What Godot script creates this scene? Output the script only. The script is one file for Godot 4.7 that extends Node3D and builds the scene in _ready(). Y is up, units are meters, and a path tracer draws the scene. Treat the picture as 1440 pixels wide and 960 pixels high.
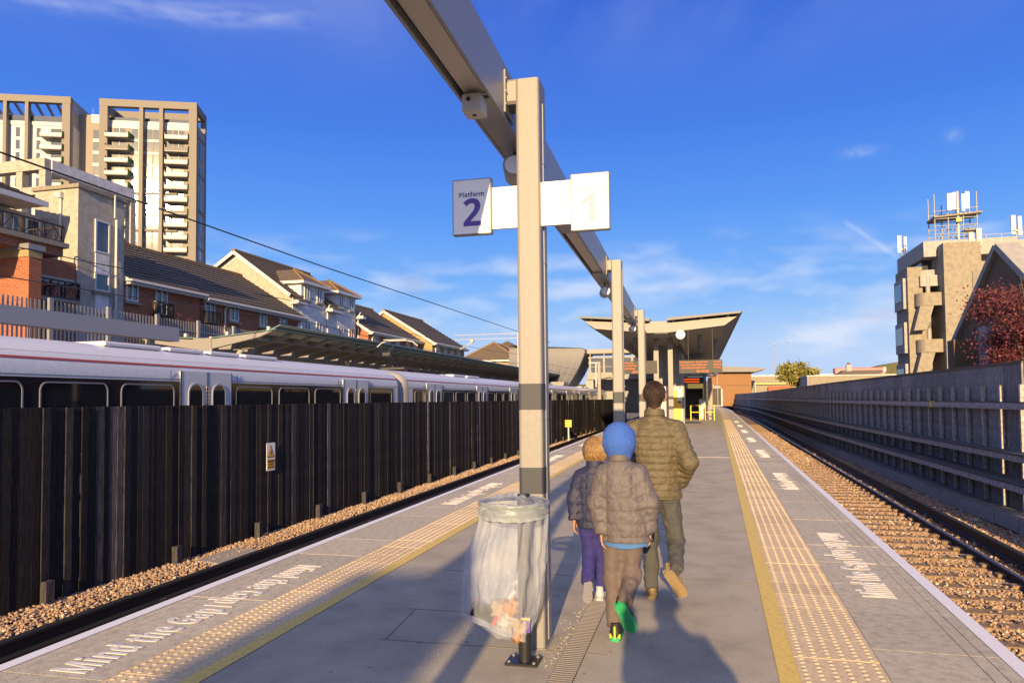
extends Node3D
# A suburban station platform in low evening sun: camera, sky and sun first, then the setting, the buildings, and the things on the platform.

# ------------------------------------------------------------------ mesh building
class MB:
	var v := PackedVector3Array()
	var n := PackedVector3Array()
	var uv := PackedVector2Array()
	var ix := PackedInt32Array()

	func quad(a: Vector3, b: Vector3, c: Vector3, d: Vector3) -> void:  # counterclockwise from outside
		var k := v.size()
		var nn := (c - a).cross(d - b).normalized()
		for q in [a, b, c, d]:
			v.append(q)
			n.append(nn)
		uv.append_array([Vector2(0, 1), Vector2(1, 1), Vector2(1, 0), Vector2(0, 0)])
		ix.append_array([k, k + 2, k + 1, k, k + 3, k + 2])

	func tri(a: Vector3, b: Vector3, c: Vector3) -> void:
		var k := v.size()
		var nn := (b - a).cross(c - a).normalized()
		for q in [a, b, c]:
			v.append(q)
			n.append(nn)
			uv.append(Vector2(q.x, q.y))
		ix.append_array([k, k + 2, k + 1])

	func box(c: Vector3, s: Vector3, b := Basis()) -> void:
		var x := b.x * s.x * 0.5
		var y := b.y * s.y * 0.5
		var z := b.z * s.z * 0.5
		quad(c - x - y + z, c + x - y + z, c + x + y + z, c - x + y + z)
		quad(c + x - y - z, c - x - y - z, c - x + y - z, c + x + y - z)
		quad(c + x - y + z, c + x - y - z, c + x + y - z, c + x + y + z)
		quad(c - x - y - z, c - x - y + z, c - x + y + z, c - x + y - z)
		quad(c - x + y + z, c + x + y + z, c + x + y - z, c - x + y - z)
		quad(c - x - y - z, c + x - y - z, c + x - y + z, c - x - y + z)

	func cbox(c: Vector3, s: Vector3, r: float, b := Basis()) -> void:  # box with chamfered edges
		var h := s * 0.5
		r = minf(r, minf(h.x, minf(h.y, h.z)) * 0.9)
		var p := func(x: float, y: float, z: float) -> Vector3: return c + b * Vector3(x, y, z)
		for a in 3:
			var a1 := (a + 1) % 3
			var a2 := (a + 2) % 3
			for sg in [-1.0, 1.0]:
				var q := []
				for e in [[-1, -1], [1, -1], [1, 1], [-1, 1]]:
					var w := Vector3()
					w[a] = h[a] * sg
					w[a1] = (h[a1] - r) * e[0]
					w[a2] = (h[a2] - r) * e[1]
					q.append(p.call(w.x, w.y, w.z))
				if sg > 0:
					quad(q[0], q[1], q[2], q[3])
				else:
					quad(q[3], q[2], q[1], q[0])
			for s1 in [-1.0, 1.0]:
				for s2 in [-1.0, 1.0]:
					var q := []
					for e in [[0, -1], [0, 1], [1, 1], [1, -1]]:
						var w := Vector3()
						w[a] = (h[a] - r) * e[1]
						w[a1] = (h[a1] - (0.0 if e[0] == 0 else r)) * s1
						w[a2] = (h[a2] - (r if e[0] == 0 else 0.0)) * s2
						q.append(p.call(w.x, w.y, w.z))
					if s1 * s2 > 0:
						quad(q[0], q[3], q[2], q[1])
					else:
						quad(q[0], q[1], q[2], q[3])
		for sx in [-1.0, 1.0]:
			for sy in [-1.0, 1.0]:
				for sz in [-1.0, 1.0]:
					var q1: Vector3 = p.call(h.x * sx, (h.y - r) * sy, (h.z - r) * sz)
					var q2: Vector3 = p.call((h.x - r) * sx, h.y * sy, (h.z - r) * sz)
					var q3: Vector3 = p.call((h.x - r) * sx, (h.y - r) * sy, h.z * sz)
					if sx * sy * sz > 0:
						tri(q1, q2, q3)
					else:
						tri(q1, q3, q2)

	func prism(poly: PackedVector2Array, z0: float, z1: float, xf := Transform3D()) -> void:  # outline in x,y (counterclockwise), drawn out along z
		var m := poly.size()
		if Geometry2D.is_polygon_clockwise(poly):
			poly = poly.duplicate()
			poly.reverse()
		for i in m:
			var a := poly[i]
			var b := poly[(i + 1) % m]
			quad(xf * Vector3(a.x, a.y, z1), xf * Vector3(a.x, a.y, z0), xf * Vector3(b.x, b.y, z0), xf * Vector3(b.x, b.y, z1))
		var t := Geometry2D.triangulate_polygon(poly)
		for i in range(0, t.size(), 3):
			var a := poly[t[i]]
			var b := poly[t[i + 1]]
			var c := poly[t[i + 2]]
			if (b - a).cross(c - a) < 0:
				var w := b
				b = c
				c = w
			tri(xf * Vector3(a.x, a.y, z1), xf * Vector3(b.x, b.y, z1), xf * Vector3(c.x, c.y, z1))
			tri(xf * Vector3(a.x, a.y, z0), xf * Vector3(c.x, c.y, z0), xf * Vector3(b.x, b.y, z0))

	func ring(outer: PackedVector2Array, inner: PackedVector2Array, z0: float, z1: float, xf := Transform3D()) -> void:  # a frame between two outlines of as many points
		var m := outer.size()
		for i in m:
			var j := (i + 1) % m
			var a := xf * Vector3(outer[i].x, outer[i].y, z1)
			var b := xf * Vector3(outer[j].x, outer[j].y, z1)
			var c := xf * Vector3(inner[j].x, inner[j].y, z1)
			var d := xf * Vector3(inner[i].x, inner[i].y, z1)
			quad(a, b, c, d)
			quad(xf * Vector3(outer[i].x, outer[i].y, z0), xf * Vector3(outer[j].x, outer[j].y, z0), b, a)
			quad(xf * Vector3(inner[j].x, inner[j].y, z0), xf * Vector3(inner[i].x, inner[i].y, z0), d, c)

	func tube(pts: Array, rad, sides := 8, caps := true) -> void:
		var k := v.size()
		var m := pts.size()
		var up := Vector3.UP
		for i in m:
			var t: Vector3 = (pts[mini(i + 1, m - 1)] - pts[maxi(i - 1, 0)]).normalized()
			if absf(t.dot(up)) > 0.95:
				up = Vector3.RIGHT if absf(t.x) < 0.9 else Vector3.FORWARD
			var sx := up.cross(t).normalized()
			var sy := t.cross(sx)
			up = sy
			var r: float = rad if rad is float else rad[i]
			for j in sides:
				var a := TAU * j / sides
				var d := sx * cos(a) + sy * sin(a)
				v.append(pts[i] + d * r)
				n.append(d)
				uv.append(Vector2(float(j) / sides, float(i)))
		for i in m - 1:
			for j in sides:
				var a := k + i * sides + j
				var b := k + i * sides + (j + 1) % sides
				ix.append_array([a, a + sides, b, b, a + sides, b + sides])
		if caps:
			for e in [0, m - 1]:
				var o := v.size()
				var t: Vector3 = (pts[0] - pts[1]).normalized() if e == 0 else (pts[m - 1] - pts[m - 2]).normalized()
				for j in sides:
					v.append(v[k + e * sides + j])
					n.append(t)
					uv.append(Vector2())
				for j in range(1, sides - 1):
					if e == 0:
						ix.append_array([o, o + j, o + j + 1])
					else:
						ix.append_array([o, o + j + 1, o + j])

	func ball(c: Vector3, r: Vector3, seg := 12, rows := 8) -> void:
		grid(rows, seg, func(i: int, j: int) -> Vector3:
			var a := PI * i / rows
			var b := TAU * j / seg
			return c + Vector3(sin(a) * cos(b) * r.x, cos(a) * r.y, sin(a) * sin(b) * r.z))

	func grid(rows: int, cols: int, f: Callable, closed := false) -> void:  # smooth sheet of (rows+1) x (cols+1) points
		var k := v.size()
		for i in rows + 1:
			for j in cols + 1:
				v.append(f.call(i, j))
				n.append(Vector3.ZERO)
				uv.append(Vector2(float(j) / cols, float(i) / rows))
		for i in rows:
			for j in cols:
				var a := k + i * (cols + 1) + j
				var b := a + 1
				var c := a + cols + 1
				var d := c + 1
				for t in [[a, b, c], [b, d, c]]:
					var nn := (v[t[1]] - v[t[0]]).cross(v[t[2]] - v[t[0]])
					for q in t:
						n[q] += nn
					ix.append_array([t[0], t[2], t[1]])
		if closed:
			for i in rows + 1:
				var a := k + i * (cols + 1)
				var s := n[a] + n[a + cols]
				n[a] = s
				n[a + cols] = s
		for i in range(k, v.size()):
			n[i] = n[i].normalized() if n[i].length_squared() > 1e-20 else Vector3.UP

	func sweep(prof: PackedVector2Array, pts: Array, flip := 1.0) -> void:  # flat-sided bar: profile (across, up) along a path on the level
		var m := prof.size()
		var rows := []
		for i in pts.size():
			var t: Vector3 = pts[mini(i + 1, pts.size() - 1)] - pts[maxi(i - 1, 0)]
			t.y = 0
			t = t.normalized()
			var side := t.cross(Vector3.UP) * flip
			var r := []
			for q in prof:
				r.append(pts[i] + side * q.x + Vector3.UP * q.y)
			rows.append(r)
		for i in pts.size() - 1:
			for j in m:
				var a: Vector3 = rows[i][j]
				var b: Vector3 = rows[i][(j + 1) % m]
				var c: Vector3 = rows[i + 1][(j + 1) % m]
				var d: Vector3 = rows[i + 1][j]
				quad(a, b, c, d)

	func done() -> ArrayMesh:
		var a := []
		a.resize(Mesh.ARRAY_MAX)
		a[Mesh.ARRAY_VERTEX] = v
		a[Mesh.ARRAY_NORMAL] = n
		a[Mesh.ARRAY_TEX_UV] = uv
		a[Mesh.ARRAY_INDEX] = ix
		var m := ArrayMesh.new()
		m.add_surface_from_arrays(Mesh.PRIMITIVE_TRIANGLES, a)
		return m


# ------------------------------------------------------------------ smooth bodies: joined tapered bones, meshed as surface nets
class Field:
	var caps := []          # [a, b, ra, rb]
	var ell := []           # rows [y, cx, cz, rx, rz], rising
	var k := 0.03
	var pitch := 0.0        # quilting: seams this far apart
	var pitch_v := 0.0
	var amp := 0.0
	var noise: FastNoiseLite
	var namp := 0.0
	var nscale := Vector3.ONE
	var cuts := []          # [point, normal, reach]
	func f(p: Vector3) -> float:
		var d := 1e9
		var s := p.y
		var best := 1e9
		if ell.size() > 1:
			var lo: float = ell[0][0]
			var hi: float = ell[-1][0]
			var y := clampf(p.y, lo, hi)
			var i := 0
			while i < ell.size() - 2 and ell[i + 1][0] < y:
				i += 1
			var ra: Array = ell[i]
			var rb: Array = ell[i + 1]
			var t: float = (y - ra[0]) / (rb[0] - ra[0])
			t = t * t * (3.0 - 2.0 * t) * 0.5 + t * 0.5
			var rx := lerpf(ra[3], rb[3], t)
			var rz := lerpf(ra[4], rb[4], t)
			var ex := (p.x - lerpf(ra[1], rb[1], t)) / rx
			var ez := (p.z - lerpf(ra[2], rb[2], t)) / rz
			var q := (sqrt(ex * ex + ez * ez) - 1.0) * minf(rx, rz)
			var dy := p.y - y
			if dy != 0.0:
				q = sqrt(maxf(q, 0.0) ** 2 + dy * dy) if q > 0.0 else absf(dy)
			d = q
			best = q
		for c in caps:
			var a: Vector3 = c[0]
			var ba: Vector3 = c[1] - a
			var pa := p - a
			var l2 := ba.length_squared()
			var t := clampf(pa.dot(ba) / maxf(l2, 1e-9), 0.0, 1.0)
			var q: float = (pa - ba * t).length() - lerpf(c[2], c[3], t)
			if c.size() > 5:  # sleeve or leg cut square at its end
				q = maxf(q, (pa - ba).dot(ba) / sqrt(l2) - c[5])
			if q < best:
				best = q
				s = t * sqrt(l2) + c[4] if c.size() > 4 else p.y
			if d > 1e8:
				d = q
			else:
				var h := maxf(k - absf(d - q), 0.0) / k
				d = minf(d, q) - h * h * k * 0.25
		if d < 0.06 and d > -0.06:
			if amp > 0.0:
				var w := s / pitch
				var e := absf(w - roundf(w)) * 2.0
				var b := sqrt(1.0 - (1.0 - e) * (1.0 - e))
				if pitch_v > 0.0:
					var wv := p.x / pitch_v
					var ev := absf(wv - roundf(wv)) * 2.0
					b = minf(b, 0.35 + 0.65 * sqrt(1.0 - (1.0 - ev) * (1.0 - ev)))
				d -= amp * b
			if namp > 0.0:
				d -= namp * noise.get_noise_3dv(p * nscale)
		for c in cuts:
			var w: Vector3 = p - c[0]
			if w.length_squared() < c[2] * c[2]:
				d = maxf(d, w.dot(c[1]))
		return d


func net(mb: MB, f: Field, lo: Vector3, hi: Vector3, cell: float, xf := Transform3D()) -> void:
	const B := 4
	var nb := Vector3i(((hi - lo) / (cell * B)).ceil())
	var nx := nb.x * B + 1
	var ny := nb.y * B + 1
	var nz := nb.z * B + 1
	var val := PackedFloat32Array()
	val.resize(nx * ny * nz)
	val.fill(1e9)
	var act := []
	var half := cell * B * 0.5
	for bz in nb.z:
		for by in nb.y:
			for bx in nb.x:
				var c := lo + Vector3(bx + 0.5, by + 0.5, bz + 0.5) * cell * B
				if absf(f.f(c)) < half * 1.75 + 0.03:
					act.append(Vector3i(bx, by, bz) * B)
	for b in act:
		for z in range(b.z, b.z + B + 1):
			for y in range(b.y, b.y + B + 1):
				var r: int = (z * ny + y) * nx
				for x in range(b.x, b.x + B + 1):
					if val[r + x] > 1e8:
						val[r + x] = f.f(lo + Vector3(x, y, z) * cell)
	var at := {}
	var k0 := mb.v.size()
	var offs := PackedInt32Array()
	for z in 2:
		for y in 2:
			for x in 2:
				offs.append((z * ny + y) * nx + x)
	const ED := [[0, 1], [2, 3], [4, 5], [6, 7], [0, 2], [1, 3], [4, 6], [5, 7], [0, 4], [1, 5], [2, 6], [3, 7]]
	for b in act:
		for z in range(b.z, b.z + B):
			for y in range(b.y, b.y + B):
				for x in range(b.x, b.x + B):
					var i: int = (z * ny + y) * nx + x
					var m := 0
					for q in 8:
						if val[i + offs[q]] < 0.0:
							m |= 1 << q
					if m == 0 or m == 255:
						continue
					var s := Vector3.ZERO
					var cnt := 0
					for e in ED:
						var va := val[i + offs[e[0]]]
						var vb := val[i + offs[e[1]]]
						if (va < 0.0) != (vb < 0.0):
							var t := va / (va - vb)
							var pa := Vector3(e[0] & 1, (e[0] >> 1) & 1, e[0] >> 2)
							var pb := Vector3(e[1] & 1, (e[1] >> 1) & 1, e[1] >> 2)
							s += pa.lerp(pb, t)
							cnt += 1
					at[i] = mb.v.size()
					mb.v.append(xf * (lo + (Vector3(x, y, z) + s / cnt) * cell))
					mb.n.append(Vector3.ZERO)
					mb.uv.append(Vector2.ZERO)
	var st := [1, nx, nx * ny]
	for i in at:
		for a in 3:
			var u: int = st[(a + 1) % 3]
			var w: int = st[(a + 2) % 3]
			var va := val[i]
			var vb: float = val[i + st[a]]
			if (va < 0.0) == (vb < 0.0):
				continue
			if not (at.has(i - u) and at.has(i - w) and at.has(i - u - w)):
				continue
			var q := [at[i - u - w], at[i - w], at[i], at[i - u]]
			if va >= 0.0:
				q = [q[3], q[2], q[1], q[0]]
			for t in [[q[0], q[1], q[2]], [q[0], q[2], q[3]]]:
				var nn := (mb.v[t[1]] - mb.v[t[0]]).cross(mb.v[t[2]] - mb.v[t[0]])
				for j in t:
					mb.n[j] += nn
				mb.ix.append_array([t[0], t[2], t[1]])
	for i in range(k0, mb.v.size()):
		mb.n[i] = mb.n[i].normalized()


# ------------------------------------------------------------------ nodes, materials
var M := {}
var used := {}
var rng := RandomNumberGenerator.new()
var BOX := BoxMesh.new()


func numbered(nm: String) -> String:
	var k: int = used.get(nm, 0)
	used[nm] = k + 1
	return nm if k == 0 else "%s_%03d" % [nm, k]


func tag(o: Node, label := "", category := "", group := "", kind := "") -> void:
	if label: o.set_meta("label", label)
	if category: o.set_meta("category", category)
	if group: o.set_meta("group", group)
	if kind: o.set_meta("kind", kind)


func thing(nm: String, label: String, category: String, group := "", at := Vector3.ZERO, yaw := 0.0) -> Node3D:
	var o := Node3D.new()
	o.name = numbered(nm)
	add_child(o)
	o.position = at
	o.rotation.y = yaw
	tag(o, label, category, group)
	return o


func setting(nm: String) -> Node3D:
	var o := Node3D.new()
	o.name = nm
	add_child(o)
	o.set_meta("kind", "structure")
	return o


func part(parent: Node, nm: String, m: Mesh, mt: Material, xf := Transform3D(), kind := "") -> MeshInstance3D:
	var o := MeshInstance3D.new()
	o.name = numbered(nm) if parent == self else nm
	o.mesh = m
	o.material_override = mt
	o.transform = xf
	parent.add_child(o, true)
	if kind: o.set_meta("kind", kind)
	return o


func bx(parent: Node, nm: String, c: Vector3, s: Vector3, mt: Material, b := Basis()) -> MeshInstance3D:
	return part(parent, nm, BOX, mt, Transform3D(b.scaled_local(s), c))


func bar(parent: Node, nm: String, a: Vector3, b: Vector3, r: float, mt: Material, sides := 6) -> MeshInstance3D:
	var mb := MB.new()
	mb.tube([a, b], r, sides)
	return part(parent, nm, mb.done(), mt)


func lin(r: float, g: float, b: float, a := 1.0) -> Color:
	var c := Color(r, g, b).linear_to_srgb()
	c.a = a
	return c


func mk(nm: String, c: Color, rough := 0.8, metal := 0.0) -> StandardMaterial3D:
	var m := StandardMaterial3D.new()
	m.resource_name = nm
	m.albedo_color = c
	m.roughness = rough
	m.metallic = metal
	M[nm] = m
	return m


func noise_of(seed_: int, freq: float, oct := 4, gain := 0.5) -> FastNoiseLite:
	var nz := FastNoiseLite.new()
	nz.seed = seed_
	nz.frequency = freq
	nz.fractal_octaves = oct
	nz.fractal_gain = gain
	return nz


func ntex(seed_: int, freq: float, stops: Array, oct := 5, gain := 0.55, size := 512, normal := false) -> NoiseTexture2D:
	var t := NoiseTexture2D.new()
	t.width = size
	t.height = size
	t.seamless = true
	t.noise = noise_of(seed_, freq, oct, gain)
	if normal:
		t.as_normal_map = true
		t.bump_strength = 6.0
	else:
		var g := Gradient.new()
		g.offsets = PackedFloat32Array(stops.map(func(q): return q[0]))
		g.colors = PackedColorArray(stops.map(func(q): return q[1]))
		t.color_ramp = g
	return t


func gray(x: float) -> Color:
	return Color(x, x, x)


func skin_tex(m: StandardMaterial3D, t: Texture2D, scale: Vector3, world := true) -> StandardMaterial3D:
	m.albedo_texture = t
	m.uv1_triplanar = true
	m.uv1_world_triplanar = world
	m.uv1_scale = scale
	return m


func rrect(w: float, h: float, r: float, seg := 3) -> PackedVector2Array:
	var p := PackedVector2Array()
	for q in [[1, 1, 0.0], [-1, 1, 90.0], [-1, -1, 180.0], [1, -1, 270.0]]:
		for i in seg + 1:
			var a := deg_to_rad(q[2] + 90.0 * i / seg)
			p.append(Vector2(q[0] * (w / 2 - r) + cos(a) * r, q[1] * (h / 2 - r) + sin(a) * r))
	return p


func text_mesh(s: String, size: float, depth := 0.004, serif := false, bold := 0.0) -> TextMesh:
	var t := TextMesh.new()
	t.text = s
	var fnt := SystemFont.new()
	fnt.font_names = PackedStringArray(["Droid Serif" if serif else "Droid Sans"])
	fnt.font_weight = 700
	var fv := FontVariation.new()
	fv.base_font = fnt
	fv.variation_embolden = bold
	t.font = fv
	t.font_size = 64
	t.pixel_size = size / 46.0
	t.depth = depth
	return t


# The two platform edges drift apart and bend left far away; d is metres ahead of the camera.
func bend(d: float) -> float:
	return 0.00075 * maxf(0.0, d - 95.0) ** 2


func RX(d: float) -> float:
	return 1.80 + 0.0205 * d - bend(d)


func LX(d: float) -> float:
	return -4.32 - 0.013 * d - bend(d)


func RP(o: float, y: float, d: float) -> Vector3:  # o metres from the right edge, towards the right track
	return Vector3(RX(d) + o, y, -d)


func LP(o: float, y: float, d: float) -> Vector3:  # o metres from the left edge, towards the left track
	return Vector3(LX(d) - o, y, -d)


func WX(d: float) -> float:  # the wall beyond the right track
	return 6.35 + 0.022 * maxf(0.0, d - 40.0) - bend(d)


func along(f: Callable, o: float, y: float, d0: float, d1: float, step := 3.0) -> Array:
	var r := []
	var k := ceili((d1 - d0) / step)
	for i in k + 1:
		r.append(f.call(o, y, lerpf(d0, d1, float(i) / k)))
	return r


func strip(f: Callable, o0: float, o1: float, y0: float, y1: float, d0: float, d1: float, step := 2.0) -> ArrayMesh:
	var mb := MB.new()
	var a := along(f, o0, y0, d0, d1, step)
	var b := along(f, o1, y1, d0, d1, step)
	var left: bool = a[0].x < b[0].x
	for i in a.size() - 1:
		if left:
			mb.quad(a[i], b[i], b[i + 1], a[i + 1])
		else:
			mb.quad(b[i], a[i], a[i + 1], b[i + 1])
	return mb.done()


# ------------------------------------------------------------------ the scene
func _ready() -> void:
	rng.seed = 11
	var cam := Camera3D.new()
	cam.name = "camera"
	cam.projection = Camera3D.PROJECTION_FRUSTUM
	cam.near = 0.05
	cam.far = 2000.0
	cam.size = 0.05 * 960.0 / 1040.0
	cam.frustum_offset = Vector2(0, 0.05 * 40.0 / 1040.0)
	cam.position = Vector3(0, 1.66, 0)
	cam.rotation = Vector3(atan(0.0404), atan(265.0 / 1040.0), -0.0099)
	add_child(cam)
	cam.current = true

	var env := Environment.new()
	env.background_mode = Environment.BG_SKY
	var sky := Sky.new()
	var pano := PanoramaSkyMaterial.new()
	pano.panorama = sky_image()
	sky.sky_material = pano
	env.sky = sky
	env.tonemap_mode = Environment.TONE_MAPPER_LINEAR
	env.tonemap_exposure = 2.45
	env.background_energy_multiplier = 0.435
	env.sdfgi_enabled = true
	env.ssao_enabled = true
	env.ssil_enabled = true
	var we := WorldEnvironment.new()
	we.name = "environment"
	we.environment = env
	add_child(we)

	var sun := DirectionalLight3D.new()
	sun.name = "sun"
	sun.light_energy = 1.28
	sun.light_color = Color(1.0, 0.85, 0.62)
	sun.light_angular_distance = 0.5
	sun.shadow_enabled = true
	var az := deg_to_rad(-4.8)
	var el := deg_to_rad(13.9)
	add_child(sun)
	sun.look_at_from_position(Vector3.ZERO, Vector3(sin(az) * cos(el), -sin(el), -cos(az) * cos(el)), Vector3.UP)

	materials()
	platform()
	tracks()
	ballast()
	timber_fence()
	right_wall()
	far_ground()
	carriages()
	far_platform()
	left_buildings()
	tower_block()
	station_canopy()
	footbridge()
	right_buildings()
	background()
	lamp_beam()
	litter_bin()
	shadow_slats_behind()
	people()


func sky_color(el: float) -> Color:  # linear colour of clear air at an elevation in degrees
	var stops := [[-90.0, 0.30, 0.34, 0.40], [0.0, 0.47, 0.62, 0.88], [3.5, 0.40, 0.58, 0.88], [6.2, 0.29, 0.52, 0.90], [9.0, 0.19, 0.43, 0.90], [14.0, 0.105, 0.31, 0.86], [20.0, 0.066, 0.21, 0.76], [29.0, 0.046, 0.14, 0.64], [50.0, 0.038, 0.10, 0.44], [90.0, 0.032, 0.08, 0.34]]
	for i in stops.size() - 1:
		if el <= stops[i + 1][0]:
			var a: Array = stops[i]
			var b: Array = stops[i + 1]
			var t: float = clampf((el - a[0]) / (b[0] - a[0]), 0.0, 1.0)
			if i == 0:
				t = 0.0 if el < -0.5 else 1.0
			return Color(lerpf(a[1], b[1], t), lerpf(a[2], b[2], t), lerpf(a[3], b[3], t))
	return Color(0.03, 0.08, 0.4)


func sky_image() -> ImageTexture:  # clear air, thin streaks of cloud, one vapour trail, plus added veil and glow
	const W := 2048
	const HH := 1024
	var im := Image.create_empty(W, HH, false, Image.FORMAT_RGBF)
	var na := noise_of(3, 1.0, 5, 0.55)
	var nb := noise_of(8, 1.0, 4, 0.5)
	var nc := noise_of(21, 1.0, 5, 0.6)
	var to_sun := Vector3(sin(deg_to_rad(-4.8)) * -cos(deg_to_rad(13.9)), sin(deg_to_rad(13.9)), cos(deg_to_rad(-4.8)) * cos(deg_to_rad(13.9)))
	for r in HH:
		var el := 90.0 - (r + 0.5) * 180.0 / HH
		var base := sky_color(el)
		im.fill_rect(Rect2i(0, r, W, 1), base)
		if el < -0.3:
			continue
		var band := smoothstep(0.5, 3.0, el) * (1.0 - smoothstep(9.0, 14.0, el))
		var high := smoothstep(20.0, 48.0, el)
		var ce := cos(deg_to_rad(el))
		var se := sin(deg_to_rad(el))
		for c in W:
			var a := (c + 0.5) * 360.0 / W
			if a > 180.0:
				a -= 360.0
			var sa := sin(deg_to_rad(a))
			var co := cos(deg_to_rad(a))
			var w := 0.0
			if band > 0.0:
				var q := na.get_noise_3d(co * 3.4, el * 0.21, sa * 3.4)
				var q2 := nb.get_noise_3d(co * 9.0, el * 0.62 + a * 0.012, sa * 9.0)
				w += band * clampf((q * 1.3 + q2 * 0.9 + 0.10), 0.0, 1.0) * 0.6
				w += smoothstep(8.0, 2.5, el) * 0.2
			if high > 0.0:  # bright cloud veil added overhead, mostly out of view, to raise ambient light
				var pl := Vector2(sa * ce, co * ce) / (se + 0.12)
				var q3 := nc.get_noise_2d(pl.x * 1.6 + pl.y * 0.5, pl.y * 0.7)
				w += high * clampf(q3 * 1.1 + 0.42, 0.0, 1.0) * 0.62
			if el < 20.0 and absf(a) < 30.0:
				# vapour trail
				var t := (a - 10.0) / 3.6
				if t > 0.0 and t < 1.0:
					var e0 := lerpf(12.45, 9.4, t)
					w += 0.5 * exp(-((el - e0) / (0.075 + 0.03 * t)) ** 2) * smoothstep(0.0, 0.15, t)
				# small puffs
				for p in [[11.35, 16.8, 1.1, 0.3, 0.28], [17.0, 16.9, 0.5, 0.4, 0.2], [9.0, 4.4, 3.2, 0.9, 0.35]]:
					w += p[4] * exp(-((a - p[0]) / p[2]) ** 2 - ((el - p[1]) / p[3]) ** 2) * (0.7 + nb.get_noise_2d(a * 2.2, el * 3.0))
			if a < -26.0 and a > -52.0 and el > 22.0 and el < 31.0:  # wisp at the upper left
				var e1 := 26.2 + (a + 38.0) * 0.10
				w += 0.30 * exp(-((el - e1) / 0.6) ** 2) * smoothstep(-27.0, -34.0, a) * clampf(0.55 + 1.1 * nb.get_noise_2d(a * 0.16, el * 2.2 - a * 0.2), 0.0, 1.1)
			w = clampf(w, 0.0, 0.8)
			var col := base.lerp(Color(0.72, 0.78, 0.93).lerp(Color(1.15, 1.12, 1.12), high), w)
			if el < 12.0 and absf(a) < 30.0:  # two small darker clouds
				var g := 0.5 * exp(-((a + 21.9 + (el - 8.9) * 0.5) / 0.95) ** 2 - ((el - 8.9) / 0.75) ** 2) * (0.75 + 1.2 * nb.get_noise_2d(a * 3.0, el * 3.0))
				g += 0.35 * exp(-((a - 12.4) / 1.5) ** 2 - ((el - 5.6) / 0.4) ** 2)
				col = col.lerp(Color(0.44, 0.47, 0.66), clampf(g, 0.0, 0.7))
			# hazy glow added round the out-of-view low sun, as warm fill light
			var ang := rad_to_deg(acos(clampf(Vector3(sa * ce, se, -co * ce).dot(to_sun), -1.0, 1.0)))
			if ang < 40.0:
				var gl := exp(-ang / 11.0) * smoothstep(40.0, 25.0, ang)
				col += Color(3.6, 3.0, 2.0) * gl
			im.set_pixel(c, r, col)
	return ImageTexture.create_from_image(im)


func brick_tex(seed_: int, a: Color, b: Color, mortar: Color) -> ImageTexture:  # courses far too small to tell apart at their distance
	var r := RandomNumberGenerator.new()
	r.seed = seed_
	var im := Image.create_empty(256, 256, false, Image.FORMAT_RGB8)
	im.fill(mortar)
	for y in 16:
		for x in 8:
			var o := (x * 32 + (16 if y % 2 else 0)) % 256
			var c := a.lerp(b, r.randf())
			im.fill_rect(Rect2i(o, y * 16, 30, 14), c)
			if o > 226:
				im.fill_rect(Rect2i(o - 256, y * 16, 30, 14), c)
	return ImageTexture.create_from_image(im)


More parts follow.
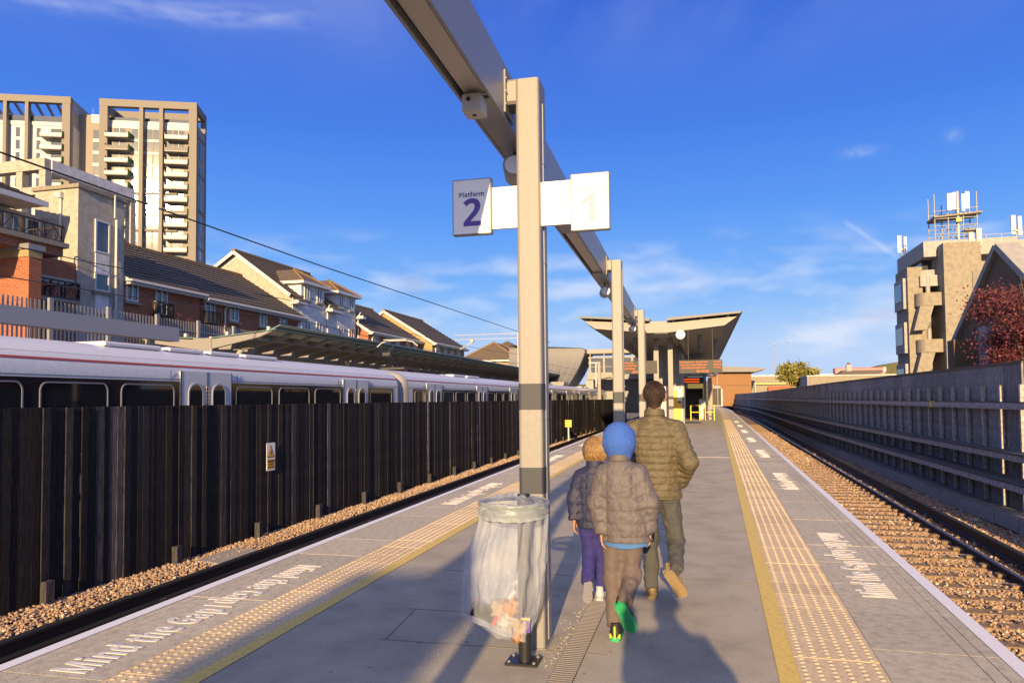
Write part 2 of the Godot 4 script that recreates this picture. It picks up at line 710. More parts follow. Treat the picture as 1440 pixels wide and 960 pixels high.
func materials() -> void:
	var speck := ntex(1, 0.09, [[0.0, gray(0.62)], [0.5, gray(0.88)], [0.8, gray(0.95)], [1.0, gray(1.0)]], 6, 0.75, 1024)
	var stain := ntex(2, 0.012, [[0.0, Color(0.80, 0.78, 0.76)], [0.45, gray(0.92)], [1.0, gray(1.0)]], 6, 0.62, 1024)
	var fine := ntex(4, 0.05, [[0.0, gray(0.92)], [1.0, gray(1.0)]], 5, 0.6)
	var grain := ntex(5, 0.03, [[0.0, gray(0.3)], [0.35, gray(0.6)], [0.6, gray(0.8)], [1.0, gray(1.0)]], 6, 0.7)
	var rustt := ntex(6, 0.02, [[0.0, Color(0.62, 0.5, 0.42)], [0.5, gray(0.85)], [1.0, gray(1.0)]], 5, 0.65)
	var bump := ntex(7, 0.12, [], 4, 0.6, 512, true)
	var cloth := ntex(9, 0.25, [], 3, 0.6, 256, true)
	# platform
	var m := skin_tex(mk("asphalt", lin(0.54, 0.485, 0.375), 0.93), speck, Vector3(0.9, 0.9, 0.9))
	m.normal_enabled = true
	m.normal_texture = bump
	m.normal_scale = 0.12
	m.detail_enabled = true
	m.detail_blend_mode = BaseMaterial3D.BLEND_MODE_MUL
	m.detail_albedo = ntex(12, 0.008, [[0.0, gray(0.85)], [0.4, gray(0.95)], [0.7, gray(1.0)], [1.0, gray(1.0)]], 6, 0.6, 1024)
	m.detail_uv_layer = BaseMaterial3D.DETAIL_UV_2
	m.uv2_triplanar = true
	m.uv2_world_triplanar = true
	m.uv2_scale = Vector3(0.17, 0.17, 0.17)
	skin_tex(mk("asphalt_patch", lin(0.33, 0.30, 0.27), 0.95), speck, Vector3(1.3, 1.3, 1.3))
	for i in 3:
		var k: float = [0.92, 1.0, 1.06][i]
		m = skin_tex(mk("coping%d" % i, lin(0.52 * k, 0.47 * k, 0.36 * k), 0.85), stain, Vector3(0.8, 0.8, 0.8))
		m.normal_enabled = true
		m.normal_texture = bump
		m.normal_scale = 0.15
		m = skin_tex(mk("tactile%d" % i, lin(0.70 * k, 0.55 * k, 0.34 * k), 0.85), stain, Vector3(1.5, 1.5, 1.5))
	skin_tex(mk("mortar", lin(0.72, 0.62, 0.45), 0.95), fine, Vector3(2, 2, 2))
	skin_tex(mk("white_paint", lin(0.82, 0.81, 0.82), 0.6), fine, Vector3(1.5, 1.5, 1.5))
	var worn := ntex(33, 0.035, [[0.0, Color(0.6, 0.52, 0.4)], [0.3, gray(0.9)], [1.0, gray(1.0)]], 6, 0.7)
	skin_tex(mk("letter_paint", lin(0.80, 0.76, 0.70), 0.7), worn, Vector3(2, 2, 2))
	skin_tex(mk("yellow_paint", lin(0.80, 0.58, 0.13), 0.65), worn, Vector3(1.2, 1.2, 1.2))
	mk("joint", lin(0.16, 0.145, 0.125), 0.95)
	skin_tex(mk("riser", lin(0.05, 0.045, 0.04), 0.95), stain, Vector3(0.6, 0.6, 0.6))
	# track
	skin_tex(mk("sleeper", lin(0.34, 0.235, 0.14), 0.9), rustt, Vector3(1.2, 1.2, 1.2))
	mk("rail_side", lin(0.022, 0.018, 0.017), 0.8, 0.0)
	mk("rail_head", lin(0.55, 0.55, 0.6), 0.28, 1.0)
	mk("conductor", lin(0.012, 0.012, 0.013), 0.65)
	skin_tex(mk("ballast_bed", lin(0.30, 0.19, 0.11), 0.95), speck, Vector3(1.0, 1.0, 1.0))
	m = mk("stone", Color.WHITE, 0.95)
	m.vertex_color_use_as_albedo = true
	mk("insulator", lin(0.5, 0.45, 0.38), 0.7)
	# fence and wall
	for i in 6:
		var k: float = [0.5, 0.7, 1.0, 1.4, 1.9, 3.2][i]
		m = skin_tex(mk("board%d" % i, lin(0.056 * k, 0.051 * k, 0.056 * k), 0.85), grain, Vector3(3.2, 0.16, 3.2))
		m.metallic_specular = 0.3
	for i in 3:
		var k: float = [0.85, 1.0, 1.15][i]
		skin_tex(mk("sheet%d" % i, lin(0.38 * k, 0.37 * k, 0.37 * k), 0.75), rustt, Vector3(1.4, 0.35, 1.4))
	skin_tex(mk("wall_post", lin(0.52, 0.50, 0.47), 0.7), rustt, Vector3(1.0, 1.0, 1.0))
	skin_tex(mk("wall_rail", lin(0.48, 0.47, 0.48), 0.7), rustt, Vector3(0.8, 0.8, 0.8))
	skin_tex(mk("trough", lin(0.22, 0.20, 0.17), 0.9), stain, Vector3(0.6, 0.6, 0.6))
	skin_tex(mk("trough_lid", lin(0.10, 0.095, 0.085), 0.95), stain, Vector3(0.8, 0.8, 0.8))
	skin_tex(mk("kerb_stone", lin(0.36, 0.34, 0.31), 0.9), stain, Vector3(0.7, 0.7, 0.7))
	# metalwork
	m = skin_tex(mk("cream_paint", lin(0.232, 0.222, 0.215), 0.5), fine, Vector3(1.2, 0.6, 1.2))
	m = skin_tex(mk("grey_paint", lin(0.25, 0.265, 0.30), 0.4), fine, Vector3(0.7, 0.7, 0.7))
	mk("band_paint", lin(0.030, 0.036, 0.048), 0.6)
	mk("dark_metal", lin(0.03, 0.03, 0.035), 0.5)
	mk("black_plastic", lin(0.015, 0.015, 0.017), 0.4)
	mk("white_metal", lin(0.8, 0.8, 0.8), 0.4)
	mk("off_white", lin(0.42, 0.41, 0.40), 0.5)
	mk("light_panel", lin(0.45, 0.42, 0.38), 0.35)
	mk("galvanised", lin(0.26, 0.26, 0.27), 0.5, 0.4)
	mk("purple_print", lin(0.085, 0.045, 0.30), 0.5)
	mk("pink_print", lin(0.33, 0.27, 0.40), 0.5)
	mk("yellow_gloss", lin(0.85, 0.55, 0.04), 0.45)
	mk("orange_gloss", lin(0.80, 0.36, 0.03), 0.5)
	mk("sign_amber", lin(0.72, 0.40, 0.05), 0.5)
	mk("black_print", lin(0.012, 0.012, 0.012), 0.6)
	mk("green_sign", lin(0.0, 0.22, 0.09), 0.5)
	# train
	m = skin_tex(mk("train_white", lin(0.57, 0.61, 0.69), 0.3), fine, Vector3(0.3, 0.3, 0.3))
	mk("train_roof", lin(0.56, 0.58, 0.65), 0.38)
	mk("train_grey", lin(0.32, 0.33, 0.36), 0.45)
	mk("train_red", lin(0.55, 0.10, 0.09), 0.4)
	mk("train_band", lin(0.012, 0.012, 0.016), 0.12)
	mk("train_glass", lin(0.010, 0.011, 0.013), 0.04)
	mk("train_frame", lin(0.19, 0.19, 0.21), 0.45)
	mk("bellows", lin(0.33, 0.32, 0.30), 0.55)
	mk("rubber", lin(0.02, 0.02, 0.02), 0.8)
	# buildings
	m = skin_tex(mk("render_cream", lin(0.43, 0.395, 0.335), 0.9), stain, Vector3(0.25, 0.25, 0.25))
	m = skin_tex(mk("render_white", lin(0.72, 0.71, 0.71), 0.9), stain, Vector3(0.2, 0.2, 0.2))
	m = skin_tex(mk("brick_red", Color.WHITE, 0.9), brick_tex(1, lin(0.25, 0.075, 0.035), lin(0.33, 0.11, 0.05), lin(0.30, 0.20, 0.14)), Vector3(0.55, 0.83, 0.55))
	m = skin_tex(mk("brick_yellow", Color.WHITE, 0.9), brick_tex(2, lin(0.28, 0.20, 0.085), lin(0.35, 0.26, 0.12), lin(0.3, 0.26, 0.19)), Vector3(0.55, 0.83, 0.55))
	skin_tex(mk("slate", lin(0.135, 0.115, 0.10), 0.85), rustt, Vector3(0.5, 0.5, 0.5))
	skin_tex(mk("slate_warm", lin(0.15, 0.115, 0.08), 0.85), rustt, Vector3(0.5, 0.5, 0.5))
	skin_tex(mk("ridge_tile", lin(0.34, 0.21, 0.09), 0.85), rustt, Vector3(0.7, 0.7, 0.7))
	mk("upvc", lin(0.52, 0.52, 0.52), 0.4)
	m = mk("window_glass", lin(0.055, 0.06, 0.065), 0.05)
	m.metallic_specular = 0.9
	mk("curtain", lin(0.45, 0.42, 0.36), 0.9)
	mk("iron", lin(0.02, 0.018, 0.02), 0.6)
	skin_tex(mk("stone_sill", lin(0.28, 0.25, 0.20), 0.9), stain, Vector3(0.5, 0.5, 0.5))
	skin_tex(mk("tower_clad", lin(0.22, 0.20, 0.17), 0.8), fine, Vector3(0.1, 0.1, 0.1))
	skin_tex(mk("tower_white", lin(0.60, 0.59, 0.57), 0.7), fine, Vector3(0.1, 0.1, 0.1))
	skin_tex(mk("tower_brick", lin(0.29, 0.255, 0.22), 0.85), fine, Vector3(0.1, 0.3, 0.1))
	mk("tower_grey", lin(0.30, 0.28, 0.28), 0.7)
	mk("balcony_green", lin(0.10, 0.22, 0.06), 0.6)
	skin_tex(mk("concrete_warm", lin(0.29, 0.26, 0.205), 0.9), stain, Vector3(0.18, 0.18, 0.18))
	skin_tex(mk("concrete_pale", lin(0.38, 0.37, 0.355), 0.9), stain, Vector3(0.18, 0.18, 0.18))
	var rubble := ntex(40, 0.035, [[0.0, Color(0.35, 0.3, 0.25)], [0.4, Color(0.7, 0.62, 0.5)], [0.6, Color(0.55, 0.5, 0.44)], [1.0, gray(1.0)]], 3, 0.6)
	skin_tex(mk("rubble", lin(0.44, 0.38, 0.30), 0.95), rubble, Vector3(0.55, 0.8, 0.55))
	skin_tex(mk("zinc", lin(0.125, 0.125, 0.135), 0.5), fine, Vector3(0.2, 0.2, 0.2))
	skin_tex(mk("cedar", lin(0.50, 0.26, 0.115), 0.8), grain, Vector3(2.5, 0.25, 2.5))
	mk("soffit", lin(0.24, 0.245, 0.255), 0.6)
	mk("teal_glass", lin(0.12, 0.20, 0.20), 0.2)
	mk("screen_black", lin(0.010, 0.009, 0.010), 0.55)
	m = mk("led_orange", lin(0.30, 0.07, 0.01), 0.6)
	m.emission_enabled = true
	m.emission = Color(1.0, 0.36, 0.06)
	m.emission_energy_multiplier = 0.42
	skin_tex(mk("earth", lin(0.17, 0.155, 0.12), 0.95), stain, Vector3(0.1, 0.1, 0.1))
	skin_tex(mk("hill_green", lin(0.10, 0.10, 0.045), 0.95), stain, Vector3(0.05, 0.05, 0.05))
	mk("bark", lin(0.10, 0.075, 0.055), 0.9)
	for i in 3:
		var k: float = [0.7, 1.0, 1.35][i]
		m = mk("leaf_red%d" % i, lin(0.11 * k, 0.027 * k, 0.034 * k), 0.7)
		m.backlight_enabled = true
		m.backlight = lin(0.06, 0.01, 0.008)
		m = mk("leaf_green%d" % i, lin(0.22 * k, 0.20 * k, 0.05 * k), 0.7)
		m.backlight_enabled = true
		m.backlight = lin(0.08, 0.08, 0.01)
	# bin bag and rubbish
	m = mk("bag_film", lin(0.46, 0.51, 0.62, 0.32), 0.3)
	m.transparency = BaseMaterial3D.TRANSPARENCY_ALPHA
	m.cull_mode = BaseMaterial3D.CULL_DISABLED
	m = mk("bag_band", lin(0.45, 0.52, 0.58, 0.42), 0.3)
	m.transparency = BaseMaterial3D.TRANSPARENCY_ALPHA
	m.cull_mode = BaseMaterial3D.CULL_DISABLED
	mk("paper", lin(0.34, 0.25, 0.17), 0.9)
	mk("paper_white", lin(0.42, 0.41, 0.39), 0.9)
	mk("carton_red", lin(0.5, 0.03, 0.03), 0.5)
	mk("carton_brown", lin(0.30, 0.14, 0.06), 0.7)
	mk("peel_orange", lin(0.42, 0.17, 0.05), 0.6)
	mk("bottle_dark", lin(0.02, 0.02, 0.02), 0.1)
	# people
	for q in [["skin", 0.30, 0.165, 0.125, 0.55], ["hair_dark", 0.045, 0.026, 0.018, 0.6], ["hair_fair", 0.40, 0.24, 0.105, 0.5], ["olive", 0.092, 0.076, 0.044, 0.62], ["navy", 0.017, 0.021, 0.06, 0.62], ["mauve", 0.100, 0.089, 0.100, 0.62], ["jeans_grey", 0.060, 0.063, 0.066, 0.9], ["brown_cloth", 0.115, 0.090, 0.090, 0.8], ["violet_cloth", 0.022, 0.020, 0.15, 0.85], ["fleece_blue", 0.05, 0.15, 0.62, 0.95], ["shirt_blue", 0.05, 0.14, 0.36, 0.9], ["coat_dark", 0.03, 0.03, 0.035, 0.8], ["sole_green", 0.02, 0.30, 0.11, 0.7], ["shoe_lime", 0.28, 0.38, 0.03, 0.6], ["shoe_black", 0.015, 0.015, 0.015, 0.6], ["tan", 0.20, 0.14, 0.065, 0.75], ["tan_sole", 0.24, 0.18, 0.10, 0.8], ["trainer_white", 0.36, 0.38, 0.44, 0.6], ["trainer_sole", 0.34, 0.32, 0.28, 0.7], ["trainer_grey", 0.20, 0.20, 0.25, 0.7]]:
		m = mk(q[0], lin(q[1], q[2], q[3]), q[4])
		if q[0] in ["olive", "navy", "mauve", "jeans_grey", "brown_cloth", "violet_cloth", "coat_dark"]:
			m.normal_enabled = true
			m.normal_texture = cloth
			m.normal_scale = 0.25
			skin_tex(m, fine, Vector3(4, 4, 4), false)
	var tuft := ntex(50, 0.06, [[0.0, gray(0.55)], [0.5, gray(0.85)], [1.0, gray(1.0)]], 4, 0.7)
	skin_tex(M.fleece_blue, tuft, Vector3(6, 6, 6), false)
	var strand := ntex(51, 0.05, [[0.0, gray(0.35)], [0.5, gray(0.8)], [1.0, gray(1.0)]], 4, 0.6)
	skin_tex(M.hair_fair, strand, Vector3(6, 0.8, 6), false)
	skin_tex(M.hair_dark, strand, Vector3(8, 3, 8), false)


# ------------------------------------------------------------------ platform
func platform() -> void:
	var p := setting("platform")
	var word := text_mesh("Mind the Gap", 0.235, 0.003)
	var ww := word.get_aabb().size.x
	var mb := MB.new()
	var a := along(LP, -1.45, 0.0, -26.0, 175.0, 2.5)
	var b := along(RP, -1.48, 0.0, -26.0, 175.0, 2.5)
	for i in a.size() - 1:
		mb.quad(a[i], b[i], b[i + 1], a[i + 1])
	part(p, "asphalt_surface", mb.done(), M.asphalt)
	# both edges: riser, mortar bed, coping slabs, tactile tiles, painted lines
	for side in 2:
		var f: Callable = RP if side == 0 else LP
		var sg := 1.0 if side == 0 else -1.0
		var yo := -1.36 if side == 0 else -1.33
		part(p, "riser_wall", strip(f, -0.16, -0.155, -1.2, -0.08, -26, 175), M.riser)
		part(p, "mortar_bed", strip(f, -0.86, -0.005, -0.006, -0.006, -26, 175), M.mortar)
		part(p, "tile_bed", strip(f, yo - 0.02, -0.84, -0.009, -0.009, -26, 175), M.joint)
		part(p, "yellow_line", strip(f, yo - 0.12, yo, 0.004, 0.004, -26, 172), M.yellow_paint)
		part(p, "white_line", strip(f, -0.105, -0.001, 0.004, 0.004, -26, 174, 1.5), M.white_paint)
		# a slab with two fine grooves cut along it
		var prof := PackedVector2Array([Vector2(-0.85, -0.09), Vector2(0, -0.09), Vector2(0, -0.006), Vector2(-0.006, 0), Vector2(-0.19, 0), Vector2(-0.194, -0.008), Vector2(-0.198, 0), Vector2(-0.278, 0), Vector2(-0.282, -0.008), Vector2(-0.286, 0), Vector2(-0.85, 0)])
		if side == 1:
			for i in prof.size():
				prof[i].x = -prof[i].x
		mb = MB.new()
		mb.prism(prof, -0.447, 0.447)
		var slab := mb.done()
		var d := -2.3 + 0.2 * side
		var k := 0
		while d < 62.0:
			var at: Vector3 = f.call(0.0, 0.0, d)
			var at2: Vector3 = f.call(0.0, 0.0, d + 0.1)
			var turn := atan2(at2.x - at.x, 0.1)
			var xf := Transform3D(Basis(Vector3.UP, -turn), at + Vector3(0, rng.randf_range(-0.0015, 0.0008), 0))
			part(p, "coping_slab", slab, M["coping%d" % rng.randi_range(0, 2)], xf)
			d += 0.9
			k += 1
		part(p, "coping_far", strip(f, -0.85, 0.0, 0.0, 0.0, d - 0.45, 175), M.coping1)
		# tactile tiles with six by six domes
		var w := -0.852 - yo
		var near := tile_mesh(w, 8)
		var mid := tile_mesh(w, 4)
		d = -1.9
		k = 0
		while k < 150:
			var at: Vector3 = f.call((yo - 0.852) / 2, 0.0, d)
			var at2: Vector3 = f.call((yo - 0.852) / 2, 0.0, d + 0.1)
			var turn := atan2(at2.x - at.x, 0.1)
			part(p, "tactile_tile", near if d < 14.0 else mid, M["tactile%d" % rng.randi_range(0, 2)], Transform3D(Basis(Vector3.UP, -turn), at + Vector3(0, rng.randf_range(-0.002, 0.001), 0)))
			d += 0.4
			k += 1
		part(p, "tactile_far", strip(f, yo, -0.852, 0.0, 0.0, d - 0.2, 175), M.tactile1)
		# MIND THE GAP, read from either end of the platform
		var first := 3.75 if side == 1 else 6.65
		for j in 7:
			var d0: float = first + 7.45 * j
			var c: Vector3 = f.call(-0.535, 0.0035, d0 + 1.58)
			var turn := -0.0205 if side == 0 else 0.013
			for e in 2:
				var o := part(p, "lettering", word, M.letter_paint)
				var along_: float = -0.80 if e == 0 else 0.80
				var bas := Basis(Vector3.UP, turn + PI / 2 + (PI if e == 1 else 0.0)) * Basis(Vector3.RIGHT, -PI / 2)
				o.transform = Transform3D(bas.scaled_local(Vector3(1.42 / ww, 1.12, 1.0)), c + Basis(Vector3.UP, turn) * Vector3(0, 0, -along_))
			var s := part(p, "lettering", BOX, M.letter_paint)
			s.transform = Transform3D(Basis(Vector3.UP, turn).scaled_local(Vector3(0.26, 0.003, 0.028)), c)
	# cross joints in the asphalt, a channel drain, patched trenches
	for q in [[4.85, 0.02, -2.2, -0.62], [5.6, 0.02, -2.3, -1.15], [6.95, 0.02, -2.9, 0.45], [9.6, 0.03, -3.0, 0.5], [15.6, 0.02, -3.1, 0.6], [27.0, 0.0, -3.2, 0.7]]:
		var l := Vector2(q[2], q[3])
		bx(p, "joint", Vector3((l.x + l.y) / 2, 0.0015, -q[0]), Vector3(l.y - l.x, 0.003, 0.006 + q[0] * 0.0004), M.joint, Basis(Vector3.UP, q[1]))
	bx(p, "joint", Vector3(-2.2, 0.0015, -5.2), Vector3(0.006, 0.003, 0.75), M.joint, Basis(Vector3.UP, 0.1))
	bx(p, "pale_joint", Vector3(-0.2, 0.002, -21.5), Vector3(1.9, 0.004, 0.10), M.mortar)
	var dr := Node3D.new()
	dr.name = "channel_drain"
	p.add_child(dr)
	bx(dr, "tray", Vector3(-0.835, 0.0012, -7.0), Vector3(0.15, 0.0024, 12.0), M.black_plastic)
	for i in 190:
		bx(dr, "grating_bar", Vector3(-0.835, 0.004, -2.6 - i * 0.034), Vector3(0.142, 0.007, 0.020), M.asphalt_patch)
	var gum := MB.new()
	var rg := RandomNumberGenerator.new()
	rg.seed = 8
	for i in 170:
		var c := Vector3(rg.randf_range(-2.8, 0.5), 0.0012, -rg.randf_range(3.8, 22.0))
		var rr := rg.randf_range(0.008, 0.02)
		for k in 7:
			gum.tri(c, c + Vector3(cos(TAU * k / 7), 0, -sin(TAU * k / 7)) * rr, c + Vector3(cos(TAU * (k + 1) / 7), 0, -sin(TAU * (k + 1) / 7)) * rr)
	part(p, "gum_spots", gum.done(), M.asphalt_patch, Transform3D(), "stuff")
	# grit gathered along the foot of the post
	var r := RandomNumberGenerator.new()
	r.seed = 77
	mb = MB.new()
	for i in 120:
		var at := Vector3(-0.93 + r.randfn(0, 0.05), 0.002, -4.7 - r.randf() * 1.0 + r.randfn(0, 0.1))
		mb.box(at, Vector3(1, 0.6, 1) * r.randf_range(0.003, 0.010), Basis(Vector3.UP, r.randf() * 3))
	for i in 70:
		mb.box(Vector3(-1.75 + r.randfn(0, 0.12), 0.004, -5.1 + r.randfn(0, 0.3)), Vector3(1, 0.6, 1) * r.randf_range(0.003, 0.009), Basis(Vector3.UP, r.randf() * 3))
	var gr := part(self, "grit", mb.done(), M.coping1)
	tag(gr, "loose pale grit and crumbs scattered around the post foot", "grit", "", "stuff")


func tile_mesh(w: float, sides: int) -> ArrayMesh:
	var mb := MB.new()
	mb.box(Vector3(0, -0.02, 0), Vector3(w - 0.004, 0.04, 0.3955))
	var px := w / 6.0
	for i in 6:
		for j in 6:
			var c := Vector3((i - 2.5) * px, 0.0, (j - 2.5) * 0.0667)
			for s in sides:
				var a := TAU * s / sides
				var b := TAU * (s + 1) / sides
				var u := Vector3(cos(a), 0, -sin(a))
				var t := Vector3(cos(b), 0, -sin(b))
				var h := Vector3(0, 0.0045, 0)
				mb.quad(c + u * 0.0175, c + t * 0.0175, c + t * 0.0115 + h, c + u * 0.0115 + h)
				mb.tri(c + h, c + u * 0.0115 + h, c + t * 0.0115 + h)
	return mb.done()


# ------------------------------------------------------------------ tracks
func rail_prof(y: float, w := 0.072, h := 0.15) -> PackedVector2Array:
	return PackedVector2Array([Vector2(-0.07, y - h), Vector2(0.07, y - h), Vector2(0.07, y - h + 0.015), Vector2(0.012, y - h + 0.035), Vector2(0.012, y - 0.042), Vector2(w / 2, y - 0.034), Vector2(w / 2, y - 0.006), Vector2(w / 2 - 0.012, y - 0.001), Vector2(-w / 2 + 0.012, y - 0.001), Vector2(-w / 2, y - 0.006), Vector2(-w / 2, y - 0.034), Vector2(-0.012, y - 0.042), Vector2(-0.012, y - h + 0.035), Vector2(-0.07, y - h + 0.015)])


func tracks() -> void:
	for side in 2:
		var f: Callable = RP if side == 0 else LP
		var t := thing("railway_track", "rusty track of orange sleepers below the right platform edge, beside the ribbed wall" if side == 0 else "dark track sunk between the left platform edge and the timber fence", "track", "tracks either side of the platform")
		for o in [0.78, 2.29]:
			var mb := MB.new()
			mb.sweep(rail_prof(-0.915), along(f, o, 0.0, -20.0, 168.0, 2.0))
			var r := part(t, "rail", mb.done(), M.rail_side)
			mb = MB.new()
			mb.sweep(PackedVector2Array([Vector2(-0.026, -0.9135), Vector2(0.026, -0.9135), Vector2(0.02, -0.9105), Vector2(-0.02, -0.9105)]), along(f, o, 0.0, -20.0, 168.0, 2.0))
			part(r, "running_surface", mb.done(), M.rail_head)
		var mbc := MB.new()
		mbc.sweep(rail_prof(-0.80, 0.10, 0.20), along(f, 2.72, 0.0, -20.0, 168.0, 2.0))
		part(t, "conductor_rail", mbc.done(), M.conductor)
		var d := 4.0
		var k := 0
		var mb2 := MB.new()
		mb2.cbox(Vector3.ZERO, Vector3(2.75, 0.14, 0.255), 0.012)
		var sl := mb2.done()
		var chair := MB.new()
		chair.cbox(Vector3.ZERO, Vector3(0.30, 0.055, 0.17), 0.012)
		var ch := chair.done()
		while d < 78.0:
			var c: Vector3 = f.call(1.56, -1.12, d)
			var o := part(t, "sleeper", sl, M.sleeper, Transform3D(Basis(Vector3.UP, rng.randf_range(-0.012, 0.012)), c + Vector3(rng.randf_range(-0.03, 0.03), rng.randf_range(-0.006, 0.006), 0)))
			if side == 0 and d < 40:
				part(o, "rail_chair", ch, M.sleeper, Transform3D(Basis(), Vector3(0.73 * (1 if side == 0 else -1), 0.095, 0)))
			if k % 5 == 2:
				bx(t, "insulator", f.call(2.72, -1.03, d), Vector3(0.12, 0.1, 0.12), M.insulator)
			d += 0.66
			k += 1


func ballast() -> void:
	var bed := setting("track_bed")
	part(bed, "right_bed", strip(func(o, y, d): return Vector3(lerpf(RX(d) - 0.16, WX(d) + 0.4, o), y, -d), 0.0, 1.0, -1.10, -1.06, -26, 175), M.ballast_bed)
	part(bed, "left_bed", strip(func(o, y, d): return Vector3(lerpf(LX(d) + 0.16, -8.6, o), y, -d), 0.0, 1.0, -1.06, -0.99, -26, 120), M.ballast_bed)
	# crushed stone
	var r := RandomNumberGenerator.new()
	r.seed = 5
	for side in 2:
		var f: Callable = RP if side == 0 else LP
		var meshes := []
		for k in 4:
			meshes.append(stone(k + 10 * side))
		var xs := [[], [], [], []]
		var cs := [[], [], [], []]
		var zones := []  # o0, o1, d0, d1, per square metre, size
		if side == 0:
			zones = [[0.9, 4.4, 6.0, 16.0, 1250, 0.042], [0.4, 4.5, 16.0, 32.0, 600, 0.054], [0.3, 4.6, 32.0, 60.0, 170, 0.095]]
		else:
			zones = [[2.82, 4.2, 5.0, 15.0, 1250, 0.043], [2.8, 4.2, 15.0, 30.0, 680, 0.054], [2.0, 4.0, 30.0, 60.0, 190, 0.090]]
		for z in zones:
			var count := int((z[1] - z[0]) * (z[3] - z[2]) * z[4])
			for i in count:
				var d: float = lerpf(z[2], z[3], r.randf())
				var o: float = lerpf(z[0], z[1], r.randf())
				var p: Vector3 = f.call(o, -1.035 if side == 1 else -1.078, d)
				if side == 1:
					if p.x < -8.42:
						continue
					p.y += 0.10 * smoothstep(2.85, 3.4, o)
				else:
					if p.x > WX(d) - 0.55:
						continue
					p.y += 0.07 * smoothstep(2.7, 3.1, o)
					var ph := fposmod(d - 4.0 + 0.33, 0.66) - 0.33
					if absf(ph) < 0.15 and o < 2.95:
						if r.randf() < 0.93:
							continue
						p.y += 0.05
				var s: float = z[5] * r.randf_range(0.6, 1.25)
				var b := Basis.from_euler(Vector3(r.randf(), r.randf(), r.randf()) * TAU).scaled(Vector3(s, s * 0.85, s))
				var k := r.randi_range(0, 3)
				xs[k].append(Transform3D(b, p + Vector3(0, r.randf_range(-0.02, 0.022), 0)))
				var v := r.randf()
				var c := Color(0.29, 0.185, 0.115).lerp(Color(0.40, 0.275, 0.18), v)
				if r.randf() < 0.16:
					c = Color(0.22, 0.17, 0.15)
				elif r.randf() < 0.08:
					c = Color(0.55, 0.48, 0.40)
				cs[k].append(c)
		var holder := thing("ballast", "loose orange-brown track stones " + ("between the sleepers by the right platform edge" if side == 0 else "banked against the foot of the timber fence"), "ballast")
		holder.set_meta("kind", "stuff")
		for k in 4:
			var mm := MultiMesh.new()
			mm.transform_format = MultiMesh.TRANSFORM_3D
			mm.use_colors = true
			mm.mesh = meshes[k]
			mm.instance_count = xs[k].size()
			for i in xs[k].size():
				mm.set_instance_transform(i, xs[k][i])
				mm.set_instance_color(i, cs[k][i])
			var mi := MultiMeshInstance3D.new()
			mi.name = "stones"
			mi.multimesh = mm
			mi.material_override = M.stone
			mi.set_meta("kind", "stuff")
			holder.add_child(mi, true)


func stone(sd: int) -> ArrayMesh:
	var r := RandomNumberGenerator.new()
	r.seed = 100 + sd
	var pts := []
	for i in 12:
		var y := 1.0 - 2.0 * (i + 0.5) / 12.0
		var a := i * 2.39996 + r.randf() * 0.5
		var q := sqrt(1 - y * y)
		pts.append(Vector3(cos(a) * q, y, sin(a) * q) * r.randf_range(0.38, 0.62) * Vector3(1.15, 0.8, 1.0))
	# convex hull, brute force
	var mb := MB.new()
	for i in 12:
		for j in range(i + 1, 12):
			for k in range(j + 1, 12):
				var nn: Vector3 = (pts[j] - pts[i]).cross(pts[k] - pts[i])
				var pos := false
				var neg := false
				for l in 12:
					if l == i or l == j or l == k:
						continue
					if nn.dot(pts[l] - pts[i]) > 0:
						pos = true
					else:
						neg = true
				if pos and neg:
					continue
				if pos:
					mb.tri(pts[i], pts[k], pts[j])
				else:
					mb.tri(pts[i], pts[j], pts[k])
	return mb.done()


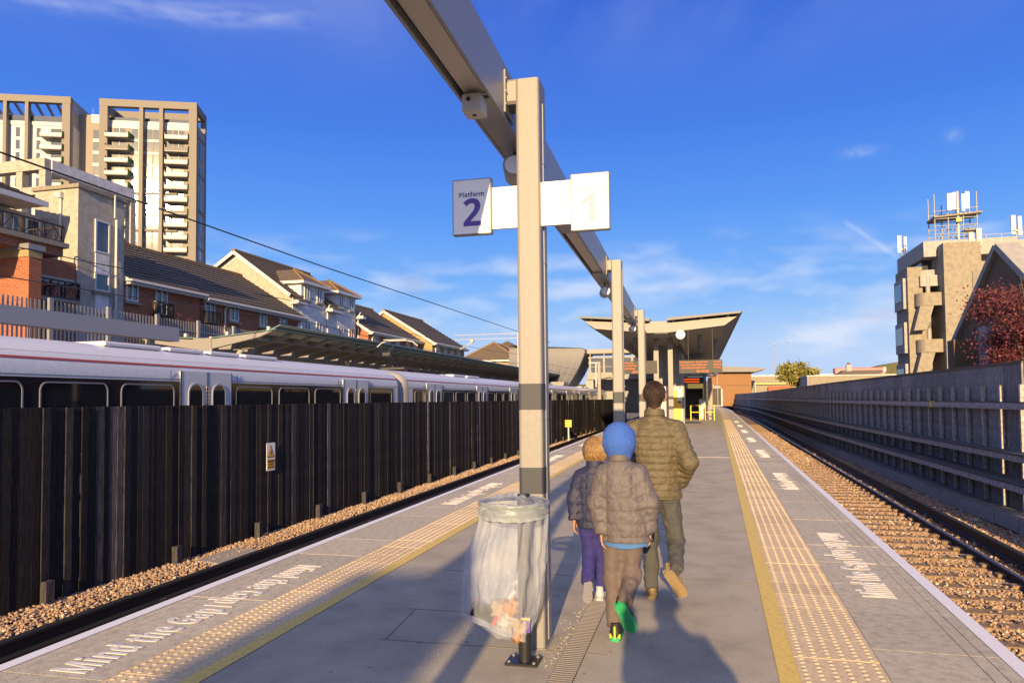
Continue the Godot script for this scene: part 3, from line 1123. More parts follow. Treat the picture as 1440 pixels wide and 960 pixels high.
# ------------------------------------------------------------------ fence on the left
func timber_fence() -> void:
	var fx := -8.36
	var t := thing("timber_fence", "tall dark weathered vertical-board fence between the tracks, in front of the train", "fence", "", Vector3(fx, -0.99, 0))
	var r := RandomNumberGenerator.new()
	r.seed = 31
	var d := 5.6
	var k := 0
	var rest := MB.new()
	var proud := 0.0
	var far_d := 0.0
	while d < 86.0:
		var w := r.randf_range(0.105, 0.165) if d < 40 else 0.2
		proud = r.randf_range(0.0, 0.016)
		if r.randf() < 0.10:
			proud = r.randf_range(0.022, 0.038)
		var top := 2.61 + r.randf_range(-0.006, 0.004)
		var bot := r.randf_range(-0.02, 0.05)
		var sz := Vector3(0.020, top - bot, w - r.randf_range(0.0015, 0.005))
		var at := Vector3(proud, (top + bot) / 2, -(d + w / 2))
		var tilt := Basis(Vector3.RIGHT, r.randfn(0, 0.0016)) * Basis(Vector3.UP, r.randfn(0, 0.03))
		if k < 292:
			var mi := 1 + int(absf(r.randfn(0, 1.3)))
			if r.randf() < 0.05:
				mi = 5
			bx(t, "board", at, sz, M["board%d" % mini(mi, 5)], tilt)
		else:
			rest.box(at, sz, tilt)
		d += w
		k += 1
	part(t, "boards_far", rest.done(), M.board2, Transform3D(), "stuff")
	for h in [0.45, 1.35, 2.2]:
		bx(t, "rail", Vector3(-0.05, h, -46.0), Vector3(0.07, 0.09, 81.0), M.board1)
	d = 7.95
	var j := 0
	while d < 84.0:
		bx(t, "post", Vector3(-0.13, 1.25, -d), Vector3(0.1, 2.5, 0.1), M.board1)
		if d < 60:
			bx(t, "stub_post", Vector3(0.10 + r.randf_range(-0.02, 0.03), 0.09, -d + r.randf_range(-0.1, 0.1)), Vector3(0.10, r.randf_range(0.42, 0.58), 0.13), M.board4, Basis(Vector3.UP, r.randfn(0, 0.1)))
		d += 2.32
		j += 1
	# little danger plate
	var s := thing("warning_plate", "small white and amber danger plate fixed to the dark fence boards", "sign", "", Vector3(fx + 0.052, 0.58, -13.1), PI / 2)
	var mb := MB.new()
	mb.prism(rrect(0.30, 0.55, 0.02), 0.0, 0.006)
	part(s, "plate", mb.done(), M.white_metal)
	mb = MB.new()
	mb.prism(PackedVector2Array([Vector2(-0.12, -0.015), Vector2(0.12, -0.015), Vector2(0, 0.24)]), 0.006, 0.008)
	part(s, "triangle_border", mb.done(), M.black_print)
	mb = MB.new()
	mb.prism(PackedVector2Array([Vector2(-0.088, 0.003), Vector2(0.088, 0.003), Vector2(0, 0.195)]), 0.008, 0.010)
	part(s, "triangle_field", mb.done(), M.sign_amber)
	mb = MB.new()
	mb.prism(PackedVector2Array([Vector2(0.01, 0.14), Vector2(-0.03, 0.075), Vector2(-0.004, 0.075), Vector2(-0.012, 0.02), Vector2(0.03, 0.09), Vector2(0.004, 0.09)]), 0.010, 0.0115)
	part(s, "lightning_bolt", mb.done(), M.black_print)
	bx(s, "caption_field", Vector3(0, -0.145, 0.0075), Vector3(0.25, 0.20, 0.003), M.sign_amber)
	for q in [["Danger", 0.055, -0.085], ["Electric", 0.032, -0.15], ["shock risk", 0.032, -0.2]]:
		part(s, "lettering", text_mesh(q[0], q[1], 0.002), M.black_print, Transform3D(Basis(), Vector3(0, q[2], 0.010)))
	# amber board on a stake
	s = thing("trackside_sign", "small amber square board on a pale stake beside the far fence", "sign", "", Vector3(-7.92, -1.0, -45.0))
	bx(s, "stake", Vector3(0, 0.5, -0.02), Vector3(0.08, 1.1, 0.05), M.off_white)
	bx(s, "board_face", Vector3(0, 1.17, 0.02), Vector3(0.40, 0.44, 0.02), M.orange_gloss)
	for q in 2:
		bx(s, "text_line", Vector3(0, 1.25 - 0.13 * q, 0.031), Vector3(0.26, 0.03, 0.004), M.sign_amber)
	# concrete hatch on the ballast
	mb = MB.new()
	mb.cbox(Vector3.ZERO, Vector3(0.5, 0.06, 1.15), 0.012)
	s = part(self, "access_cover", mb.done(), M.kerb_stone, Transform3D(Basis(Vector3.UP, 0.02) * Basis(Vector3.BACK, -0.08), Vector3(-7.78, -0.945, -11.05)))
	tag(s, "flat pale concrete slab lying on the ballast by the left rail", "cover")


# ------------------------------------------------------------------ wall on the right
func right_wall() -> void:
	var t := thing("ribbed_wall", "long grey ribbed sheet wall with pale posts beyond the right track", "wall")
	var P := func(o: float, y: float, d: float) -> Vector3: return Vector3(WX(d) + o, y, -d)
	# ribbed sheets, each about one metre wide
	var d := 17.0
	var k := 0
	while d < 172.0:
		var w := 1.03 if d < 50 else 2.06
		var mb := MB.new()
		var ribs := 8 if d < 50 else 12
		var path := []
		for i in ribs:
			for e in [[0.0, 0.0], [0.42, 0.0], [0.55, -0.035], [0.87, -0.035]]:
				path.append([d + w * (i + e[0]) / ribs, e[1]])
		path.append([d + w, 0.0])
		for i in path.size() - 1:
			var a: Vector3 = P.call(path[i][1], -0.9, path[i][0])
			var b: Vector3 = P.call(path[i + 1][1], -0.9, path[i + 1][0])
			var up := Vector3(0, 3.25, 0)
			mb.quad(a, a + up, b + up, b)
			mb.quad(a + up, a + up + Vector3(0.05, 0, 0), b + up + Vector3(0.05, 0, 0), b + up)
			mb.quad(b + Vector3(0.05, 0, 0), b + up + Vector3(0.05, 0, 0), a + up + Vector3(0.05, 0, 0), a + Vector3(0.05, 0, 0))
		part(t, "sheet", mb.done(), M["sheet%d" % rng.randi_range(0, 2)])
		d += w
		k += 1
	d = 9.74
	var mbp := MB.new()
	mbp.cbox(Vector3(0, 1.27, 0), Vector3(0.075, 2.56, 0.10), 0.008)
	var pm := mbp.done()
	while d < 120.0:
		if d > 13.0:
			part(t, "post", pm, M.wall_post, Transform3D(Basis(), P.call(-0.10, -0.68, d)))
		d += 1.03 if d < 60 else 2.06
	# rails and cable troughs in lengths
	d = 9.0
	while d < 168.0:
		var l := 3.09
		var dm := d + l / 2
		var turn := atan2(WX(d + l) - WX(d), l)
		var b := Basis(Vector3.UP, -turn)
		bx(t, "rail", P.call(-0.185, 1.425, dm), Vector3(0.09, 0.13, l - 0.012), M.wall_rail, b)
		bx(t, "cable_trough", P.call(-0.32, 0.43, dm), Vector3(0.34, 0.12, l - 0.015), M.wall_rail, b)
		bx(t, "trough_lid", P.call(-0.32, 0.505, dm), Vector3(0.38, 0.028, l - 0.012), M.trough_lid, b)
		bx(t, "cable_trough", P.call(-0.44, -0.10, dm), Vector3(0.46, 0.12, l - 0.015), M.wall_rail, b)
		bx(t, "trough_lid", P.call(-0.42, -0.02, dm), Vector3(0.52, 0.03, l - 0.012), M.trough_lid, b)
		bx(t, "cable", P.call(-0.13, 1.505, dm), Vector3(0.05, 0.03, l), M.black_plastic, b)
		d += l
	d = 9.0
	while d < 90.0:
		var l := 1.2
		bx(t, "kerb_block", P.call(-0.30, -0.86 + rng.randf_range(-0.02, 0.02), d + l / 2), Vector3(0.40 + rng.randf_range(0, 0.05), 0.28, l - 0.02), M.kerb_stone)
		d += l
	bx(t, "cable_clip", P.call(-0.19, 1.43, 22.5), Vector3(0.11, 0.16, 0.16), M.yellow_gloss)
	# dark cap along the top
	part(t, "capping", strip(P, -0.05, 0.07, 2.362, 2.362, 17.0, 172), M.black_plastic)
	part(t, "capping_edge", strip(P, -0.05, -0.049, 2.30, 2.362, 17.0, 172), M.black_plastic)


func far_ground() -> void:
	var g := setting("ground")
	var mb := MB.new()
	mb.quad(Vector3(-900, -1.3, 200), Vector3(900, -1.3, 200), Vector3(900, -1.3, -1200), Vector3(-900, -1.3, -1200))
	part(g, "ground_sheet", mb.done(), M.earth)
	# higher ground either side of the railway
	bx(g, "left_bank", Vector3(-70, 0.0, -60), Vector3(100, 2.4, 300), M.earth)
	bx(g, "right_bank", Vector3(60, 0.2, -90), Vector3(104, 2.6, 300), M.earth)


# ------------------------------------------------------------------ train
func car_profile() -> Array:  # half section: (in from the side, height)
	return [Vector2(0.06, -0.55), Vector2(0.0, -0.2), Vector2(0.0, 2.12), Vector2(0.012, 2.22), Vector2(0.035, 2.32), Vector2(0.07, 2.41), Vector2(0.135, 2.50), Vector2(0.24, 2.585), Vector2(0.40, 2.66), Vector2(0.62, 2.725), Vector2(0.95, 2.775), Vector2(1.4, 2.80)]


func carriages() -> void:
	var X := -10.02
	var prof := PackedVector2Array()
	var h := car_profile()
	for q in h:
		prof.append(Vector2(X - q.x, q.y))
	for i in range(h.size() - 2, -1, -1):
		prof.append(Vector2(X - 2.8 + h[i].x, h[i].y))
	var cars := [
		[5.3, 23.55, [6.7, 13.4, 20.3], "nearest white carriage at the left, red stripe under its silver roof"],
		[24.4, 42.0, [27.05, 33.5, 39.6], "second white carriage, carrying the raised pantograph"],
		[42.85, 59.7, [45.6, 51.3, 57.0], "third white carriage, seen either side of the large post"],
		[60.55, 77.2, [63.2, 68.9, 74.5], "fourth white carriage, right of the large post"],
		[78.05, 96.0, [81.0, 87.0, 93.0], "farthest white carriage below the curved zinc roof"]]
	for ci in cars.size():
		var q: Array = cars[ci]
		var d0: float = q[0]
		var d1: float = q[1]
		var t := thing("train_carriage", q[3], "carriage", "carriages of the train behind the fence", Vector3(X, 0, -d0))
		var o := Vector3(-X, 0, d0)
		var mb := MB.new()
		var pn := prof.size()
		mb.grid(8, pn - 1, func(i: int, j: int) -> Vector3: return Vector3(prof[j].x, prof[j].y, -lerpf(d0, d1, i / 8.0)) + o)
		part(t, "body_shell", mb.done(), M.train_white)
		mb = MB.new()  # ends
		mb.prism(prof, -d0 - 0.06, -d0 - 0.01, Transform3D(Basis(), o))
		mb.prism(prof, -d1 + 0.01, -d1 + 0.06, Transform3D(Basis(), o))
		part(t, "end_wall", mb.done(), M.bellows)
		# bright roof skin over the cant rail
		mb = MB.new()
		mb.grid(8, pn - 13, func(i: int, j: int) -> Vector3:
			var p := prof[j + 6]
			return Vector3(p.x, p.y + 0.006, -lerpf(d0 + 0.02, d1 - 0.02, i / 8.0)) + o)
		part(t, "roof_skin", mb.done(), M.train_roof)
		mb = MB.new()
		mb.sweep(PackedVector2Array([Vector2(0.0, 2.375), Vector2(0.0, 2.41), Vector2(-0.03, 2.41), Vector2(-0.03, 2.375)]), [Vector3(0, 0, -(d0 + 0.02) + d0) + Vector3(-0.045, 0, 0), Vector3(0, 0, -(d1 - 0.02) + d0) + Vector3(-0.045, 0, 0)])
		part(t, "red_stripe", mb.done(), M.train_red)
		# doors with rounded windows
		var solid := []
		for dc in q[2]:
			solid.append([dc - 0.82, dc + 0.82])
			var door := bx(t, "door", Vector3(0.008, 1.05, -(dc - d0)), Vector3(0.05, 2.5, 1.60), M.train_white)
			for e in [-1, 1]:
				var mbl := MB.new()
				var xf := Transform3D(Basis(Vector3(0, 0, -1), Vector3.UP, Vector3.RIGHT), Vector3(0.033, 1.5, -(dc - d0) + e * 0.375))
				mbl.prism(rrect(0.40, 1.06, 0.19, 5), 0.0, 0.012, xf)
				var pane := part(t, "door_window", mbl.done(), M.train_glass)
				mbl = MB.new()
				mbl.ring(rrect(0.47, 1.13, 0.22, 5), rrect(0.40, 1.06, 0.19, 5), 0.0, 0.016, xf)
				part(pane, "seal", mbl.done(), M.train_grey)
			bx(t, "door_joint", Vector3(0.034, 1.05, -(dc - d0)), Vector3(0.012, 2.5, 0.03), M.rubber)
			for e in [-1, 1]:
				bx(t, "door_edge", Vector3(0.03, 1.05, -(dc - d0) + e * 0.81), Vector3(0.02, 2.5, 0.022), M.rubber)
				if ci == 0:
					for b in 5:
						bx(t, "door_marking", Vector3(0.036, 1.98 - b * 0.075, -(dc - d0) + e * 0.03), Vector3(0.01, 0.035, 0.02), M.yellow_gloss)
					bx(t, "door_button", Vector3(0.036, 1.42, -(dc - d0) + e * 0.07), Vector3(0.012, 0.16, 0.07), M.yellow_gloss)
		# dark window band and framed windows between the doors
		var cur := d0 + 0.45
		for s in solid + [[d1 - 0.45, d1]]:
			var a: float = cur
			var b: float = s[0] - 0.02
			cur = s[1] + 0.02
			if b - a < 0.5:
				continue
			var band := bx(t, "window_band", Vector3(0.006, 1.3, -((a + b) / 2 - d0)), Vector3(0.014, 1.58, b - a), M.train_band)
			var nwin := maxi(1, roundi((b - a) / 1.75))
			var wl := (b - a) / nwin
			for k in nwin:
				var mbl := MB.new()
				var ww := wl - 0.34
				var xf := Transform3D(Basis(Vector3(0, 0, -1), Vector3.UP, Vector3.RIGHT), Vector3(0.0135, 1.42, -(a + wl * (k + 0.5) - d0)))
				mbl.prism(rrect(ww, 1.16, 0.12, 4), 0.0, 0.004, xf)
				var win := part(t, "window", mbl.done(), M.train_glass)
				mbl = MB.new()
				mbl.ring(rrect(ww + 0.05, 1.21, 0.145, 4), rrect(ww, 1.16, 0.12, 4), 0.0, 0.014, xf)
				part(win, "frame", mbl.done(), M.train_frame)
		for s in solid:
			for e in [0, 1]:
				bx(t, "panel_seam", Vector3(0.002, 2.2, -(s[e] - d0) + (0.25 if e == 0 else -0.25)), Vector3(0.008, 0.2, 0.008), M.rubber)
		bx(t, "lower_line", Vector3(0.002, 2.135, -(d1 - d0) / 2), Vector3(0.01, 0.012, d1 - d0 - 0.1), M.train_grey)
		# roof boxes
		var units := [[11.2, 12.7], [12.9, 14.0], [14.2, 15.3], [15.5, 16.9]] if ci == 0 else [[d0 + 6.5, d0 + 8.2], [d0 + 8.5, d0 + 10.4]]
		for u in units:
			var ctr: float = (u[0] + u[1]) / 2 - d0
			mb = MB.new()
			mb.cbox(Vector3(-1.15, 2.765, -ctr), Vector3(1.3, 0.09, u[1] - u[0]), 0.03)
			var ub := part(t, "roof_unit", mb.done(), M.train_roof)
			for e in 3:
				bx(ub, "vent", Vector3(-0.62, 2.812, -ctr + (e - 1) * 0.34), Vector3(0.16, 0.012, 0.16), M.rubber)
		# rounded gangway hood facing the next carriage
		if ci > 0:
			mb = MB.new()
			mb.grid(5, pn - 1, func(i: int, j: int) -> Vector3:
				var w := i / 5.0
				var s := 0.86 + 0.14 * sin(w * PI / 2)
				var c := Vector2(X - 1.4, 1.1)
				var p := c + (prof[j] - c) * s
				return Vector3(p.x, p.y, -(d0 - 0.42 * cos(w * PI / 2))) + o)
			part(t, "gangway_hood", mb.done(), M.bellows)
			mb = MB.new()
			for b in 4:
				mb.grid(1, pn - 1, func(i: int, j: int) -> Vector3:
					var c := Vector2(X - 1.4, 1.1)
					var p := c + (prof[j] - c) * (0.86 if (i + b) % 2 else 0.82)
					return Vector3(p.x, p.y, -(d0 - 0.42 - 0.11 * (b + i))) + o)
			part(t, "bellows", mb.done(), M.rubber)
		if ci == 1:
			var pg := Node3D.new()
			pg.name = "pantograph"
			t.add_child(pg)
			pg.position = o - Vector3(0, 0, 0)
			bx(pg, "base_frame", Vector3(-11.42, 2.90, -27.0), Vector3(1.0, 0.08, 1.6), M.dark_metal)
			for e in [-0.4, 0.4]:
				bar(pg, "insulator", Vector3(-11.42 + e, 2.78, -26.6), Vector3(-11.42 + e, 2.92, -26.6), 0.07, M.carton_brown, 8)
				bar(pg, "insulator", Vector3(-11.42 + e, 2.78, -27.5), Vector3(-11.42 + e, 2.92, -27.5), 0.07, M.carton_brown, 8)
			bar(pg, "lower_arm", Vector3(-11.42, 2.92, -26.8), Vector3(-11.42, 3.42, -25.75), 0.055, M.dark_metal, 8)
			bar(pg, "control_rod", Vector3(-11.35, 2.92, -26.4), Vector3(-11.38, 3.36, -25.70), 0.02, M.dark_metal)
			bar(pg, "upper_arm", Vector3(-11.42, 3.42, -25.75), Vector3(-11.42, 3.92, -26.7), 0.03, M.dark_metal)
			bx(pg, "knuckle", Vector3(-11.42, 3.42, -25.75), Vector3(0.3, 0.12, 0.14), M.dark_metal)
			mb = MB.new()
			var pts := []
			for e in 9:
				var xx := -0.85 + 1.7 * e / 8.0
				pts.append(Vector3(-11.42 + xx, 4.0 - 0.22 * pow(absf(xx) / 0.85, 5), -26.75))
			mb.tube(pts, 0.025, 6)
			part(pg, "collector_head", mb.done(), M.off_white)
			bar(pg, "collector_strip", Vector3(-11.9, 4.02, -26.5), Vector3(-10.95, 4.02, -26.5), 0.025, M.off_white)
		# wheels and underframe, mostly hidden
		bx(t, "underframe", Vector3(-1.4, -0.5, -(d1 - d0) / 2), Vector3(2.3, 0.35, d1 - d0 - 1.0), M.dark_metal)


# ------------------------------------------------------------------ platform beyond the train
func far_platform() -> void:
	var p := setting("far_platform")
	bx(p, "platform_slab", Vector3(-15.6, -0.65, -45), Vector3(4.4, 1.3, 140), M.coping1)
	bx(p, "retaining_wall", Vector3(-18.6, 0.6, -45), Vector3(0.4, 3.8, 140), M.brick_red)
	# lighting beam like the one overhead
	var t := thing("lighting_beam", "long plain grey beam crossing above the train roof at the left", "beam", "", Vector3(-13.3, 0, 0))
	bx(t, "beam", Vector3(0, 3.44, -5.0), Vector3(0.28, 0.36, 23.0), M.grey_paint)
	for d in [2.2, 9.1, 15.9]:
		bx(t, "post", Vector3(-0.25, 1.8, -d), Vector3(0.16, 3.6, 0.16), M.cream_paint)
	# gull-wing canopy with tapering arms
	t = thing("platform_canopy", "long low canopy with pale tapering arms and teal glass above the train", "canopy", "", Vector3(-16.1, 0, 0))
	var mb := MB.new()
	mb.prism(PackedVector2Array([Vector2(0.35, 3.46), Vector2(2.15, 3.80), Vector2(2.62, 3.98), Vector2(0.35, 3.78)]), -0.07, 0.07)
	var ra := mb.done()
	mb = MB.new()
	mb.prism(PackedVector2Array([Vector2(-0.35, 3.78), Vector2(-2.55, 3.92), Vector2(-2.1, 3.72), Vector2(-0.35, 3.46)]), -0.07, 0.07)
	var la := mb.done()
	mb = MB.new()
	mb.cbox(Vector3(0, 3.6, 0), Vector3(0.72, 0.44, 0.22), 0.02)
	var hub := mb.done()
	var gr := MB.new()
	gr.prism(PackedVector2Array([Vector2(0.25, 3.82), Vector2(2.68, 4.03), Vector2(2.70, 4.06), Vector2(0.25, 3.85)]), -0.66, 0.66)
	var glass_r := gr.done()
	gr = MB.new()
	gr.prism(PackedVector2Array([Vector2(-0.25, 3.82), Vector2(-0.25, 3.85), Vector2(-2.62, 3.99), Vector2(-2.6, 3.96)]), -0.66, 0.66)
	var glass_l := gr.done()
	gr = MB.new()
	gr.prism(PackedVector2Array([Vector2(2.2, 3.90), Vector2(2.86, 4.17), Vector2(2.84, 4.20), Vector2(2.18, 3.93)]), -0.65, 0.65)
	var edge := gr.done()
	var d := 21.4
	var k := 0
	while d < 90.0:
		var sh := Vector3(-0.012 * (d - 21.4), 0, -d)
		part(t, "arm", ra, M.cream_paint, Transform3D(Basis(), sh))
		part(t, "arm", la, M.cream_paint, Transform3D(Basis(), sh))
		part(t, "hub", hub, M.cream_paint, Transform3D(Basis(), sh))
		var mid := sh + Vector3(0, 0, -0.675)
		part(t, "glass_panel", glass_r, M.teal_glass, Transform3D(Basis(), mid))
		part(t, "glass_panel", glass_l, M.teal_glass, Transform3D(Basis(), mid))
		bx(t, "purlin", mid + Vector3(1.7, 3.80, 0), Vector3(0.09, 0.09, 1.2), M.soffit)
		for e in [-2.2, -0.7, 0.9, 2.45]:
			if k < 12:
				bx(t, "glazing_clip", sh + Vector3(e, 3.86 + 0.075 * absf(e) + 0.03, 0), Vector3(0.10, 0.12, 0.1), M.off_white)
		if k % 6 == 1:
			bx(t, "column", sh + Vector3(0.9, 1.8, 0), Vector3(0.16, 3.5, 0.16), M.galvanised)
			bar(t, "lamp", sh + Vector3(1.0, 3.42, 0.7), sh + Vector3(1.0, 3.3, 0.85), 0.09, M.off_white, 10)
		part(t, "edge_panel", edge, M.teal_glass, Transform3D(Basis(), mid))
		d += 1.35
		k += 1
	bx(t, "gutter", Vector3(-0.45, 3.40, -58.5), Vector3(0.5, 0.10, 74), M.soffit, Basis(Vector3.UP, 0.012))
	var lampd := thing("platform_lamp", "white disc lamp hanging from the canopy end behind the train", "lamp", "", Vector3(-15.6, 3.1, -21.1))
	bar(lampd, "stem", Vector3(0, 0.08, 0), Vector3(0, 0.35, 0), 0.02, M.off_white)
	mb = MB.new()
	mb.ball(Vector3.ZERO, Vector3(0.24, 0.09, 0.24), 14, 8)
	part(lampd, "shade", mb.done(), M.off_white)
	# palisade
	t = thing("palisade_fence", "grey steel palisade fence on the wall below the brick flats", "fence", "", Vector3(-18.5, 2.5, 0))
	d = 11.0
	while d < 46.0:
		bx(t, "post", Vector3(0.04, 1.14, -d), Vector3(0.09, 2.28, 0.14), M.galvanised)
		for y in [0.5, 1.85]:
			bx(t, "rail", Vector3(0, y, -d - 1.1), Vector3(0.04, 0.05, 2.06), M.galvanised)
		mb = MB.new()
		for i in 14:
			mb.box(Vector3(-0.03, 1.1, -d - 0.15 - i * 0.146), Vector3(0.012, 2.2, 0.062))
		part(t, "pales", mb.done(), M.galvanised, Transform3D(), "stuff")
		d += 2.2
	# overhead line
	var w := thing("catenary_wire", "thick black overhead wire slanting down across the blue sky", "wire")
	bar(w, "strand", Vector3(-13.2, 6.70, 20), Vector3(-13.2, 6.56, -24), 0.022, M.black_plastic, 5)
	bar(w, "strand", Vector3(-13.2, 6.56, -24), Vector3(-13.2, 6.86, -66), 0.022, M.black_plastic, 5)
	for q in [[-11.45, 4.03, "lower thin black overhead wire crossing the brick wall at the left"], [-12.2, 4.75, "upper thin black overhead wire crossing the cream stair tower"]]:
		w = part(self, "contact_wire", wire_mesh(Vector3(q[0], q[1], 10), Vector3(q[0], q[1] + 0.1, -80), 0.25), M.black_plastic)
		tag(w, q[2], "wire", "thin wires above the train")
	var m := thing("line_gantry", "slim grey truss arm carrying the overhead wires, left of the large post", "gantry", "", Vector3(-15.2, -0.9, -62))
	bx(m, "mast", Vector3(0, 4.2, 0), Vector3(0.16, 8.4, 0.16), M.galvanised)
	for y in [7.9, 8.3]:
		bx(m, "chord", Vector3(-2.9, y, 0), Vector3(5.8, 0.05, 0.05), M.galvanised)
	for i in 9:
		bar(m, "lattice", Vector3(-5.6 + i * 0.64, 7.9, 0), Vector3(-5.28 + i * 0.64, 8.3, 0), 0.02, M.galvanised, 4)
	bar(m, "insulator", Vector3(-4.3, 7.75, 0.1), Vector3(-4.0, 7.75, 0.1), 0.17, M.off_white, 10)
	var cb := MB.new()
	cb.tube([Vector3(-5.75, 5.9, 0.3), Vector3(-5.7, 6.7, 0.3), Vector3(-5.3, 7.0, 0.3), Vector3(-4.1, 7.6, 0.3)], 0.05, 6)
	part(m, "cantilever", cb.done(), M.off_white)


func wire_mesh(a: Vector3, b: Vector3, sag: float) -> ArrayMesh:
	var pts := []
	for i in 13:
		var t := i / 12.0
		var s := 1.0 - pow(fposmod(t * 3.0, 1.0) * 2.0 - 1.0, 2)
		pts.append(a.lerp(b, t) - Vector3(0, sag * s, 0))
	var mb := MB.new()
	mb.tube(pts, 0.011, 5)
	return mb.done()


# ------------------------------------------------------------------ houses on the left
const FACE_X := Basis(Vector3(0, 0, -1), Vector3(0, 1, 0), Vector3(1, 0, 0))


func roof_slope(e0: Vector3, e1: Vector3, r0: Vector3, r1: Vector3, courses: int) -> ArrayMesh:  # stepped courses from eave e0-e1 up to ridge r0-r1
	var mb := MB.new()
	var nn := (e1 - e0).cross(r0 - e0).normalized()
	for i in courses:
		var a := e0.lerp(r0, float(i) / courses) + nn * 0.045
		var b := e1.lerp(r1, float(i) / courses) + nn * 0.045
		var c := e1.lerp(r1, float(i + 1) / courses)
		var d := e0.lerp(r0, float(i + 1) / courses)
		mb.quad(a, b, c, d)
		mb.quad(a - nn * 0.045, b - nn * 0.045, b, a)
	return mb.done()


func window_at(parent: Node, c: Vector3, w: float, h: float, bas: Basis, lights := 2, glass := "window_glass", sill := true) -> void:
	var xf := Transform3D(bas, c)
	var o := rrect(w, h, 0.001, 1)
	var i := rrect(w - 0.14, h - 0.14, 0.001, 1)
	var mb := MB.new()
	mb.ring(o, i, -0.04, 0.035, xf)
	var win := part(parent, "window", mb.done(), M.upvc)
	mb = MB.new()
	mb.prism(rrect(w - 0.12, h - 0.12, 0.001, 1), -0.03, 0.006, xf)
	part(win, "pane", mb.done(), M[glass])
	for k in range(1, lights):
		mb = MB.new()
		mb.box(xf * Vector3(-w / 2 + w * k / lights, 0, 0.012), Vector3(0.09, h - 0.1, 0.05), bas)
		part(win, "mullion", mb.done(), M.upvc)
	if sill:
		mb = MB.new()
		mb.box(xf * Vector3(0, -h / 2 - 0.06, 0.04), Vector3(w + 0.24, 0.11, 0.14), bas)
		part(win, "sill", mb.done(), M.stone_sill)


func railing_at(parent: Node, c: Vector3, w: float, h: float, bas: Basis, depth := 0.0, panels := 3) -> void:
	var mb := MB.new()
	for y in [-h / 2, h / 2]:
		mb.box(c + bas * Vector3(0, y, depth), Vector3(w, 0.05, 0.05), bas)
	for k in panels + 1:
		var x := -w / 2 + w * k / panels
		mb.box(c + bas * Vector3(x, 0, depth), Vector3(0.055, h, 0.055), bas)
		if k < panels:
			var x2 := x + w / panels
			mb.tube([c + bas * Vector3(x, -h / 2, depth), c + bas * Vector3((x + x2) / 2, h / 2 - 0.05, depth), c + bas * Vector3(x2, -h / 2, depth)], 0.016, 4)
			mb.tube([c + bas * Vector3((x + x2) / 2, -h / 2, depth), c + bas * Vector3((x + x2) / 2, h / 2, depth)], 0.012, 4)
	part(parent, "railing", mb.done(), M.iron)


func juliet(parent: Node, c: Vector3, bas: Basis) -> void:
	var mb := MB.new()
	for y in [-0.26, 0.26]:
		mb.box(c + bas * Vector3(0, y, 0.24), Vector3(1.05, 0.045, 0.045), bas)
		for e in [-0.5, 0.5]:
			mb.box(c + bas * Vector3(e, y, 0.12), Vector3(0.045, 0.045, 0.24), bas)
	for k in 11:
		mb.box(c + bas * Vector3(-0.5 + k * 0.1, 0, 0.24), Vector3(0.025, 0.52, 0.025), bas)
	for e in [-0.5, 0.5]:
		for k in 3:
			mb.box(c + bas * Vector3(e, 0, 0.06 + k * 0.07), Vector3(0.025, 0.52, 0.025), bas)
	part(parent, "balcony_railing", mb.done(), M.iron)


func gable_block(t: Node3D, x0: float, x1: float, d0: float, d1: float, y0: float, ye: float, xr: float, yr: float, wall: Material, roofm: Material, over := 0.25, ov := 0.3, eaves := true) -> void:
	# walls with gable ends facing along the railway, roof with stepped courses
	var mb := MB.new()
	mb.prism(PackedVector2Array([Vector2(x0, y0), Vector2(x1, y0), Vector2(x1, ye), Vector2(xr, yr), Vector2(x0, ye)]), -d1, -d0)
	part(t, "wall", mb.done(), wall)
	var sl1 := (yr - ye) / (x1 - xr)
	var e0 := Vector3(x1 + ov, ye - ov * sl1 + 0.12, -d0 + over)
	var e1 := Vector3(x1 + ov, ye - ov * sl1 + 0.12, -d1 - over)
	var r0 := Vector3(xr, yr + 0.12, -d0 + over)
	var r1 := Vector3(xr, yr + 0.12, -d1 - over)
	part(t, "roof", roof_slope(e0, e1, r0, r1, 14), roofm)
	var sl0 := (yr - ye) / (xr - x0)
	part(t, "roof", roof_slope(Vector3(x0 - ov, ye - ov * sl0 + 0.12, -d1 - over), Vector3(x0 - ov, ye - ov * sl0 + 0.12, -d0 + over), r1, r0, 6), roofm)
	bx(t, "ridge", Vector3(xr, yr + 0.15, -(d0 + d1) / 2), Vector3(0.22, 0.12, d1 - d0 + over * 2), M.ridge_tile)
	if eaves:
		eave_line(t, e0, x1, d0, d1, over)
	# barge board on the near gable
	for s in [[x1 + ov, e0.y], [x0 - ov, ye - ov * sl0 + 0.12]]:
		var a := Vector3(s[0], s[1] - 0.09, -d0 + over - 0.03)
		var b := Vector3(xr, yr + 0.03, -d0 + over - 0.03)
		var dir := (b - a).normalized()
		bx(t, "barge_board", (a + b) / 2, Vector3((b - a).length(), 0.19, 0.05), M.upvc, Basis(dir, Vector3.BACK.cross(dir), Vector3.BACK))


func eave_line(t: Node3D, e0: Vector3, x1: float, d0: float, d1: float, over: float) -> void:
	bx(t, "fascia", Vector3(e0.x + 0.02, e0.y - 0.10, -(d0 + d1) / 2), Vector3(0.06, 0.16, d1 - d0 + over * 2 - 0.02), M.upvc)
	var mb := MB.new()
	mb.tube([Vector3(e0.x + 0.10, e0.y - 0.05, -d0 + over), Vector3(e0.x + 0.10, e0.y - 0.05, -d1 - over)], 0.065, 8)
	part(t, "gutter", mb.done(), M.upvc)
	bx(t, "soffit", Vector3((e0.x + x1) / 2, e0.y - 0.16, -(d0 + d1) / 2), Vector3(e0.x - x1 + 0.02, 0.03, d1 - d0 + over * 2 - 0.05), M.upvc)


func downpipe(t: Node3D, pts: Array) -> void:
	var mb := MB.new()
	mb.tube(pts, 0.05, 8)
	part(t, "downpipe", mb.done(), M.upvc)


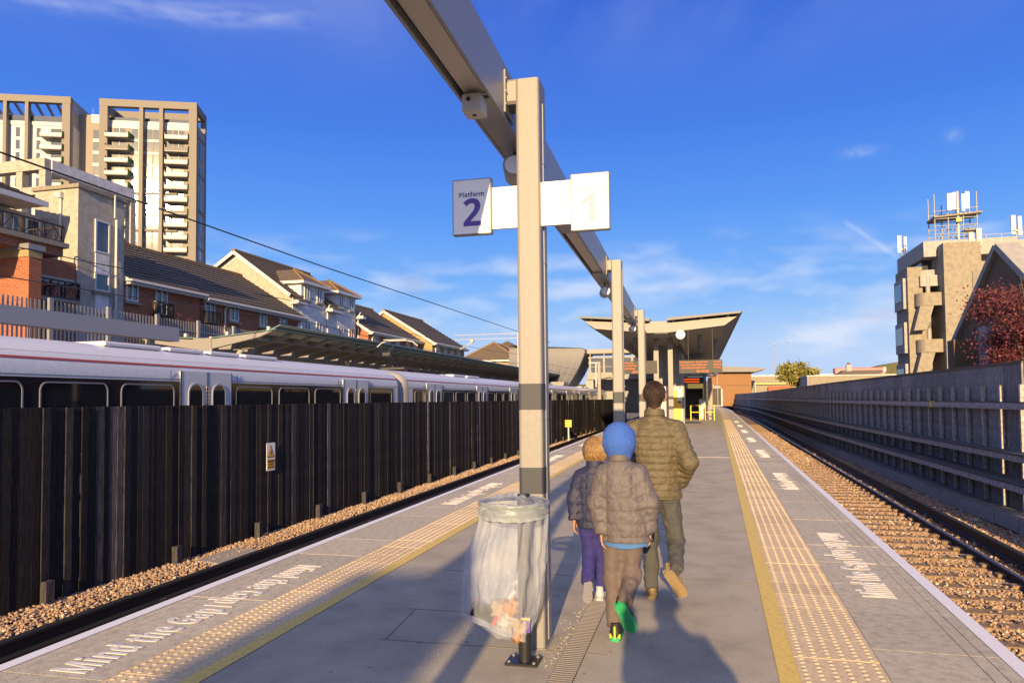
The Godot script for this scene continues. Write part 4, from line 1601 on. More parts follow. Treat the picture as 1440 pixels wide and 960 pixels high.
func left_buildings() -> void:
	# flats with the cream stair tower
	var t := thing("apartment_block", "brick and cream flats with square cream stair tower, left edge", "building")
	var mb := MB.new()
	bx(t, "stair_tower", Vector3(-22.98, 5.4, -23.22), Vector3(1.96, 8.4, 2.24), M.render_cream)
	bx(t, "tower_coping", Vector3(-22.98, 9.67, -23.22), Vector3(2.14, 0.14, 2.42), M.stone_sill)
	window_at(t, Vector3(-21.985, 8.0, -23.23), 0.72, 1.25, FACE_X, 1, "window_glass", false)
	bx(t, "spandrel", Vector3(-21.99, 6.98, -23.23), Vector3(0.06, 0.72, 0.66), M.render_white)
	window_at(t, Vector3(-21.985, 6.27, -23.23), 0.72, 0.72, FACE_X, 1, "window_glass", true)
	bx(t, "spandrel", Vector3(-21.99, 5.45, -23.23), Vector3(0.06, 0.75, 0.66), M.render_white)
	downpipe(t, [Vector3(-22.75, 9.3, -22.05), Vector3(-22.75, 5.0, -22.05)])
	bx(t, "hopper", Vector3(-22.75, 9.36, -22.02), Vector3(0.2, 0.22, 0.16), M.upvc)
	downpipe(t, [Vector3(-21.92, 8.8, -23.85), Vector3(-21.92, 4.8, -23.85)])
	var an := bx(t, "roof_bracket", Vector3(-21.9, 9.3, -23.75), Vector3(0.05, 0.9, 0.05), M.upvc)
	# brick pier, recess, balconies
	bx(t, "brick_pier", Vector3(-23.1, 3.9, -18.72), Vector3(5.7, 5.3, 0.45), M.brick_red)
	bx(t, "pier_band", Vector3(-23.1, 6.40, -18.71), Vector3(5.74, 0.24, 0.50), M.brick_yellow)
	bx(t, "pier_coping", Vector3(-23.1, 6.60, -18.71), Vector3(5.86, 0.17, 0.62), M.galvanised)
	bx(t, "recess_wall", Vector3(-24.2, 4.0, -20.5), Vector3(4.3, 5.6, 3.1), M.brick_red)
	bx(t, "recess_band", Vector3(-22.04, 6.05, -20.5), Vector3(0.06, 0.22, 3.0), M.render_cream)
	bx(t, "balcony_slab", Vector3(-21.3, 6.95, -17.0), Vector3(1.7, 0.16, 6.4), M.stone_sill)
	bx(t, "balcony_face", Vector3(-21.35, 6.73, -17.4), Vector3(1.5, 0.30, 5.4), M.brick_red)
	bx(t, "balcony_slab", Vector3(-21.3, 5.12, -19.85), Vector3(1.6, 0.14, 1.75), M.stone_sill)
	railing_at(t, Vector3(-20.5, 7.30, -17.0), 6.0, 0.52, FACE_X, 0.0, 8)
	railing_at(t, Vector3(-20.52, 5.47, -19.85), 1.7, 0.55, FACE_X, 0.0, 3)
	railing_at(t, Vector3(-21.25, 5.47, -20.7), 1.4, 0.55, Basis(), 0.0, 2)
	railing_at(t, Vector3(-21.25, 7.30, -20.0), 1.4, 0.52, Basis(), 0.0, 2)
	bx(t, "upper_wall", Vector3(-25.2, 7.75, -17.0), Vector3(3.6, 1.6, 10.2), M.render_cream)
	for d in [18.4, 19.8, 21.2]:
		window_at(t, Vector3(-23.38, 7.72, -d), 1.15, 1.35, FACE_X, 2, "window_glass", false)
	part(t, "roof", roof_slope(Vector3(-22.3, 8.78, -10.0), Vector3(-22.3, 8.78, -21.1), Vector3(-26.3, 11.0, -10.0), Vector3(-26.3, 11.0, -16.6), 14), M.slate)
	bx(t, "soffit", Vector3(-23.0, 8.68, -15.6), Vector3(1.4, 0.06, 10.9), M.render_white)
	bx(t, "fascia", Vector3(-22.3, 8.72, -15.6), Vector3(0.06, 0.18, 11.0), M.upvc)
	mb = MB.new()
	mb.tri(Vector3(-22.3, 8.8, -21.1), Vector3(-30.3, 8.8, -21.1), Vector3(-26.3, 11.0, -16.6))
	part(t, "hip_slope", mb.done(), M.slate)
	# frame of the roof terrace
	for q in [[-30.2, 12.15, -26.0, 5.4, 0.5, 0.4], [-29.4, 11.0, -26.0, 3.9, 0.35, 0.3]]:
		bx(t, "terrace_beam", Vector3(q[0], q[1], q[2]), Vector3(q[3], q[4], q[5]), M.render_cream)
	bx(t, "terrace_beam", Vector3(-27.65, 12.12, -28.6), Vector3(0.4, 0.56, 4.9), M.render_white)
	for q in [[-27.65, -26.0], [-28.9, -26.0], [-27.65, -29.6], [-27.65, -31.0]]:
		bx(t, "terrace_post", Vector3(q[0], 10.3, q[1]), Vector3(0.34, 3.2, 0.34), M.render_cream)
	bx(t, "terrace_beam", Vector3(-29.2, 11.25, -30.9), Vector3(3.0, 0.5, 0.3), M.render_cream)
	bx(t, "terrace_wall", Vector3(-29.6, 5.0, -28.6), Vector3(5.2, 7.4, 6.0), M.render_cream)

	# brick terrace under slate
	t = thing("brick_terrace", "red brick terrace with dark slate roof and small windows, right of the stair tower", "building")
	gable_block(t, -30.0, -22.05, 24.4, 29.0, 1.2, 6.62, -26.05, 9.02, M.brick_red, M.slate, 0.05)
	gable_block(t, -30.0, -22.05, 29.1, 37.8, 1.2, 6.50, -26.05, 8.98, M.brick_red, M.slate, 0.05)
	for q in [[24.82, 6.14, 0.66, 0.8, 1], [31.52, 6.0, 0.72, 0.78, 1], [34.0, 5.98, 0.68, 0.8, 1]]:
		window_at(t, Vector3(-22.03, q[1], -q[0]), q[2], q[3], FACE_X, 2, "window_glass", true)
	for q in [26.48, 29.68, 35.9]:
		window_at(t, Vector3(-22.03, 5.95, -q), 0.72, 1.15, FACE_X, 2, "window_glass", false)
		juliet(t, Vector3(-22.03, 5.60, -q), FACE_X)
	downpipe(t, [Vector3(-21.7, 6.4, -30.9), Vector3(-21.98, 6.15, -30.75), Vector3(-21.98, 1.3, -30.75)])
	mb = MB.new()
	mb.grid(4, 8, func(i: int, j: int) -> Vector3: return Vector3(-21.8 + 0.08 * pow(i / 4.0, 2), 5.9, -37.1) + Vector3(0, cos(TAU * j / 8), sin(TAU * j / 8)) * 0.24 * i / 4.0)
	part(t, "satellite_dish", mb.done(), M.off_white)

	# tall white block with two bays
	t = thing("white_flats", "taller white rendered flats with two gabled bays, behind the terrace", "building")
	gable_block(t, -30.6, -22.7, 38.0, 46.0, 1.2, 7.75, -26.4, 10.45, M.render_white, M.slate_warm, 0.35, 0.02, false)
	for q in [[37.7, 38.75], [41.75, 43.1], [46.05, 46.5]]:
		var c0 := Vector3(-22.15, 7.44, -q[0])
		part(t, "eave_roof", roof_slope(c0, Vector3(-22.15, 7.44, -q[1]), Vector3(-22.75, 7.92, -q[0]), Vector3(-22.75, 7.92, -q[1]), 2), M.slate_warm)
		bx(t, "eave_box", Vector3(-22.42, 7.38, -(q[0] + q[1]) / 2), Vector3(0.54, 0.2, q[1] - q[0]), M.upvc)
	mb = MB.new()
	mb.prism(PackedVector2Array([Vector2(-30.5, 4.0), Vector2(-22.75, 4.0), Vector2(-22.75, 7.7), Vector2(-26.4, 10.2), Vector2(-30.5, 7.7)]), -38.0, -37.95)
	part(t, "gable_end", mb.done(), M.render_cream)
	for d in [38.9, 43.2]:
		var w := 2.75
		bx(t, "bay", Vector3(-24.0, 6.3, -(d + w / 2)), Vector3(2.64, 5.0, w), M.render_white)
		var ap := Vector3(-25.6, 10.15, -(d + w / 2))
		var zz := [-(d - 0.3), -(d + w + 0.3)]
		var er := -22.4
		var y := 8.78
		var rf := MB.new()
		rf.tri(Vector3(er, y, zz[0]), Vector3(er, y, zz[1]), Vector3(-24.0, 9.75, -(d + w / 2)))
		rf.quad(Vector3(-26.6, y, zz[0]), Vector3(er, y, zz[0]), Vector3(-24.0, 9.75, -(d + w / 2)), Vector3(-26.6, 9.75, -(d + w / 2)))
		rf.quad(Vector3(er, y, zz[1]), Vector3(-26.6, y, zz[1]), Vector3(-26.6, 9.75, -(d + w / 2)), Vector3(-24.0, 9.75, -(d + w / 2)))
		part(t, "bay_roof", rf.done(), M.slate_warm)
		for z in zz:
			bar(t, "hip_tile", Vector3(er, y + 0.02, z), Vector3(-24.0, 9.78, -(d + w / 2)), 0.07, M.ridge_tile, 5)
		bx(t, "bay_eave", Vector3(-24.2, y - 0.08, -(d + w / 2)), Vector3(3.7, 0.16, w + 0.6), M.upvc)
		for e in [0.62, 2.1]:
			window_at(t, Vector3(-22.66, 8.15, -(d + e)), 0.62, 0.85, FACE_X, 2, "window_glass", true)
			window_at(t, Vector3(-22.66, 5.9, -(d + e)), 0.72, 1.3, FACE_X, 2, "window_glass", false)
		window_at(t, Vector3(-24.1, 8.3, -d + 0.02), 0.7, 0.5, Basis(), 1, "window_glass", false)
		downpipe(t, [Vector3(-22.4, 7.7, -(d + w + 0.2)), Vector3(-22.62, 7.4, -(d + w + 0.3)), Vector3(-22.62, 3.0, -(d + w + 0.3))])

	t = thing("brick_flats", "red brick flats with grey roof, between the white block and yellow gable", "building")
	gable_block(t, -30.0, -21.9, 46.3, 55.6, 1.2, 6.45, -26.0, 9.0, M.brick_red, M.slate, 0.15)
	for d in [47.6, 49.4, 51.3, 53.3, 54.8]:
		window_at(t, Vector3(-21.88, 5.75, -d), 0.75, 0.95, FACE_X, 2, "window_glass", true)
	downpipe(t, [Vector3(-21.5, 6.3, -46.7), Vector3(-21.83, 6.0, -46.8), Vector3(-21.83, 1.3, -46.8)])

	t = thing("yellow_brick_flats", "yellow brick flats with grey roof and pale verge, end of the row", "building")
	gable_block(t, -29.0, -20.85, 55.9, 64.2, 1.2, 6.35, -25.0, 8.95, M.brick_yellow, M.slate, 0.2)
	for d in [57.2, 59.0, 60.8, 62.6]:
		window_at(t, Vector3(-20.83, 5.7, -d), 0.75, 0.95, FACE_X, 2, "window_glass", true)
	downpipe(t, [Vector3(-20.5, 6.2, -56.4), Vector3(-20.78, 5.9, -56.5), Vector3(-20.78, 1.3, -56.5)])

	t = thing("hipped_house", "low yellow house with brown hipped roof beside the gantry", "house")
	bx(t, "wall", Vector3(-21.8, 3.6, -79), Vector3(6.0, 4.6, 7.0), M.brick_yellow)
	mb = MB.new()
	var c0 := Vector3(-25.2, 5.88, -75.2)
	var c1 := Vector3(-18.4, 5.88, -75.2)
	var c2 := Vector3(-18.4, 5.88, -82.8)
	var c3 := Vector3(-25.2, 5.88, -82.8)
	var a1 := Vector3(-21.7, 7.95, -77.4)
	var a2 := Vector3(-21.7, 7.95, -80.6)
	mb.tri(c0, c1, a1)
	mb.quad(c1, c2, a2, a1)
	mb.tri(c2, c3, a2)
	mb.quad(c3, c0, a1, a2)
	part(t, "roof", mb.done(), M.slate_warm)
	for q in [[c0, a1], [c1, a1], [c2, a2]]:
		bar(t, "hip_tile", q[0], q[1], 0.09, M.ridge_tile, 5)
	bx(t, "fascia", Vector3(-21.8, 5.80, -79), Vector3(6.9, 0.16, 7.7), M.upvc)
	for x in [-23.6, -20.2]:
		window_at(t, Vector3(x, 4.6, -75.46), 1.0, 1.1, Basis(), 2, "window_glass", true)
	for d in [77.0, 80.5]:
		window_at(t, Vector3(-18.78, 4.6, -d), 1.0, 1.1, FACE_X, 2, "window_glass", true)
	t = thing("distant_house", "small hipped roof peeping above the gantry by the large post", "house")
	bx(t, "wall", Vector3(-29.2, 5.2, -112), Vector3(5, 7.6, 5), M.render_cream)
	mb = MB.new()
	var f0 := Vector3(-32.2, 9.1, -109)
	var f1 := Vector3(-26.2, 9.1, -109)
	var f2 := Vector3(-26.2, 9.1, -115)
	var f3 := Vector3(-32.2, 9.1, -115)
	var fa := Vector3(-29.2, 10.9, -112)
	for q in [[f0, f1], [f1, f2], [f2, f3], [f3, f0]]:
		mb.tri(q[0], q[1], fa)
	part(t, "roof", mb.done(), M.slate_warm)
	bx(t, "fascia", Vector3(-29.2, 9.0, -112), Vector3(6.05, 0.25, 6.05), M.upvc)


func tower_block() -> void:
	var t := thing("tower_block", "tall pale residential tower with framed roof and stacked balconies, far left", "building", "", Vector3(-167.8, 0, -144.4), deg_to_rad(22.5))
	# left wing, recessed core, right wing
	bx(t, "wing", Vector3(2.0, 35.0, -9.2), Vector3(29.0, 74.0, 16), M.tower_white)
	bx(t, "core", Vector3(20.5, 37.8, -12.0), Vector3(8.8, 77.6, 14), M.tower_brick)
	bx(t, "wing", Vector3(36.2, 34.9, -1.1), Vector3(22.6, 74.0, 7), M.tower_white)
	var floors := 15
	# frames
	for q in [[-12.5, 1.0], [1.2, 0.8], [6.2, 0.8], [15.4, 1.9]]:
		bx(t, "column", Vector3(q[0], 39.5, -0.4), Vector3(q[1], 79.0, 1.4), M.tower_clad)
	bx(t, "roof_beam", Vector3(2.0, 78.2, -0.4), Vector3(28.9, 1.7, 1.5), M.tower_clad)
	bx(t, "side_wall", Vector3(16.1, 39.5, -8.5), Vector3(0.5, 79.0, 15), M.tower_grey)
	for i in 11:
		bx(t, "roof_slat", Vector3(-11.0 + i * 2.5, 77.6, -5.8), Vector3(0.5, 0.6, 10.0), M.tower_grey, Basis(Vector3.UP, 0.25))
	for q in [[25.65, 1.9], [34.5, 0.9], [39.2, 0.9], [46.8, 1.9]]:
		bx(t, "column", Vector3(q[0], 38.6, 3.4), Vector3(q[1], 77.2, 1.4), M.tower_clad)
	bx(t, "roof_beam", Vector3(36.2, 76.6, 3.4), Vector3(23.1, 1.8, 1.5), M.tower_clad)
	bx(t, "roof_beam", Vector3(36.2, 76.6, -4.4), Vector3(23.1, 1.8, 1.2), M.tower_clad)
	for x in [25.2, 47.2]:
		bx(t, "roof_beam", Vector3(x, 76.6, -0.56), Vector3(1.0, 1.8, 6.4), M.tower_clad)
		bx(t, "corner_column", Vector3(x, 38.6, -4.4), Vector3(1.2, 77.2, 1.2), M.tower_clad)
	bx(t, "side_wall", Vector3(47.56, 36.0, -0.7), Vector3(0.3, 71.8, 6.0), M.tower_grey)
	for i in 5:
		bx(t, "side_window", Vector3(47.74, 66 - i * 6.4, 0.2), Vector3(0.1, 4.6, 2.2), M.window_glass)
		bx(t, "band", Vector3(47.76, 69.2 - i * 9.4, -0.7), Vector3(0.12, 0.7, 6.0), M.tower_clad)
	for y in [54.3, 33.0, 45.0]:
		bx(t, "floor_band", Vector3(34.6, y, 2.75), Vector3(16.5, 0.55, 0.5), M.tower_clad)
	bx(t, "parapet", Vector3(36.2, 72.3, 2.1), Vector3(20.2, 1.0, 0.3), M.tower_white)
	bx(t, "glass_screen", Vector3(36.2, 73.3, 1.6), Vector3(20.2, 1.0, 0.08), M.window_glass)
	bx(t, "parapet", Vector3(2.0, 72.4, -1.1), Vector3(27.0, 0.9, 0.25), M.tower_white)
	bx(t, "glass_screen", Vector3(2.0, 73.6, -1.3), Vector3(27.0, 1.6, 0.08), M.window_glass)
	for k in floors:
		var y := 69.6 - k * 3.17
		# right wing: two balcony stacks, strips of windows between
		for q in [[28.9, 2.45, true], [43.0, 2.45, true], [32.6, 2.45, false], [36.0, 2.45, false], [37.7, 2.45, false], [40.6, 2.45, false]]:
			if q[2]:
				bx(t, "balcony_floor", Vector3(q[0], y - 1.65, 3.6), Vector3(5.4, 0.35, 2.2), M.concrete_pale)
				bx(t, "balcony_front", Vector3(q[0], y - 1.15, 4.65), Vector3(5.4, 0.75, 0.12), M.tower_white if (k * 7 + int(q[0])) % 5 else M.tower_clad)
				bx(t, "balcony_side", Vector3(q[0] + 2.72, y - 0.9, 3.6), Vector3(0.14, 1.5, 2.1), M.balcony_green)
				bx(t, "balcony_side", Vector3(q[0] - 2.72, y - 0.9, 3.6), Vector3(0.14, 1.5, 2.1), M.tower_brick)
				var w := bx(t, "window", Vector3(q[0], y - 0.1, 2.46), Vector3(2.6, 2.4, 0.12), M.window_glass)
				bx(t, "wall_panel", Vector3(q[0], y - 0.1, 2.43), Vector3(5.4, 2.7, 0.06), M.tower_brick)
				bx(t, "window_mullion", Vector3(q[0], y - 0.1, 2.54), Vector3(0.12, 2.4, 0.08), M.tower_white)
			else:
				bx(t, "window", Vector3(q[0], y - 0.1, 2.46), Vector3(1.35, 2.5, 0.12), M.window_glass)
				bx(t, "wall_panel", Vector3(q[0] - 1.2, y - 0.1, 2.45), Vector3(0.9, 2.5, 0.08), M.tower_brick)
		# core strip
		bx(t, "window", Vector3(20.6, y + 1.9, -4.96), Vector3(1.6, 2.3, 0.12), M.window_glass)
		bx(t, "core_panel", Vector3(20.6, y + 0.33, -4.98), Vector3(1.8, 0.8, 0.12), M.tower_white)
		# left wing
		for q in [[12.2, true], [8.4, false], [-2.5, false], [3.6, false]]:
			if q[1]:
				bx(t, "balcony_floor", Vector3(q[0], y - 1.0, 0.0), Vector3(5.0, 0.35, 2.2), M.concrete_pale)
				bx(t, "balcony_front", Vector3(q[0], y - 0.5, 1.05), Vector3(5.0, 0.75, 0.12), M.tower_white)
				bx(t, "balcony_side", Vector3(q[0] + 2.55, y - 0.25, 0.0), Vector3(0.14, 1.5, 2.1), M.balcony_green)
				bx(t, "window", Vector3(q[0] + 0.3, y + 0.5, -1.14), Vector3(2.4, 2.2, 0.1), M.window_glass)
			else:
				bx(t, "window", Vector3(q[0], y + 0.5, -1.14), Vector3(0.9, 2.3, 0.1), M.window_glass)
	bx(t, "core_cap", Vector3(20.6, 75.6, -4.95), Vector3(2.6, 2.2, 0.12), M.tower_white)
	bar(t, "aerial", Vector3(18.5, 76.6, -8), Vector3(18.5, 79.5, -8), 0.06, M.galvanised)


# ------------------------------------------------------------------ canopy and buildings on this platform
func station_canopy() -> void:
	var cx := -2.08
	var t := thing("station_canopy", "large gull-wing canopy with cream beams and grey soffit over the platform ahead", "canopy", "", Vector3(cx, 0, -40))
	var mb := MB.new()
	mb.prism(PackedVector2Array([Vector2(0.55, 5.15), Vector2(3.35, 5.42), Vector2(3.98, 5.86), Vector2(0.55, 5.66)]), -0.14, 0.14)
	var ra := mb.done()
	mb = MB.new()
	mb.prism(PackedVector2Array([Vector2(-0.55, 5.66), Vector2(-4.0, 5.90), Vector2(-3.4, 5.46), Vector2(-0.55, 5.15)]), -0.14, 0.14)
	var la := mb.done()
	for i in 12:
		var z := -i * 5.0
		var far := Vector3(-bend(40.0 + i * 5.0) * 0.6, 0, z)
		part(t, "wing_beam", ra, M.cream_paint, Transform3D(Basis(), far))
		part(t, "wing_beam", la, M.cream_paint, Transform3D(Basis(), far))
		bx(t, "centre_block", far + Vector3(0, 5.44, 0.02), Vector3(1.12, 0.60, 0.34), M.cream_paint)
		if i > 0:
			for e in [-0.42, 0.42]:
				bx(t, "column", far + Vector3(e, 2.6, 1.2), Vector3(0.26, 5.2, 0.26), M.cream_paint)
	for e in [-0.34, 0.45]:
		var c := bx(t, "column", Vector3(e, 2.55, -3.0), Vector3(0.27, 5.1, 0.27), M.cream_paint)
		for y in [1.12, 1.68]:
			bx(t, "column_band", Vector3(e, y, -3.0), Vector3(0.276, 0.18, 0.276), M.band_paint)
	# roof skins
	for q in [[0.45, 5.74, 4.12, 5.99], [-0.45, 5.74, -4.16, 6.03]]:
		mb = MB.new()
		var a := Vector2(q[0], q[1])
		var b := Vector2(q[2], q[3])
		mb.prism(PackedVector2Array([a, b, b + Vector2(signf(q[2]) * 0.14, 0.10), a + Vector2(0, 0.14)]), -56.5, 0.55)
		part(t, "roof_skin", mb.done(), M.zinc)
		mb = MB.new()
		mb.prism(PackedVector2Array([Vector2(q[0], 5.12), Vector2(q[2] * 0.82, 5.40), Vector2(q[2] * 0.97, q[3] - 0.16), Vector2(q[2] * 0.80, 5.44), Vector2(q[0], 5.16)]), -56.0, -0.2)
		part(t, "soffit", mb.done(), M.soffit)
	bx(t, "soffit", Vector3(0, 5.10, -28.1), Vector3(1.0, 0.06, 55.6), M.soffit)
	for e in [-3.6, -2.4, -1.2, 0.75, 2.2, 3.55]:
		bx(t, "roof_block", Vector3(e, 5.72 + 0.045 * absf(e), 0.05), Vector3(0.12, 0.16, 0.12), M.off_white)
	mb = MB.new()
	mb.tube([Vector3(1.12, 4.98, 0.4), Vector3(1.12, 4.98, -16.0)], 0.20, 16)
	part(t, "duct", mb.done(), M.cream_paint)
	mb = MB.new()
	mb.tube([Vector3(1.12, 4.98, 0.46), Vector3(1.12, 4.98, 0.40)], 0.235, 18)
	part(t, "duct_cap", mb.done(), M.white_metal)
	for q in [[2.1, 4.9, -4.0], [2.1, 4.9, -11.0], [-1.6, 4.9, -4.0], [3.1, 5.05, -9.0], [-2.4, 4.95, -10.0]]:
		bar(t, "downlight", Vector3(q[0], q[1] - 0.2, q[2]), Vector3(q[0], q[1] + 0.4, q[2]), 0.13, M.soffit, 10)
	bx(t, "service_wall", Vector3(0.05, 2.8, -22.0), Vector3(1.7, 4.6, 22.0), M.soffit)

	# departure boards
	for q in [[Vector3(0.03, 3.25, -38.6), 2.12, "wide black departure board with orange lines, right of the canopy columns", ["18:22 Upminster  District line", "Trains of London Bridge line", "2nd Ealing Broadway line"], "16:15:42", ["On time", "calling at", "On time"]], [Vector3(-3.3, 3.27, -38.6), 2.3, "black departure board half hidden behind the posts, left of the canopy columns", ["18:23 Barking", "This part of the line", "Ealing Broadway"], "16:14", []]]:
		var s := thing("departure_board", q[2], "display", "departure boards under the canopy", q[0])
		bx(s, "case", Vector3(0, 0, -0.12), Vector3(q[1], 0.66, 0.22), M.screen_black)
		for e in [-0.6, 0.6]:
			bar(s, "hanger", Vector3(e, 0.33, -0.12), Vector3(e, 1.9, -0.12), 0.025, M.dark_metal)
		for k in 3:
			var o := part(s, "text_line", text_mesh(q[3][k], 0.072, 0.004), M.led_orange)
			o.position = Vector3(-0.36, 0.235 - k * 0.145, 0.0)
			if k < q[5].size():
				o = part(s, "text_line", text_mesh(q[5][k], 0.066, 0.004), M.led_orange)
				o.position = Vector3(0.82, 0.235 - k * 0.145, 0.0)
		var cl := part(s, "clock_line", text_mesh(q[4], 0.115, 0.004), M.led_orange)
		cl.position = Vector3(0.08, -0.24, 0.0)
	var s := thing("small_display", "small dark orange-lit display deeper under the canopy", "display", "", Vector3(-0.62, 3.0, -58.0))
	bx(s, "case", Vector3(0, 0, -0.1), Vector3(1.7, 0.5, 0.2), M.screen_black)
	for k in 2:
		bx(s, "text_line", Vector3(-0.1, 0.09 - 0.2 * k, 0.004), Vector3(1.3, 0.10, 0.006), M.led_orange)

	# white machine enclosure with yellow panel
	s = thing("lift_enclosure", "white boxed enclosure with yellow panel beside the man's shoulder", "enclosure", "", Vector3(-1.95, 0, -46.3))
	mb = MB.new()
	mb.cbox(Vector3(0, 1.2, -2.0), Vector3(1.9, 2.4, 4.0), 0.03)
	part(s, "casing", mb.done(), M.off_white)
	bx(s, "yellow_panel", Vector3(0.42, 1.15, 0.012), Vector3(0.32, 2.0, 0.03), M.yellow_gloss)
	bx(s, "yellow_panel", Vector3(0.66, 0.75, 0.010), Vector3(0.22, 1.2, 0.03), M.yellow_gloss)
	bx(s, "notice", Vector3(0.68, 1.85, 0.01), Vector3(0.3, 0.7, 0.02), M.white_metal)
	bx(s, "reader", Vector3(0.70, 1.42, 0.02), Vector3(0.16, 0.12, 0.05), M.black_plastic)
	bx(s, "corner_trim", Vector3(0.93, 1.2, 0.02), Vector3(0.10, 2.42, 0.06), M.cream_paint)
	bx(s, "notice", Vector3(-0.75, 1.9, 0.012), Vector3(0.4, 0.5, 0.02), M.pink_print)

	# stairs up from the platform, with yellow rails and white barrier
	s = thing("platform_stairs", "dim flight of stairs rising under the canopy", "stairs", "", Vector3(-0.65, 0, -62))
	for k in 15:
		bx(s, "tread", Vector3(0.0, 0.17 * k + 0.08, -0.3 * k), Vector3(1.7, 0.06, 0.34), M.grey_paint)
		bx(s, "riser", Vector3(0.0, 0.17 * k, -0.3 * k - 0.14), Vector3(1.7, 0.16, 0.02), M.dark_metal)
	bx(s, "side_wall", Vector3(1.0, 2.2, -3.0), Vector3(0.2, 4.6, 8.0), M.soffit)
	bx(s, "lintel", Vector3(0.1, 3.55, 0.2), Vector3(2.4, 0.35, 0.3), M.off_white)
	for e in [0, 1]:
		s = thing("yellow_barrier", "yellow tubular barrier " + ("left of" if e == 0 else "right of") + " the pale cabinet under the canopy", "barrier", "yellow barriers under the canopy", Vector3(-0.42 + e * 1.05, 0, -57))
		mb = MB.new()
		mb.tube([Vector3(-0.32, 0, 0), Vector3(-0.32, 1.1, 0), Vector3(0.32, 1.1, 0), Vector3(0.32, 0, 0)], 0.045, 8)
		part(s, "hoop", mb.done(), M.yellow_gloss)
		bar(s, "mid_rail", Vector3(-0.32, 0.6, 0), Vector3(0.32, 0.6, 0), 0.035, M.yellow_gloss)
	s = thing("service_cabinet", "pale cream cabinet between the yellow barriers", "cabinet", "", Vector3(0.1, 0, -58.2))
	bx(s, "body", Vector3(0, 0.8, 0), Vector3(0.5, 1.6, 0.5), M.cream_paint)
	bx(s, "door", Vector3(0, 0.8, 0.26), Vector3(0.42, 1.4, 0.02), M.off_white)
	bx(s, "upper_post", Vector3(0.6, 1.6, -0.4), Vector3(0.3, 3.2, 0.3), M.cream_paint)
	bar(s, "camera_arm", Vector3(0.3, 3.3, 0), Vector3(1.1, 3.3, 0), 0.05, M.off_white)
	for x in [0.5, 1.0]:
		mb = MB.new()
		mb.ball(Vector3(x, 3.5, 0), Vector3(0.2, 0.16, 0.2), 10, 6)
		part(s, "camera_dome", mb.done(), M.white_metal)

	# cedar-clad building where the platform bends away
	s = thing("cedar_building", "timber-clad building with flat grey roof and dark doorway, far end of platform", "building", "", Vector3(5.6, 0, -150))
	bx(s, "core", Vector3(0.1, 3.2, -5.0), Vector3(7.7, 6.4, 9.6), M.soffit)
	for k in 26:
		var w := 7.85 / 26
		var x := -3.9 + w * (k + 0.5)
		bx(s, "plank", Vector3(x, 5.35, 0.02 + rng.randf() * 0.04), Vector3(w - 0.02, 2.5, 0.10), M.cedar)
		if x > -1.7 or x < -3.4:
			bx(s, "plank", Vector3(x, 2.05, 0.02 + rng.randf() * 0.04), Vector3(w - 0.02, 4.0, 0.10), M.cedar)
	bx(s, "doorway", Vector3(-2.6, 1.9, -0.1), Vector3(1.8, 3.2, 0.1), M.black_print)
	bx(s, "door_post", Vector3(-1.6, 1.7, 0.1), Vector3(0.25, 3.4, 0.25), M.off_white)
	mb = MB.new()
	mb.prism(PackedVector2Array([Vector2(-4.4, 6.7), Vector2(4.6, 6.55), Vector2(6.6, 7.1), Vector2(6.5, 7.25), Vector2(-1.5, 7.75), Vector2(-4.4, 7.8)]), -12, 1.6)
	part(s, "roof", mb.done(), M.zinc)
	bar(s, "wall_lamp", Vector3(-3.2, 4.0, 0.1), Vector3(-3.2, 4.0, 0.7), 0.12, M.off_white, 8)


